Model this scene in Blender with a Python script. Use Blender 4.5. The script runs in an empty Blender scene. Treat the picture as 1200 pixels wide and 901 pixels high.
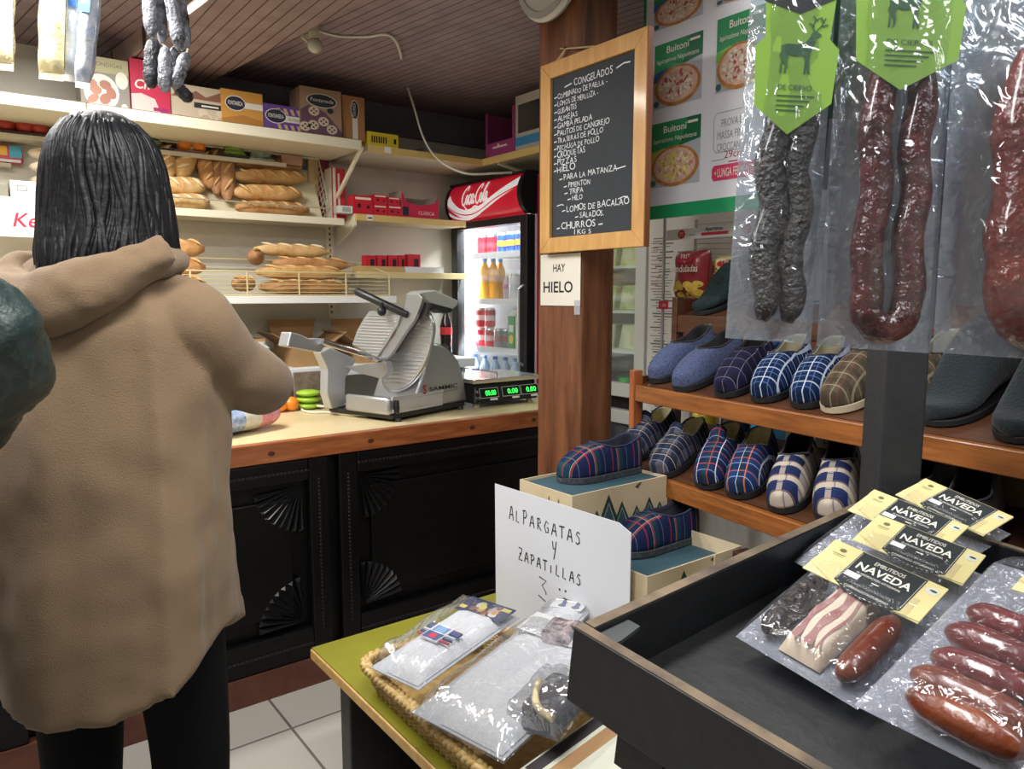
import bpy, bmesh, math, random
from mathutils import Matrix, Vector, Euler, noise
random.seed(7)
C = bpy.context.scene.collection
S = bpy.context.scene

# ------------------------------------------------------------- camera, light, exposure
F = 870.0; H = 1.37; PT = math.atan(105/870); YAW = math.radians(37.17)
sp, cp = math.sin(PT), math.cos(PT); sy, cy = math.sin(YAW), math.cos(YAW)
cd = bpy.data.cameras.new('camera'); cam = bpy.data.objects.new('camera', cd); C.objects.link(cam)
cd.sensor_width = 36; cd.lens = F/1200*36; cd.clip_start = 0.02
cam.location = (0, 0, H); cam.rotation_euler = (math.pi/2-PT, 0, -YAW)
S.camera = cam
S.view_settings.view_transform = 'Standard'; S.view_settings.look = 'None'
S.view_settings.gamma = 1; S.view_settings.use_curve_mapping = False
S.view_settings.exposure = 0.45
w = bpy.data.worlds.new('world'); S.world = w; w.use_nodes = True
w.node_tree.nodes['Background'].inputs[0].default_value = (.75, .85, 1, 1)
w.node_tree.nodes['Background'].inputs[1].default_value = 0.15

def area(name, loc, sx, sy_, power, col=(1, .98, .95), rot=(0, 0, 0)):
    l = bpy.data.lights.new(name, 'AREA'); l.shape = 'RECTANGLE'; l.size = sx; l.size_y = sy_; l.energy = power; l.color = col
    o = bpy.data.objects.new(name, l); C.objects.link(o); o.location = loc; o.rotation_euler = rot
    return o
area('tube_light', (.15, .75, 2.37), 1.3, .18, 27)
area('tube_light', (-.3, 2.15, 2.37), 1.3, .18, 28)
area('tube_light', (.3, 2.78, 2.37), .8, .14, 24)
area('tube_light', (.95, -.45, 2.37), .18, 1.2, 13, (.95, .98, 1))
area('tube_light', (2.0, 1.1, 2.37), .18, .7, 3)

def ray(px, py):
    x = (px-600)/F; y = (450.5-py)/F
    f = cp+y*sp; u = -sp+y*cp
    return (x*cy+f*sy, -x*sy+f*cy, u)
def onx(px, py, X):
    r = ray(px, py); k = X/r[0]; return Vector((X, r[1]*k, H+r[2]*k))
def ony(px, py, Y):
    r = ray(px, py); k = Y/r[1]; return Vector((r[0]*k, Y, H+r[2]*k))
def onz(px, py, Z):
    r = ray(px, py); k = (Z-H)/r[2]; return Vector((r[0]*k, r[1]*k, Z))
def at(px, py, d):
    r = ray(px, py); return Vector((r[0]*d, r[1]*d, H+r[2]*d))
def onplane(px, py, P, N):
    r = Vector(ray(px, py)); o = Vector((0, 0, H)); k = (Vector(P)-o).dot(N)/r.dot(N); return o+r*k

# ------------------------------------------------------------- materials
def lin(c):
    c /= 255
    return c/12.92 if c <= .04045 else ((c+.055)/1.055)**2.4
def hx(h):
    return (lin(int(h[0:2], 16)), lin(int(h[2:4], 16)), lin(int(h[4:6], 16)), 1)
MC = {}
def mat(h, rough=.6, metal=0, noise_=None, bump=None, emit=0, coat=0, spec=.5, sheen=0):
    """noise_=(scale, second colour, (sx,sy,sz)), bump=(scale,strength)"""
    key = (h, rough, metal, noise_, bump, emit, coat, spec, sheen)
    if key in MC: return MC[key]
    m = bpy.data.materials.new('surface_'+h); m.use_nodes = True; N = m.node_tree.nodes; L = m.node_tree.links
    b = N['Principled BSDF']; b.inputs['Base Color'].default_value = hx(h)
    b.inputs['Roughness'].default_value = rough; b.inputs['Metallic'].default_value = metal
    b.inputs['Specular IOR Level'].default_value = spec
    if coat: b.inputs['Coat Weight'].default_value = coat; b.inputs['Coat Roughness'].default_value = .12
    if sheen: b.inputs['Sheen Weight'].default_value = sheen
    if emit:
        b.inputs['Emission Color'].default_value = hx(h); b.inputs['Emission Strength'].default_value = emit
    tc = N.new('ShaderNodeTexCoord')
    if noise_:
        mp = N.new('ShaderNodeMapping'); mp.inputs['Scale'].default_value = noise_[2] if len(noise_) > 2 else (1, 1, 1)
        L.new(tc.outputs['Object'], mp.inputs[0])
        n = N.new('ShaderNodeTexNoise'); n.inputs['Scale'].default_value = noise_[0]; n.inputs['Detail'].default_value = 5
        n.inputs['Roughness'].default_value = .62
        L.new(mp.outputs[0], n.inputs['Vector'])
        r = N.new('ShaderNodeValToRGB'); r.color_ramp.elements[0].position = .36; r.color_ramp.elements[1].position = .66
        r.color_ramp.elements[0].color = hx(noise_[1]); r.color_ramp.elements[1].color = hx(h)
        L.new(n.outputs[0], r.inputs[0]); L.new(r.outputs[0], b.inputs['Base Color'])
    if bump:
        n2 = N.new('ShaderNodeTexNoise'); n2.inputs['Scale'].default_value = bump[0]; n2.inputs['Detail'].default_value = 3
        L.new(tc.outputs['Object'], n2.inputs['Vector'])
        bp = N.new('ShaderNodeBump'); bp.inputs['Strength'].default_value = bump[1]; bp.inputs['Distance'].default_value = .01
        L.new(n2.outputs[0], bp.inputs['Height']); L.new(bp.outputs[0], b.inputs['Normal'])
    MC[key] = m
    return m
def math_node(N, L, op, a, b=None):
    n = N.new('ShaderNodeMath'); n.operation = op
    for i, v in enumerate((a, b)):
        if v is None: continue
        if isinstance(v, (int, float)): n.inputs[i].default_value = v
        else: L.new(v, n.inputs[i])
    return n.outputs[0]
def plaid(name, base, stripes, rough=.9):
    """stripes: (axis 0/1, period, offset, width, colour, strength)"""
    m = bpy.data.materials.new(name); m.use_nodes = True; N = m.node_tree.nodes; L = m.node_tree.links
    b = N['Principled BSDF']; b.inputs['Roughness'].default_value = rough; b.inputs['Specular IOR Level'].default_value = .15
    tc = N.new('ShaderNodeTexCoord'); sx = N.new('ShaderNodeSeparateXYZ'); L.new(tc.outputs['Object'], sx.inputs[0])
    cur = None
    for ax, per, off, wd, col, st in stripes:
        u = math_node(N, L, 'ADD', sx.outputs[ax], 10*per+off)
        u = math_node(N, L, 'MODULO', u, per)
        k = math_node(N, L, 'LESS_THAN', u, wd); k = math_node(N, L, 'MULTIPLY', k, st)
        mx = N.new('ShaderNodeMix'); mx.data_type = 'RGBA'; L.new(k, mx.inputs[0])
        if cur is None: mx.inputs[6].default_value = hx(base)
        else: L.new(cur, mx.inputs[6])
        mx.inputs[7].default_value = hx(col); cur = mx.outputs[2]
    n = N.new('ShaderNodeTexNoise'); n.inputs['Scale'].default_value = 700
    bp = N.new('ShaderNodeBump'); bp.inputs['Strength'].default_value = .35; bp.inputs['Distance'].default_value = .002
    L.new(tc.outputs['Object'], n.inputs['Vector']); L.new(n.outputs[0], bp.inputs['Height']); L.new(bp.outputs[0], b.inputs['Normal'])
    L.new(cur, b.inputs['Base Color'])
    return m
def film_mat(name, haze=.10, gloss=.22, tint=(.97, .98, 1), rough=.13, scale=45, bs=.5):
    m = bpy.data.materials.new(name); m.use_nodes = True; N = m.node_tree.nodes; L = m.node_tree.links
    N.remove(N['Principled BSDF']); out = N['Material Output']
    tr = N.new('ShaderNodeBsdfTransparent'); tr.inputs[0].default_value = (*tint, 1)
    gl = N.new('ShaderNodeBsdfGlossy'); gl.inputs['Roughness'].default_value = rough
    df = N.new('ShaderNodeBsdfDiffuse'); df.inputs[0].default_value = (.8, .85, .92, 1)
    tc = N.new('ShaderNodeTexCoord'); n = N.new('ShaderNodeTexNoise'); n.inputs['Scale'].default_value = scale; n.inputs['Detail'].default_value = 2
    n.inputs['Distortion'].default_value = 1.2
    L.new(tc.outputs['Object'], n.inputs['Vector'])
    bp = N.new('ShaderNodeBump'); bp.inputs['Strength'].default_value = bs; bp.inputs['Distance'].default_value = .01
    L.new(n.outputs[0], bp.inputs['Height']); L.new(bp.outputs[0], gl.inputs['Normal'])
    lw = N.new('ShaderNodeLayerWeight'); lw.inputs[0].default_value = .3; L.new(bp.outputs[0], lw.inputs['Normal'])
    k = math_node(N, L, 'MULTIPLY', lw.outputs['Fresnel'], .22); k = math_node(N, L, 'ADD', k, gloss)
    m1 = N.new('ShaderNodeMixShader'); m1.inputs[0].default_value = haze; L.new(tr.outputs[0], m1.inputs[1]); L.new(df.outputs[0], m1.inputs[2])
    m2 = N.new('ShaderNodeMixShader'); L.new(k, m2.inputs[0]); L.new(m1.outputs[0], m2.inputs[1]); L.new(gl.outputs[0], m2.inputs[2])
    L.new(m2.outputs[0], out.inputs[0])
    return m
def slats(name, c1, c2, direction, period, rough=.6):
    m = bpy.data.materials.new(name); m.use_nodes = True; N = m.node_tree.nodes; L = m.node_tree.links
    b = N['Principled BSDF']; b.inputs['Roughness'].default_value = rough
    tc = N.new('ShaderNodeTexCoord'); d = N.new('ShaderNodeVectorMath'); d.operation = 'DOT_PRODUCT'
    L.new(tc.outputs['Object'], d.inputs[0]); d.inputs[1].default_value = direction
    u = math_node(N, L, 'ADD', d.outputs['Value'], 50*period); u = math_node(N, L, 'MODULO', u, period)
    k = math_node(N, L, 'LESS_THAN', u, period*.10)
    n = N.new('ShaderNodeTexNoise'); n.inputs['Scale'].default_value = 9; L.new(tc.outputs['Object'], n.inputs['Vector'])
    r = N.new('ShaderNodeValToRGB'); r.color_ramp.elements[0].color = hx(c2); r.color_ramp.elements[1].color = hx(c1)
    r.color_ramp.elements[0].position = .3; r.color_ramp.elements[1].position = .7
    L.new(n.outputs[0], r.inputs[0])
    mx = N.new('ShaderNodeMix'); mx.data_type = 'RGBA'; L.new(k, mx.inputs[0]); L.new(r.outputs[0], mx.inputs[6]); mx.inputs[7].default_value = hx('2c2222')
    L.new(mx.outputs[2], b.inputs['Base Color'])
    bp = N.new('ShaderNodeBump'); bp.inputs['Strength'].default_value = .8; bp.inputs['Distance'].default_value = .01
    inv = math_node(N, L, 'SUBTRACT', 1, k); L.new(inv, bp.inputs['Height']); L.new(bp.outputs[0], b.inputs['Normal'])
    return m
def tiles(name, c1, c2, grout, size):
    m = bpy.data.materials.new(name); m.use_nodes = True; N = m.node_tree.nodes; L = m.node_tree.links
    b = N['Principled BSDF']; b.inputs['Roughness'].default_value = .35
    tc = N.new('ShaderNodeTexCoord'); br = N.new('ShaderNodeTexBrick'); br.offset = 0; br.inputs['Scale'].default_value = 1/size
    br.inputs['Brick Width'].default_value = 1; br.inputs['Row Height'].default_value = 1; br.inputs['Mortar Size'].default_value = .014
    br.inputs['Color1'].default_value = hx(c1); br.inputs['Color2'].default_value = hx(c2); br.inputs['Mortar'].default_value = hx(grout)
    L.new(tc.outputs['Object'], br.inputs[0]); L.new(br.outputs[0], b.inputs['Base Color'])
    return m

# ------------------------------------------------------------- mesh builder
GL = {}
def glyph(s, bold):
    k = (s, bold)
    if k in GL: return GL[k]
    cu = bpy.data.curves.new('t', 'FONT'); cu.body = s; cu.resolution_u = 3; cu.offset = bold
    cu.fill_mode = 'FRONT'
    o = bpy.data.objects.new('t', cu); me = bpy.data.meshes.new_from_object(o)
    vs = [v.co.xy.copy() for v in me.vertices]; fs = [tuple(p.vertices) for p in me.polygons]
    bpy.data.objects.remove(o); bpy.data.curves.remove(cu); bpy.data.meshes.remove(me)
    if vs: bb = (min(v.x for v in vs), max(v.x for v in vs), min(v.y for v in vs), max(v.y for v in vs))
    else: bb = (0, .3, 0, .7)
    GL[k] = (vs, fs, bb)
    return GL[k]
WM = {}
def frame(o, x, y):
    x = Vector(x).normalized(); y = Vector(y); y = (y-x*y.dot(x)).normalized(); z = x.cross(y)
    m = Matrix((x, y, z)).transposed().to_4x4(); m.translation = Vector(o)
    return m
I4 = Matrix.Identity(4)
def cat_rom(pts, n=6, closed=False):
    P = [Vector(p) for p in pts]; out = []; N = len(P)
    rng = range(N if closed else N-1)
    for i in rng:
        if closed: a, b, c, d = P[(i-1) % N], P[i], P[(i+1) % N], P[(i+2) % N]
        else: a, b, c, d = P[max(i-1, 0)], P[i], P[i+1], P[min(i+2, N-1)]
        for j in range(n):
            t = j/n
            out.append(.5*((2*b)+(c-a)*t+(2*a-5*b+4*c-d)*t*t+(3*b-a-3*c+d)*t**3))
    if not closed: out.append(P[-1])
    return out
class MB:
    def __init__(s, T=I4): s.bm = bmesh.new(); s.mats = []; s.i = 0; s.T = T
    def mat(s, m):
        if m not in s.mats: s.mats.append(m)
        s.i = s.mats.index(m); return s
    def v(s, c): return s.bm.verts.new(s.T @ Vector(c))
    def f(s, vs):
        try:
            f = s.bm.faces.new(vs); f.material_index = s.i; return f
        except ValueError: return None
    def box(s, a, b):
        x0, y0, z0 = a; x1, y1, z1 = b
        V = [s.v(c) for c in ((x0, y0, z0), (x1, y0, z0), (x1, y1, z0), (x0, y1, z0), (x0, y0, z1), (x1, y0, z1), (x1, y1, z1), (x0, y1, z1))]
        for q in ((3, 2, 1, 0), (4, 5, 6, 7), (0, 1, 5, 4), (1, 2, 6, 5), (2, 3, 7, 6), (3, 0, 4, 7)): s.f([V[k] for k in q])
        return s
    def hexa(s, bot, top):
        V = [s.v(c) for c in list(bot)+list(top)]
        for q in ((3, 2, 1, 0), (4, 5, 6, 7), (0, 1, 5, 4), (1, 2, 6, 5), (2, 3, 7, 6), (3, 0, 4, 7)): s.f([V[k] for k in q])
        return s
    def bar(s, p, q, wd, ht, up=(0, 0, 1)):
        p = Vector(p); q = Vector(q); d = (q-p); L = d.length; d.normalize(); u = Vector(up)
        sd = d.cross(u)
        if sd.length < 1e-4: sd = d.cross(Vector((1, 0, 0)))
        sd.normalize(); u = sd.cross(d)
        a = [p+sd*(wd/2*i)+u*(ht/2*j) for i, j in ((-1, -1), (1, -1), (1, 1), (-1, 1))]
        return s.hexa(a, [c+d*L for c in a])
    def prism(s, poly, z0, z1):
        A = [s.v((x, y, z0)) for x, y in poly]; B = [s.v((x, y, z1)) for x, y in poly]; n = len(poly)
        s.f(A[::-1]); s.f(B)
        for k in range(n): s.f([A[k], A[(k+1) % n], B[(k+1) % n], B[k]])
        return s
    def lathe(s, prof, n=20, c=(0, 0, 0)):
        R = []
        for r, z in prof:
            if r < 1e-6: R.append([s.v((c[0], c[1], c[2]+z))])
            else: R.append([s.v((c[0]+r*math.cos(2*math.pi*k/n), c[1]+r*math.sin(2*math.pi*k/n), c[2]+z)) for k in range(n)])
        for a, b in zip(R, R[1:]):
            for k in range(n):
                k2 = (k+1) % n
                if len(a) == 1 and len(b) == 1: continue
                if len(a) == 1: s.f([a[0], b[k2], b[k]])
                elif len(b) == 1: s.f([a[k], a[k2], b[0]])
                else: s.f([a[k], a[k2], b[k2], b[k]])
        return s
    def tube(s, path, r, n=8, closed=False, cap=True, ell=None):
        P = [Vector(p) for p in path]; N = len(P); R = r if isinstance(r, (list, tuple)) else [r]*N
        rings = []; ref = None
        for k in range(N):
            if closed: d = P[(k+1) % N]-P[k-1]
            else: d = P[min(k+1, N-1)]-P[max(k-1, 0)]
            if d.length < 1e-9: d = Vector((0, 0, 1))
            d.normalize()
            if ref is None:
                ref = Vector((0, 0, 1)) if abs(d.z) < .9 else Vector((1, 0, 0))
            a = (ref-d*ref.dot(d)).normalized(); ref = a; b = d.cross(a)
            e = ell or (1, 1)
            rings.append([s.v(P[k]+(a*math.cos(2*math.pi*j/n)*e[0]+b*math.sin(2*math.pi*j/n)*e[1])*R[k]) for j in range(n)])
        for k in range(N if closed else N-1):
            A, B = rings[k], rings[(k+1) % N]
            for j in range(n): s.f([A[j], A[(j+1) % n], B[(j+1) % n], B[j]])
        if cap and not closed: s.f(rings[0][::-1]); s.f(rings[-1])
        return s
    def grid(s, nu, nv, fn):
        V = [[s.v(fn(i/nu, j/nv)) for j in range(nv+1)] for i in range(nu+1)]
        for i in range(nu):
            for j in range(nv): s.f([V[i][j], V[i+1][j], V[i+1][j+1], V[i][j+1]])
        return s
    def rings(s, R, cap=True):
        V = [[s.v(c) for c in r] for r in R]; n = len(R[0])
        for a, b in zip(V, V[1:]):
            for j in range(n): s.f([a[j], a[(j+1) % n], b[(j+1) % n], b[j]])
        if cap: s.f(V[0][::-1]); s.f(V[-1])
        return s
    def ball(s, c, r, n=12, sc=(1, 1, 1)):
        T = s.T; s.T = T @ Matrix.Translation(c) @ Matrix.Diagonal((*sc, 1))
        s.lathe([(r*math.sin(math.pi*k/(n//2+2)), -r*math.cos(math.pi*k/(n//2+2))) for k in range(n//2+3)], n); s.T = T
        return s
    # flat drawing in the local xy plane
    def poly(s, pts, z=0): s.f([s.v((x, y, z)) for x, y in pts]); return s
    def rect(s, x0, y0, x1, y1, z=0): return s.poly(((x0, y0), (x1, y0), (x1, y1), (x0, y1)), z)
    def ell(s, x, y, rx, ry, z=0, n=24, rot=0):
        return s.poly([(x+rx*math.cos(a)*math.cos(rot)-ry*math.sin(a)*math.sin(rot), y+rx*math.cos(a)*math.sin(rot)+ry*math.sin(a)*math.cos(rot)) for a in [2*math.pi*k/n for k in range(n)]], z)
    def line(s, pts, wd, z=0):
        P = [Vector((p[0], p[1])) for p in pts]; A = []; B = []
        for k, p in enumerate(P):
            d = P[min(k+1, len(P)-1)]-P[max(k-1, 0)]
            d = d.normalized() if d.length > 1e-9 else Vector((1, 0)); nn = Vector((-d.y, d.x))
            ww = wd[k] if isinstance(wd, (list, tuple)) else wd
            A.append(s.v((p.x+nn.x*ww/2, p.y+nn.y*ww/2, z))); B.append(s.v((p.x-nn.x*ww/2, p.y-nn.y*ww/2, z)))
        for k in range(len(P)-1): s.f([B[k], B[k+1], A[k+1], A[k]])
        return s
    def text(s, t, x, y, h=None, w=None, al='c', z=0, bold=0, shear=0, rot=0, jit=0):
        """h: cap height, w: full width"""
        vs, fs, bb = glyph(t, bold)
        wd = bb[1]-bb[0]; sc_y = h/.70 if h else w/wd; sc_x = (w/wd if w else sc_y)
        ox = {'c': -(bb[0]+bb[1])/2, 'l': -bb[0], 'r': -bb[1]}[al]
        if jit:
            cx = x+(ox+bb[0])*sc_x
            for ch in t:
                v2, f2, b2 = glyph(ch, bold)
                k = 1+random.uniform(-.12, .12)*jit; a = random.uniform(-.10, .10)*jit; dy = random.uniform(-.06, .06)*jit*sc_y
                V = [s.v((cx+(p.x-b2[0])*sc_x*k+p.y*sc_y*(shear+a), y+dy+p.y*sc_y*k, z)) for p in v2]
                for q in f2: s.f([V[j] for j in q])
                cx += (b2[1]-b2[0]+.09)*sc_x if ch != ' ' else .32*sc_x
            return s
        cr, sr = math.cos(rot), math.sin(rot); V = []
        for p in vs:
            u = (p.x+ox)*sc_x+p.y*sc_y*shear; q = p.y*sc_y
            V.append(s.v((x+u*cr-q*sr, y+u*sr+q*cr, z)))
        for q in fs: s.f([V[j] for j in q])
        return s
    def build(s, name, parent=None, world=False, smooth=0, bevel=0, mods=None, fixn=True, base=None):
        """parent None: a top-level mesh, its origin moved to the middle of its foot (or to base)"""
        bm = s.bm
        if fixn: bmesh.ops.recalc_face_normals(bm, faces=bm.faces[:])
        org = None
        if parent is not None:
            if world: bm.transform(WM[parent.name].inverted())
        else:
            vs = [v.co for v in bm.verts]
            org = Vector(base) if base else Vector(((min(v.x for v in vs)+max(v.x for v in vs))/2, (min(v.y for v in vs)+max(v.y for v in vs))/2, min(v.z for v in vs)))
            bm.transform(Matrix.Translation(-org))
        me = bpy.data.meshes.new(name); bm.to_mesh(me); bm.free()
        for m in s.mats: me.materials.append(m)
        o = bpy.data.objects.new(name, me); C.objects.link(o)
        if parent is not None:
            o.parent = parent; WM[o.name] = WM[parent.name].copy()
        else:
            o.location = org; WM[o.name] = Matrix.Translation(org)
        if smooth:
            for p in me.polygons: p.use_smooth = True
            if smooth < 180: me.set_sharp_from_angle(angle=math.radians(smooth))
        if bevel:
            b = o.modifiers.new('bevel', 'BEVEL'); b.width = bevel; b.segments = 2; b.limit_method = 'ANGLE'; b.angle_limit = math.radians(40)
        return o
def tag(o, label, cat, group=None, kind=None):
    o['label'] = label; o['category'] = cat
    if group: o['group'] = group
    if kind: o['kind'] = kind
    return o
def thing(name, label, cat, M, group=None):
    o = bpy.data.objects.new(name, None); C.objects.link(o); o.empty_display_size = .05
    if not isinstance(M, Matrix): M = Matrix.Translation(M)
    o.matrix_world = M; WM[o.name] = M.copy()
    return tag(o, label, cat, group)
def move(o, M):
    o.matrix_world = M; WM[o.name] = M.copy()
def dup(root, M, label=None, group=None):
    r = root.copy(); C.objects.link(r); move(r, M)
    if label: r['label'] = label
    if group: r['group'] = group
    for ch in list(root.children):
        c = ch.copy(); C.objects.link(c); c.parent = r
        for g in list(ch.children):
            d = g.copy(); C.objects.link(d); d.parent = c
    return r
def struct(o): o['kind'] = 'structure'; return o
def wpath(m, p): return [m @ Vector(q) for q in p]
def rotz(a): return Matrix.Rotation(a, 4, 'Z')
def TR(x, y, z): return Matrix.Translation((x, y, z))

# palette
cream = mat('dcd8cb', .6, noise_=(3, 'd2cdbd')); cream_metal = mat('ded7c2', .4)
white = mat('e9e9e6', .5); paper = mat('cdd0d6', .8); black = mat('0c0d10', .5); ink = mat('1a1a1c', .9)
blackwood = mat('15161a', .42, noise_=(6, '0c0c0f', (1, 1, 8)), bump=(30, .15)); darkgrey = mat('1e2023', .5, noise_=(14, '17181b'), bump=(60, .1))
pine = mat('a8683a', .4, noise_=(5, '7f4722', (1, 8, 8)), coat=.2); steel = mat('c4c6c8', .3, .85); steel_d = mat('8f9194', .35, .9)
chrome = mat('d8dadd', .15, 1); red = mat('c3182c', .4); card = mat('b48f62', .85, noise_=(8, 'a88257')); card_in = mat('a5845c', .9)
lab_cream = mat('d3c68c', .75); lab_black = mat('202628', .7); white_print = mat('e8e8e4', .8)
# ------------------------------------------------------------- the room
ZC = 2.42
def slab(name, a, b, m):
    return struct(MB().mat(m).box(a, b).build(name))
slab('floor', (-2.3, -1.6, -.1), (3.2, 4.0, 0), tiles('floor_tiles', 'b3afa6', 'a7a399', '66635c', .33))
slab('wall_back', (-2.3, 3.86, 0), (3.2, 4.0, ZC), cream)
slab('wall_right', (3.1, -1.6, 0), (3.2, 3.86, ZC), mat('8f8d86', .7, noise_=(3, '7d7b74')))
slab('wall_left', (-2.3, -1.6, 0), (-2.2, 3.86, ZC), mat('cfcac0', .7))
slab('wall_front', (-2.2, -1.6, 0), (3.1, -1.5, ZC), mat('cfcac0', .7))
ca = math.radians(8)
ceil_m = slats('ceiling_boards', '948084', '806d70', (math.cos(ca), math.sin(ca), 0), .045)
slab('ceiling', (-2.3, -1.6, ZC), (3.2, 4.0, ZC+.08), ceil_m)
mb = MB(TR(.98, 2.4, 0) @ rotz(math.radians(6))).mat(slats('beam_boards', '9a8482', '87716e', (1, 0, 0), .045))
mb.box((-.19, -3.6, ZC-.085), (.19, 1.36, ZC)); o = mb.build('trim_1', bevel=.004); struct(o)
slab('trim_2', (1.0, 3.83, 2.26), (3.1, 3.86, ZC), mat('77757a', .8, noise_=(4, '69676b')))

# timber pillar
wood_p = mat('8c5a3a', .5, noise_=(3.2, '54301d', (4, 4, .5)), bump=(14, .35))
mb = MB().mat(wood_p)
mb.box((1.75, 1.91, 0), (1.905, 2.15, ZC)); o = mb.build('trim_3', bevel=.008); o['kind'] = 'structure'

# ------------------------------------------------------------- serving counter
ctr = thing('serving_counter', 'black carved wooden shop counter with pale worktop and pine edge', 'counter', (1.0, 2.4, 0))
carved = mat('08080a', .42, noise_=(5, '040405', (1, 1, 6)), bump=(25, .25), spec=.3)
MB().mat(carved).box((-1.6, 2.44, .10), (2.28, 3.08, .82)).build('body', ctr, True)
MB().mat(mat('7a4a38', .5, noise_=(5, '5c3327'))).box((-1.6, 2.40, 0), (2.28, 3.04, .10)).build('plinth', ctr, True)
MB().mat(mat('d8c89f', .35, noise_=(6, 'cdbb8d'))).box((-1.6, 2.425, .845), (2.28, 3.10, .885)).build('worktop', ctr, True, bevel=.003)
mb = MB().mat(mat('b06a3c', .35, noise_=(7, '8b4a25', (1, 8, 8)), coat=.3)).box((-1.62, 2.395, .818), (2.28, 2.43, .886))
mb.mat(mat('4e2615', .5))
for x in (.55, .82, 1.18, 1.62, 1.93):
    T0 = mb.T; mb.T = frame((x, 2.394, .85), (1, 0, 0), (0, 0, 1)); mb.ell(0, 0, .012, .008, 0, 12); mb.T = T0
mb.build('front_edge', ctr, True, bevel=.004)
# framed front panels with fan carvings
def panel(x0, x1):
    mb = MB().mat(carved)
    for a, b in (((x0, 2.405, .10), (x0+.07, 2.44, .815)), ((x1-.07, 2.405, .10), (x1, 2.44, .815)), ((x0+.07, 2.405, .74), (x1-.07, 2.44, .815)), ((x0+.07, 2.405, .10), (x1-.07, 2.44, .21))):
        mb.box(a, b)
    mb.box((x0+.13, 2.425, .27), (x1-.13, 2.44, .68))
    fr = mb.build('front_panel', ctr, True, bevel=.006)
    mb = MB().mat(mat('141417', .34, spec=.5))
    for cx, cz, a0 in ((x0+.09, .72, -90), (x1-.09, .72, 180), (x0+.09, .23, 0), (x1-.09, .23, 90)):
        T0 = mb.T; mb.T = frame((cx, 2.428, cz), (1, 0, 0), (0, 0, 1))
        for k in range(9):
            a = math.radians(a0+5+k*10); a2 = a+math.radians(8)
            am = (a+a2)/2; R = .165
            p = [(.01*math.cos(a), .01*math.sin(a)), (R*math.cos(a), R*math.sin(a)), (R*math.cos(a2), R*math.sin(a2))]
            V = [mb.v((q[0], q[1], 0)) for q in p]; ap = mb.v((R*.93*math.cos(am), R*.93*math.sin(am), .014))
            mb.f([V[0], V[1], ap]); mb.f([V[1], V[2], ap]); mb.f([V[2], V[0], ap])
        mb.T = T0; mb.build('fan_carving', fr, True); mb = MB().mat(mat('141417', .34, spec=.5))
    bm2 = mat('151518', .34, spec=.5)
    for x in (x0+.035, x1-.035):
        mb = MB().mat(bm2).bar((x, 2.4045, .195), (x, 2.4045, .745), .007, .003)
        for k in range(40): mb.ball((x, 2.405, .20+k*.0138), .0055, 6)
        mb.build('bead_moulding', fr, True)
    n = int((x1-x0-.14)/.014)
    for z in (.775, .155):
        mb = MB().mat(bm2).bar((x0+.07, 2.4045, z), (x0+.075+n*.014, 2.4045, z), .003, .007, (0, 0, 1))
        for k in range(n): mb.ball((x0+.075+k*.014, 2.405, z), .0055, 6)
        mb.build('bead_moulding', fr, True)
for x0, x1 in ((-1.58, -.74), (-.72, .10), (.12, 1.02), (1.06, 2.26)): panel(x0, x1)

# ------------------------------------------------------------- wall shelving
metal_edge = mat('e6dfc6', .4); edge_y = mat('d9bd78', .45)
sh = thing('wall_shelf', 'long cream top wall shelf carrying cardboard boxes, brown board on its top', 'shelf', (.7, 3.62, 2.08))
MB().mat(mat('d5cdb6', .6)).box((-1.3, 3.41, 2.07), (1.66, 3.855, 2.10)).build('board', sh, True)
mb = MB().mat(metal_edge).box((-1.3, 3.393, 2.068), (.49, 3.41, 2.112)).box((.495, 3.393, 2.068), (1.66, 3.41, 2.112)); mb.build('front_edge', sh, True, bevel=.002)
MB().mat(mat('8a6248', .6, noise_=(6, '6f4a34'))).box((.42, 3.41, 2.10), (1.66, 3.84, 2.118)).build('top_board', sh, True)
for xb in (1.665, -.7): MB().mat(metal_edge).bar((xb, 3.40, 2.085), (xb, 3.85, 1.775), .012, .02).build('brace', sh, True)
mb = MB().mat(metal_edge).box((1.66, 3.845, 1.25), (1.70, 3.858, 2.07))
mb.mat(black)
for k in range(26): mb.box((1.675, 3.8445, 1.27+k*.03), (1.683, 3.846, 1.283+k*.03))
mb.build('upright', sh, True)

def shelf(name, label, x0, x1, y0, z, em, th=.028, brackets=(), bm_=None):
    r = thing(name, label, 'shelf', ((x0+x1)/2, (y0+3.855)/2, z-th))
    MB().mat(bm_ or mat('cfc6ae', .6)).box((x0, y0+.016, z-th), (x1, 3.853, z)).build('board', r, True)
    MB().mat(em).box((x0, y0, z-th-.004), (x1, y0+.016, z+.002)).build('front_edge', r, True, bevel=.002)
    for xb in brackets:
        mb = MB().mat(metal_edge); T = frame((xb, 3.853, z-th), (0, -1, 0), (0, 0, 1)); mb.T = T
        mb.prism([(0, 0), (0, -.12), (.02, -.12), (3.84-y0, -.03), (3.84-y0, .03), (0, .03)], -.006, .006); mb.build('bracket', r, True)
    return r
s1 = shelf('wall_shelf', 'cream top shelf section with yellow edge, right of the biscuit boxes', 1.705, 2.40, 3.41, 2.10, edge_y)
s2 = shelf('wall_shelf', 'middle right wall shelf with yellow edge holding red packs', 1.72, 2.40, 3.60, 1.785, edge_y, brackets=(1.722,))
s3 = shelf('wall_shelf', 'lower right wall shelf holding a small card tray of red packs', 1.72, 2.40, 3.60, 1.49, mat('d8c690', .45))
s4 = shelf('wall_shelf', 'left wall ledge with cream edge under the propped loaves', -1.3, 1.655, 3.60, 1.755, metal_edge)
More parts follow.
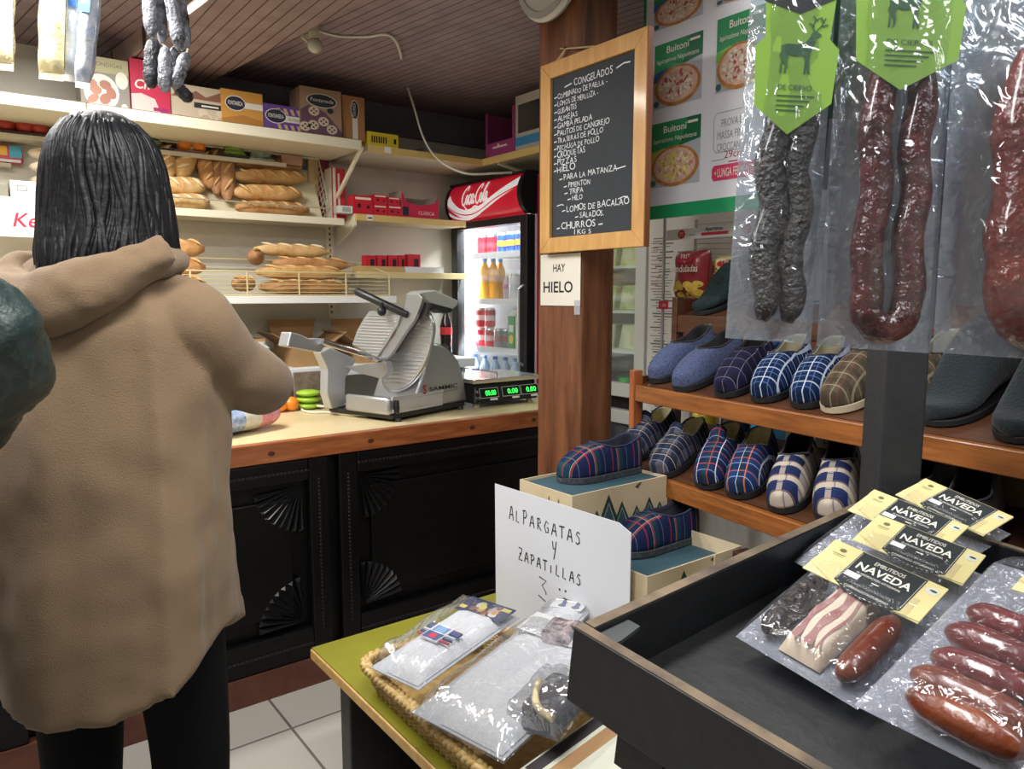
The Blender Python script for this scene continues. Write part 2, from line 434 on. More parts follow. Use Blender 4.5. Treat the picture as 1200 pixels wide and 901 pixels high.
s5 = shelf('wall_shelf', 'white lower wall shelf carrying the wire bread basket', -1.3, 1.86, 3.44, 1.362, mat('eeeeea', .4))
s6 = shelf('wall_shelf', 'narrow fruit ledge close under the long top shelf', -1.3, 1.40, 3.70, 2.018, mat('cfc6b2', .5), th=.014)
for s in (s1, s2, s3, s4, s5, s6): pass
# the return of the top shelf along the right wall, above the drinks fridge
rt = thing('wall_shelf', 'yellow edged shelf running over the red drinks fridge', 'shelf', (2.72, 2.9, 2.08))
MB().mat(mat('b9b29c', .6)).box((2.40, 2.2, 2.072), (3.095, 3.853, 2.10)).build('board', rt, True)
MB().mat(edge_y).box((2.384, 2.2, 2.068), (2.40, 3.42, 2.104)).build('front_edge', rt, True, bevel=.002)
for yb in (3.30, 2.3): MB().mat(metal_edge).bar((2.41, yb, 2.07), (3.09, yb, 1.94), .012, .02).build('brace', rt, True)

# ------------------------------------------------------------- drinks fridge
FX = 2.42
fr = thing('drinks_fridge', 'tall red and black glass door drinks fridge with lit interior', 'fridge', (2.74, 3.42, 0))
fb = mat('17191d', .35); liner = mat('f4f6f8', .5)
y0, y1 = 3.065, 3.79
mb = MB().mat(fb)
mb.box((FX+.06, y0+.02, 0), (3.06, y1-.02, .62)); mb.mat(liner)
mb.box((FX+.06, y0+.002, .62), (3.06, y0+.05, 1.99)); mb.box((FX+.06, y1-.05, .62), (3.06, y1, 1.99))
mb.box((3.0, y0+.05, .62), (3.06, y1-.05, 1.99)); mb.box((FX+.06, y0+.05, 1.79), (3.0, y1-.05, 1.99))
mb.box((FX+.06, y0+.05, .60), (3.0, y1-.05, .66))
mb.build('cabinet', fr, True, bevel=.004)
mb = MB().mat(mat('b3142c', .35)).box((FX+.07, y0-.004, .05), (3.06, y0+.002, 1.99))
mb.T = frame((2.74, y0-.0045, 1.2), (0, 0, 1), (-1, 0, 0)) ; mb.mat(mat('d98a90', .5)); mb.text('Coca-Cola', 0, 0, h=.13, shear=.2, bold=.01)
mb.build('side_panel', fr, True)
mb = MB().mat(fb)
mb.box((FX, y0, .58), (FX+.055, y0+.06, 1.785)); mb.box((FX, y1-.06, .58), (FX+.055, y1, 1.785))
mb.box((FX, y0+.06, 1.745), (FX+.055, y1-.06, 1.785)); mb.box((FX, y0+.06, .58), (FX+.055, y1-.06, .66))
dr = mb.build('door', fr, True, bevel=.004)
MB().mat(film_mat('door_glass', .02, .03, (.98, 1, 1), .03, 5, 0)).box((FX+.02, y0+.055, .655), (FX+.03, y1-.055, 1.75)).build('door_glass', dr, True)
MB().mat(mat('c9ccd0', .3, .6)).tube([(FX+.0, y0+.03, 1.0), (FX-.03, y0+.03, 1.02), (FX-.03, y0+.03, 1.4), (FX, y0+.03, 1.42)], .008).build('handle', dr, True)
# header light box: bulging front with lettering
def hp(y, z):
    t = (z-1.79)/.21; b = .055*math.sin(math.pi*min(max(t, 0), 1))**.6
    return FX+.02-b
mb = MB().mat(mat('c21a30', .3, emit=.25))
NZ = 14
mb.grid(12, NZ, lambda u, v: (hp(0, 1.79+.21*v), y1-.02-u*(y1-y0-.05), 1.79+.21*v))
def onsign(pts, off=.003):
    """sign coordinates: s to the right 0..1, t up 0..1"""
    return [(hp(0, 1.79+.21*min(max(t, 0), 1))-off, y1-.02-s*(y1-y0-.05), 1.79+.21*t) for s, t in pts]
def ribbon(mb, pts, wd, off, n=8):
    P = cat_rom([(p[0], p[1], 0) for p in pts], n); asp = (y1-y0-.05)/.21; A = []; B = []
    for k, p in enumerate(P):
        d = P[min(k+1, len(P)-1)]-P[max(k-1, 0)]; d = Vector((d.x*asp, d.y)); d = d.normalized() if d.length else Vector((1, 0))
        q = k/(len(P)-1)*(len(wd)-1); i = min(int(q), len(wd)-2); ww = wd[i]+(wd[i+1]-wd[i])*(q-i)
        nx, ny = -d.y/asp*ww/2, d.x*ww/2
        A.append((p.x+nx, p.y+ny)); B.append((p.x-nx, p.y-ny))
    VA = [mb.v(c) for c in onsign(A, off)]; VB = [mb.v(c) for c in onsign(B, off)]
    for k in range(len(P)-1): mb.f([VB[k], VB[k+1], VA[k+1], VA[k]])
mb.mat(mat('f2f0f0', .4, emit=.25))
ribbon(mb, [(.0, .62), (.07, .42), (.18, .22), (.33, .18), (.52, .28), (.75, .52), (1.0, .78)], [.30, .26, .24, .18, .16, .20, .24], .003)
ribbon(mb, [(.0, .23), (.10, .10), (.25, .055), (.42, .13), (.5, .2)], [.09, .07, .06, .04, .02], .003)
mb.mat(mat('c21a30', .3, emit=.25))
ribbon(mb, [(.0, .47), (.08, .29), (.2, .17), (.34, .15), (.5, .24), (.72, .45), (1, .66)], [.03, .03, .03, .025, .02, .03, .04], .0045)
# script lettering, drawn as strokes
mb.mat(mat('f6f4f4', .4, emit=.25))
def strokes(L, x0, y0_, sx_, sy__, wd, off=.006):
    for st in L: ribbon(mb, [(x0+(p[0]+.22*p[1])*sx_, y0_+p[1]*sy__) for p in st], [q*wd for q in (.6, 1.1, 1, 1.1, .5)], off, 5)
Cc = [[(.75, .75), (.7, .98), (.45, 1.0), (.15, .75), (.02, .35), (.15, .0), (.45, -.02), (.75, .2)]]
Co = [[(.3, .5), (.1, .45), (.02, .2), (.15, 0), (.35, .1), (.38, .35), (.3, .5)]]
Cs = [[(.4, .42), (.25, .52), (.05, .3), (.1, .02), (.3, 0), (.45, .15)]]
Ca = [[(.38, .45), (.15, .5), (.02, .2), (.12, .0), (.3, .12), (.38, .45)], [(.4, .5), (.36, .1), (.5, .02), (.58, .15)]]
Cl = [[(.1, .3), (.35, .8), (.3, 1.05), (.18, .9), (.12, .2), (.22, 0), (.38, .12)]]
X = .235; SX, SY = .075, .46; WD = .055
for L, adv in ((Cc, .78), (Co, .52), (Cs, .52), (Ca, .62), ([[(0, .3), (.15, .36), (.25, .3)]], .25), (Cc, .78), (Co, .52), (Cl, .42), (Ca, .6)):
    strokes(L, X, .42, SX, SY, WD); X += adv*SX
ribbon(mb, [(.26, .40), (.30, .26), (.36, .27), (.42, .33), (.48, .30)], [.03, .06, .05, .05, .02], .006)
hd = mb.build('header_sign', fr, True, smooth=30, fixn=False)
mb = MB().mat(fb)
for ya, yb in ((y1-.022, y1+.0), (y0, y0+.032)):
    V = [(FX+.02-hp(0, 1.79+.21*k/10)+FX-.0, 1.79+.21*k/10) for k in range(11)]
    T = frame((0, yb, 0), (1, 0, 0), (0, 0, 1)); mb.T = T
    mb.prism([(hp(0, 1.79+.21*k/10)-.006, 1.79+.21*k/10) for k in range(11)]+[(FX+.07, 2.0), (FX+.07, 1.79)], 0, yb-ya)
mb.T = I4; mb.box((FX-.005, y0, 1.995), (FX+.08, y1, 2.008)); mb.build('header_end_cap', hd, True)
SH = [onx(575, yy, 2.60).z for yy in (300, 352, 406, 440)]; SH[3] = SH[2]-.26
mb = MB().mat(liner)
shf = []
for k, z in enumerate(SH):
    m_ = MB().mat(mat('eef1f3', .4)).box((2.49, y0+.052, z-.012), (2.99, y1-.052, z)); m_.box((2.488, y0+.052, z-.022), (2.494, y1-.052, z+.012)); m_.build('shelf', fr, True)
MB().mat(mat('ffffff', .5, emit=5)).tube([(2.49, y1-.085, .70), (2.49, y1-.085, 1.74)], .012).tube([(2.52, y0+.07, 1.77), (2.52, y1-.07, 1.77)], .012).build('light_tube', fr, True)
l = area('fridge_light', (2.50, 3.43, 1.775), .02, .5, 7, (.93, .97, 1)); l.parent = None
for z in (1.5, 1.15): area('fridge_light', (2.49, y1-.10, z), .02, .3, 2.5, (.93, .97, 1), (math.radians(70), 0, math.radians(-60)))

def can_proto(name, label, body, top, band, h=.115, r=.032, group=None):
    t = thing(name, label, 'can', (0, 0, 0), group)
    m_ = MB().mat(mat(body, .3, .3)); m_.lathe([(0, .004), (r*.8, 0), (r*.9, .004), (r, .012), (r, h-.014)], 16); m_.mat(mat(band, .35, .2)).lathe([(r+.0005, h*.35), (r+.0005, h*.62)], 16)
    m_.build('body', t, smooth=40)
    MB().mat(mat('c9cbcd', .3, .9)).lathe([(r, h-.014), (r*.85, h-.004), (r*.87, h), (r*.8, h-.003), (0, h-.004)], 16).build('lid', t, smooth=40)
    return t
def bottle_proto(name, label, liquid, cap, lab, h=.23, r=.034, group=None):
    t = thing(name, label, 'bottle', (0, 0, 0), group)
    m_ = MB().mat(mat(liquid, .15)); m_.lathe([(0, .003), (r*.85, 0), (r, .012), (r*.93, h*.3), (r, h*.42), (r, h*.62), (r*.75, h*.76), (r*.38, h*.88), (r*.36, h*.93)], 16); m_.build('bottle_body', t, smooth=40)
    MB().mat(mat(cap, .4)).lathe([(r*.42, h*.92), (r*.44, h), (0, h)], 14).build('cap', t, smooth=40)
    MB().mat(mat(lab, .5)).lathe([(r+.001, h*.44), (r+.001, h*.60)], 16).build('label_band', t, smooth=40)
    return t
# contents: (px of centre, shelf, depth X)
def put(proto, items, labels, first=[None]):
    for k, ((px, zi, X), lb) in enumerate(zip(items, labels)):
        p = onx(px, 300, X); M = TR(p.x, p.y, SH[zi]+.001)
        if k == 0: move(proto, M); proto['label'] = lb
        else: dup(proto, M, lb)
g = 'cans on the top fridge shelf'
put(can_proto('drink_can', '', 'c41b2e', 0, 'd63a48', .12, group=g), [(565, 0, 2.55), (577, 0, 2.58)], ['red drink can at the left end of the top fridge shelf', 'second red drink can along the top fridge shelf'])
put(can_proto('drink_can', '', '2a50b0', 0, 'd89a3a', .12, group=g), [(589, 0, 2.55), (600, 0, 2.55), (611, 0, 2.55)], ['first blue can beside the red cans in the fridge', 'middle blue can on the top fridge shelf', 'blue can nearest the door frame on the top fridge shelf'])
put(bottle_proto('soda_bottle', '', 'e8a01a', '3f8fd0', 'dba08a', .245, .036, 'orange soda bottles'), [(568, 1, 2.56), (578, 1, 2.60), (586, 1, 2.66)], ['front left orange soda bottle with blue cap in the fridge', 'middle orange soda bottle with blue cap in the fridge', 'rear right orange soda bottle with blue cap in the fridge'])
put(bottle_proto('soda_bottle', '', 'b8a3b0', 'd9d9e0', 'a56f8a', .15, .022), [(594, 1, 2.56)], ['small pinkish bottle between orange bottles and white can'])
put(can_proto('drink_can', '', 'e6e8ea', 0, 'd6dade', .15), [(603, 1, 2.56)], ['tall white can alone on the second fridge shelf'])
lay2 = []
cp_ = can_proto('drink_can', '', 'c41b2e', 0, 'e8c9cc', .115, group='red cans on the third fridge shelf')
labs = ['lower red can at the left of the third fridge shelf', 'lower red can, second along the third fridge shelf', 'upper red can stacked at the left of the third fridge shelf', 'upper red can stacked second along the third fridge shelf']
for k, (px, dz) in enumerate(((563, 0), (574, 0), (563, .118), (574, .118))):
    p = onx(px, 300, 2.55); M = TR(p.x, p.y, SH[2]+.001+dz)
    if k == 0: move(cp_, M); cp_['label'] = labs[0]
    else: dup(cp_, M, labs[k])
put(can_proto('drink_can', '', '8d9096', 0, 'a96a6a', .115), [(585, 2, 2.55), (594, 2, 2.58)], ['grey drink can beside the red cans in the fridge', 'second grey drink can, next to the juice cartons'])
def carton(px, lb, c1, c2):
    p = onx(px, 300, 2.55); t = thing('juice_carton', lb, 'carton', TR(p.x, p.y, SH[2]+.001))
    m_ = MB().mat(mat(c1, .5)).box((-.03, -.03, 0), (.03, .03, .19)); m_.mat(mat(c2, .5)).hexa([(-.03, -.03, .19), (.03, -.03, .19), (.03, .03, .19), (-.03, .03, .19)], [(-.004, -.03, .22), (.004, -.03, .22), (.004, .03, .22), (-.004, .03, .22)])
    m_.mat(mat('f0d648', .5)); m_.T = frame((-.0305, 0, 0), (0, -1, 0), (0, 0, 1)); m_.ell(0, .06, .02, .025, 0); m_.mat(mat('e8efe8', .5)).rect(-.02, .1, .02, .14, .0002); m_.build('carton_body', t)
    MB().mat(white).lathe([(.009, .205), (.009, .222), (0, .222)], 10).build('cap', t)
carton(604, 'green juice carton on the third fridge shelf', '4fa05c', 'e9eee9'); carton(613, 'yellow and white juice carton at the fridge door frame', 'dfe6d8', 'e3c33c')
put(bottle_proto('water_bottle', '', 'b9cfe6', '2d5fb8', '3a6ac2', .21, .034, 'blue capped water bottles'), [(556, 3, 2.55), (568, 3, 2.55), (580, 3, 2.55), (592, 3, 2.55), (604, 3, 2.55)], ['leftmost blue capped water bottle at the fridge bottom', 'second blue capped water bottle from the left in the fridge', 'third blue capped water bottle in the middle of the fridge', 'fourth blue capped water bottle from the left in the fridge', 'blue capped water bottle nearest the door frame in the fridge'])

# ------------------------------------------------------------- glass-door freezer behind the pillar
gz = thing('display_freezer', 'grey framed glass door freezer standing behind the timber pillar', 'freezer', (2.75, 2.42, 0))
gm = mat('c5c7c0', .4); gx = 2.36
mb = MB().mat(gm); ya = onx(757, 300, gx).y; yb = ya+.52
mb.box((gx+.05, ya, 0), (3.05, ya+.04, 2.0)); mb.box((gx+.05, yb-.04, 0), (3.05, yb, 2.0)); mb.box((3.0, ya, 0), (3.05, yb, 2.0)); mb.box((gx+.05, ya+.04, 1.9), (3.0, yb-.04, 2.0)); mb.box((gx+.05, ya+.04, 0), (3.0, yb-.04, .1))
mb.mat(mat('101012', .5)).box((gx+.045, ya, .86), (2.6, yb, .92)); mb.build('cabinet', gz, True, bevel=.004)
for nm, za, zb in (('door', .92, 1.98), ('door', .12, .86)):
    mb = MB().mat(gm)
    mb.box((gx, ya, za), (gx+.045, ya+.06, zb)); mb.box((gx, yb-.06, za), (gx+.045, yb, zb)); mb.box((gx, ya+.06, za), (gx+.045, yb-.06, za+.06)); mb.box((gx, ya+.06, zb-.06), (gx+.045, yb-.06, zb))
    d_ = mb.build(nm, gz, True, bevel=.004)
    MB().mat(film_mat('freezer_glass', .06, .05, (.95, 1, .97), .05, 5, 0)).box((gx+.02, ya+.055, za+.055), (gx+.028, yb-.055, zb-.055)).build('door_glass', d_, True)
    MB().mat(mat('6d4a3a', .5)).box((gx-.025, yb-.05, za+.18), (gx-.001, yb-.03, za+.30)).build('handle', d_, True)
for z in (1.30, 1.50, 1.68, 1.12): MB().mat(mat('e4e8e4', .4)).box((gx+.06, ya+.042, z-.012), (2.95, yb-.042, z)).build('shelf', gz, True)
area('freezer_light', (2.44, 2.42, 1.895), .03, .4, 1.6, (.93, 1, .95))
k = 0
for z, col, nm in ((1.12, 'cfd6c0', 'pale bag'), (1.30, '9fbf6a', 'green pack'), (1.50, 'c7d464', 'lime pack'), (1.68, 'e2e6e2', 'white pack')):
    for yy, wd in (('left', 2.56), ('middle', 2.42), ('right', 2.28)):
        mb = MB().mat(mat(col, .5, noise_=(18, 'e6e2b0'))).hexa([(2.5, wd-.055, z), (2.6, wd-.055, z), (2.6, wd+.055, z), (2.5, wd+.055, z)], [(2.52, wd-.05, z+.115), (2.58, wd-.05, z+.115), (2.58, wd+.05, z+.115), (2.52, wd+.05, z+.115)])
        mb.mat(mat('e9d9c0', .6)); mb.T = frame((2.509, wd, z+.05), (0, -1, 0), (.17, 0, 1)); mb.ell(0, 0, .03, .025, .003)
        tag(mb.build('frozen_food_pack', bevel=.008), f'{nm} at the {yy} on its shelf inside the glass door freezer', 'pack', 'packs inside the freezer')
for yy, nm in ((2.52, 'left'), (2.33, 'right')):
    tag(MB().mat(mat('8d9496', .6, noise_=(20, '70777a'))).box((2.5, yy-.07, .101), (2.7, yy+.07, .40)).mat(white).rect(0, 0, .001, .001).box((2.495, yy-.03, .24), (2.4999, yy+.03, .30)).build('storage_tub', bevel=.01), f'grey tub with white tag at the {nm} behind the lower freezer door', 'tub')
# ------------------------------------------------------------- goods on the top shelf
def dots(mb, x0, y0_, x1, y1_, n, r, cols, z=.0006, seed=1):
    R = random.Random(seed)
    for k in range(n):
        mb.mat(cols[k % len(cols)]); mb.ell(R.uniform(x0, x1), R.uniform(y0_, y1_), r*R.uniform(.6, 1.2), r*R.uniform(.5, 1.1), z+k*2e-5, 9, R.uniform(0, 3))
def shelf_box(name, label, pl, pr, ptop, zb, Y, dep, col, art, cat='box', group=None, tilt=0):
    """px of left/right edges at the box foot, top row in the photo at its middle"""
    a = ony(pl, 130, Y).x; b = ony(pr, 130, Y).x; wd = b-a; h = ony((pl+pr)/2, ptop, Y).z-zb
    t = thing(name, label, cat, TR((a+b)/2, Y, zb) @ rotz(tilt), group)
    MB().mat(mat(col, .6)).box((-wd/2, 0, 0), (wd/2, dep, h)).build('carton_body', t, bevel=.002)
    mb = MB(frame((-wd/2, -.0006, 0), (1, 0, 0), (0, 0, 1))); art(mb, wd, h); mb.build('printed_front', t, fixn=False)
    return t
m_oval = mat('2e2f45', .5); m_w = mat('e9e4d6', .6)
def a_meat(mb, w, h):
    mb.mat(mat('8f8a80', .6)).rect(0, 0, w, h*.75); mb.mat(mat('b5b088', .6)).rect(0, h*.72, w, h, .0002)
    mb.mat(mat('6f7462', .6)).text('ALBONDIGAS', w*.5, h*.84, w=w*.75, h=h*.07, z=.0005)
    mb.mat(m_w).ell(w*.42, h*.36, w*.36, h*.33, .0004); dots(mb, w*.22, h*.22, w*.62, h*.52, 7, w*.13, [mat('a8705a', .5), mat('b98068', .5)], .0006, 3)
    mb.mat(m_w).ell(w*.85, h*.62, w*.13, h*.16, .0005).ell(w*.88, h*.12, w*.07, h*.07, .0005)
def a_red(mb, w, h):
    mb.mat(mat('c6284c', .5)).rect(0, 0, w, h); mb.mat(mat('dcc9c2', .6)).poly([(w*.35, h), (w, h), (w, h*.5), (w*.4, h*.62)], .0003)
    mb.poly([(0, 0), (w*.75, 0), (w*.6, h*.28), (w*.25, h*.36), (0, h*.33)], .0003)
    mb.mat(m_w).text('Ch', w*.08, h*.45, h=h*.17, al='l', z=.0006, shear=.2, bold=.02); mb.mat(mat('9c1f6a', .5)).rect(w*.55, h*.05, w*.95, h*.12, .0006)
def a_beige(mb, w, h):
    mb.mat(mat('cbbca0', .6)).rect(0, 0, w, h); mb.mat(mat('8c5b4a', .6)).poly([(0, h*.62), (w*.15, h*.8), (w*.3, h*.66), (w*.5, h*.86), (w*.7, h*.7), (w, h*.9), (w, h*.6)], .0003)
    mb.mat(mat('2c2724', .6)).rect(w*.45, h*.36, w, h*.52, .0004); mb.mat(m_w).rect(w*.6, h*.41, w*.95, h*.46, .0006)
    dots(mb, 0, 0, w, h*.3, 8, w*.09, [mat('dacdb0', .6), mat('bfae8d', .6)], .0005, 5)
def oval(mb, x, y, rx, ry, t, band=None, rot=0):
    mb.mat(m_w).ell(x, y, rx*1.08, ry*1.12, .0005); mb.mat(m_oval).ell(x, y, rx, ry, .0007); mb.mat(m_w).text(t, x, y-ry*.28, w=rx*1.55, h=ry*.6, z=.001, bold=.01)
def a_orange(mb, w, h):
    mb.mat(mat('d39a47', .55)).rect(0, 0, w, h); mb.mat(mat('b9803a', .55)).poly([(0, 0), (w, 0), (w, h*.2), (w*.5, h*.3), (0, h*.15)], .0003)
    mb.mat(m_w).rect(w*.5, h*.5, w, h*.68, .0004); oval(mb, w*.33, h*.62, w*.23, h*.2, 'FONTANEDA')
def a_purple(mb, w, h):
    mb.mat(mat('6a4a94', .5)).rect(0, 0, w, h); mb.mat(m_w).rect(w*.45, h*.36, w, h*.62, .0004)
    oval(mb, w*.3, h*.55, w*.24, h*.26, 'FONTANEDA'); mb.mat(mat('6e6a72', .6)).text('ALTEZA', w*.75, h*.43, w=w*.3, h=h*.1, z=.0008)
    for k in range(4):
        for yy in (h*.12, h*.76): mb.mat(mat('d3b48a', .6)).poly([(w*(.38+k*.16), yy-h*.09), (w*(.46+k*.16), yy-h*.12), (w*(.40+k*.16), yy+h*.13), (w*(.32+k*.16), yy+h*.13)], .0005)
def a_big(mb, w, h):
    mb.mat(mat('a98a72', .6)).rect(0, 0, w, h); mb.mat(mat('6d4c60', .6)).poly([(0, 0), (w, 0), (w, h*.12), (w*.6, h*.5), (w*.2, h*.62), (0, h*.5)], .0003)
    mb.mat(m_w).ell(w*.52, h*.74, w*.37, h*.15, .0004); mb.mat(mat('22303a', .5)).ell(w*.52, h*.74, w*.35, h*.135, .0006)
    mb.mat(m_w).text('Fontaneda', w*.52, h*.71, w=w*.56, h=h*.08, z=.001, shear=.15); mb.mat(mat('22303a', .5)).ell(w*.72, h*.55, w*.08, h*.06, .0007)
    for x, y in ((.32, .5), (.55, .3), (.3, .2), (.75, .15), (.1, .15)):
        mb.mat(mat('d8c7b0', .6)).ell(w*x, h*y, w*.13, h*.1, .0008); mb.mat(mat('5b3c3a', .6))
        for a in range(4): mb.ell(w*x+w*.06*math.cos(a*1.57), h*y+h*.045*math.sin(a*1.57), w*.028, h*.022, .001, 8)
def a_tall(mb, w, h):
    mb.mat(mat('b07c50', .6)).rect(0, 0, w, h); mb.mat(m_w).rect(w*.44, 0, w*.68, h*.5, .0004); mb.mat(m_w).ell(w*.56, h*.7, w*.19, h*.22, .0005); mb.mat(m_oval).ell(w*.56, h*.7, w*.16, h*.2, .0007)
    mb.mat(m_w).text('FONTANEDA', w*.6, h*.70, w=h*.3, h=w*.15, z=.001, rot=math.pi/2)
def a_yel(mb, w, h):
    mb.mat(mat('e6cf35', .55)).rect(0, 0, w, h); mb.mat(ink)
    for k in range(7): mb.rect(w*(.12+k*.075), h*.3, w*(.165+k*.075), h*.75, .0004)
    mb.rect(w*.85, h*.35, w*.93, h*.7, .0004)
ZT = 2.119
shelf_box('frozen_box', 'grey-green meatball box at the left end of the boxes on the top shelf', 96, 153, 68, 2.102, 3.46, .12, '8d8878', a_meat)
shelf_box('biscuit_box', 'red and pink biscuit box behind the hanging black sausages', 155, 200, 72, ZT, 3.45, .10, 'c6284c', a_red)
shelf_box('biscuit_box', 'beige flat box with dark band between red and orange boxes', 201, 259, 101, ZT, 3.46, .14, 'c2b393', a_beige)
shelf_box('biscuit_box', 'orange biscuit box with dark oval logo on the top shelf', 260, 308, 107, ZT, 3.45, .12, 'd39a47', a_orange)
shelf_box('biscuit_box', 'purple biscuit box with pale finger biscuits on it', 308.5, 356, 124, ZT, 3.45, .12, '6a4a94', a_purple)
shelf_box('biscuit_box', 'largest brown biscuit box with round cream cookies printed', 352, 400, 104, ZT, 3.435, .13, '8f745f', a_big)
shelf_box('biscuit_box', 'narrow upright tan box at right end of the biscuit boxes', 401, 427, 113, ZT, 3.45, .12, 'a9784e', a_tall)
shelf_box('carton', 'low yellow printed carton right of the biscuit boxes', 430, 466, 156, 2.101, 3.45, .16, 'e6cf35', a_yel)
shelf_box('carton', 'small grey carton lying far right on the yellow edged shelf', 498, 515, 173, 2.101, 3.5, .1, '6f6f70', lambda mb, w, h: mb.mat(mat('8a8a8a', .6)).rect(0, 0, w, h*.6))
# display cartons on the return shelf (they face -x)
def side_carton(label, pl, pr, pt, pb, col, front, hole):
    X = 2.40; a = onx(pl, pb, X); b = onx(pr, pb, X); zb = 2.1005; h = onx((pl+pr)/2, pt, X).z-zb; wd = abs(a.y-b.y); th = .004
    t = thing('display_carton', label, 'carton', (X+.1, (a.y+b.y)/2, zb))
    m = mat(col, .7); mb = MB().mat(m)
    mb.box((-.09, -wd/2, 0), (.12, wd/2, th)); mb.box((-.09, -wd/2, th), (.12, -wd/2+th, h)); mb.box((-.09, wd/2-th, th), (.12, wd/2, h)); mb.box((.116, -wd/2+th, th), (.12, wd/2-th, h))
    mb.build('tray', t)
    mb = MB().mat(mat(front, .6)); mb.box((-.094, -wd/2, 0), (-.09, wd/2, h*.33)); mb.box((-.094, wd/2-.02, h*.33), (-.09, wd/2, h)); mb.box((-.094, -wd/2, h*.33), (-.09, -wd/2+.02, h))
    if hole: mb.mat(mat('c2bdb6', .7)).box((-.094, -wd/2+.02, h*.84), (-.09, wd/2-.02, h)); mb.mat(mat('3f8fc2', .6)).box((-.0955, -wd/2, h*.1), (-.094, wd/2, h*.26))
    else:
        mb.T = frame((-.0945, wd/2, 0), (0, -1, 0), (0, 0, 1)); mb.mat(m_w); mb.rect(wd*.25, h*.2, wd*.75, h*.24).ell(wd*.45, h*.25, .01, .01, .0003)
    mb.build('cut_out_front', t)
side_carton('magenta open fronted display carton above the drinks fridge', 568, 602, 128, 176, '8c3c6e', 'a3417f', False)
side_carton('tall grey-white open display carton with blue stripe above fridge', 603, 645, 106, 172, 'a6a29c', 'bdb8b0', True)

# ------------------------------------------------------------- fruit on the narrow ledge
ZL = 2.018
def ftray(label, pl, pr, col):
    a = ony(pl, 150, 3.71).x; b = ony(pr, 150, 3.71).x; wd = b-a
    t = thing('fruit_tray', label, 'tray', ((a+b)/2, 3.775, ZL+.0005))
    mb = MB().mat(mat(col, .5)); mb.box((-wd/2, -.07, 0), (wd/2, .07, .006))
    mb.box((-wd/2, -.07, .006), (wd/2, -.064, .012)); mb.box((-wd/2, .064, .006), (wd/2, .07, .012)); mb.box((-wd/2, -.064, .006), (-wd/2+.006, .064, .012)); mb.box((wd/2-.006, -.064, .006), (wd/2, .064, .012))
    mb.build('tray', t, bevel=.002); return a, b
def fruit(name, label, px, r, col, leaf=None, group=None, Y=3.75, sc=(1, 1, .9), cat=None):
    p = ony(px, 150, Y); t = thing(name, label, cat or name, (p.x, Y, ZL+.0075), group)
    MB().mat(mat(col, .35, noise_=(30, col), bump=(90, .1))).ball((0, 0, r*sc[2]), r, 14, sc).build('skin', t, smooth=180)
    MB().mat(mat(leaf or '4a5a2a', .7)).lathe([(0, 0), (.006, .002), (.005, .005), (0, .006)], 6, (0, 0, r*sc[2]*2-.003)).build('stem', t)
ftray('dark tray of tomatoes at far left under the long shelf', -30, 55, '3a2f33')
for k, px in enumerate((-15, 6, 29, 46)): fruit('tomato', ['tomato at the far left of the dark tray', 'tomato second from the left in the dark tray', 'tomato third from the left in the dark tray', 'tomato at the right end of the dark tray'][k], px, .038, 'b8402f', group='tomatoes in the tray')
ftray('green edged tray of small greens beside the tomatoes', 58, 84, '2f4a3c')
for k, px in enumerate((64, 77)): fruit('green_pepper', ['green pepper next to the tomatoes', 'green pepper right of its twin near the dark hair'][k], px, .03, '3f6a44', group='green peppers in the tray', cat='pepper')
ftray('dark tray of long greens left of the oranges', 160, 200, '2d332c')
ftray('mauve tray holding two oranges', 202, 240, '7a5560')
for k, px in enumerate((215, 231)): fruit('orange', ['left orange in the mauve tray', 'right orange in the mauve tray'][k], px, .036, 'e8892c', group='oranges in the mauve tray')
ftray('dark tray with green cucumbers right of the oranges', 258, 290, '2d332c')
def cuke(label, p0, p1, r, col, dz):
    a = ony(*p0, 3.72); b = ony(*p1, 3.74); a.z = b.z = ZL+.0075+r+dz
    P = [a.lerp(b, k/8)+Vector((0, 0, .006*math.sin(k/8*math.pi))) for k in range(9)]
    tag(MB().mat(mat(col, .4, noise_=(25, '5f7f2c'))).tube(P, [r*v for v in (.35, .8, .97, 1, 1, 1, .95, .75, .3)], 10).build('cucumber', smooth=180), label, 'cucumber', 'cucumbers on the ledge')
cuke('light green cucumber on top of its tray', (263, 150), (285, 150), .016, 'a9c04e', .02)
cuke('lower light green cucumber at the front of its tray', (262, 158), (287, 158), .017, '93b03f', 0)
cuke('pale cucumber in the tray left of the oranges', (166, 147), (188, 147), .02, '7f9a68', 0)
ftray('cling wrapped tray of salad leaves near ledge end', 291, 320, '9aa8a0')
mb = MB().mat(mat('6f8a72', .5, noise_=(30, 'c9d6cc'), bump=(40, .6))); p = ony(305, 150, 3.75)
mb.ball((p.x, 3.77, ZL+.0365), .05, 12, (1.1, .9, .55)); tag(mb.build('lettuce', smooth=180), 'wrapped bunch of salad leaves in the last ledge tray', 'salad')
tag(MB().mat(mat('b28a72', .8)).box((ony(331, 160, 3.7).x, 3.72, ZL+.0005), (ony(355, 160, 3.7).x, 3.82, ZL+.048)).build('small_carton', base=None), 'small plain tan carton right of the fruit trays', 'carton')

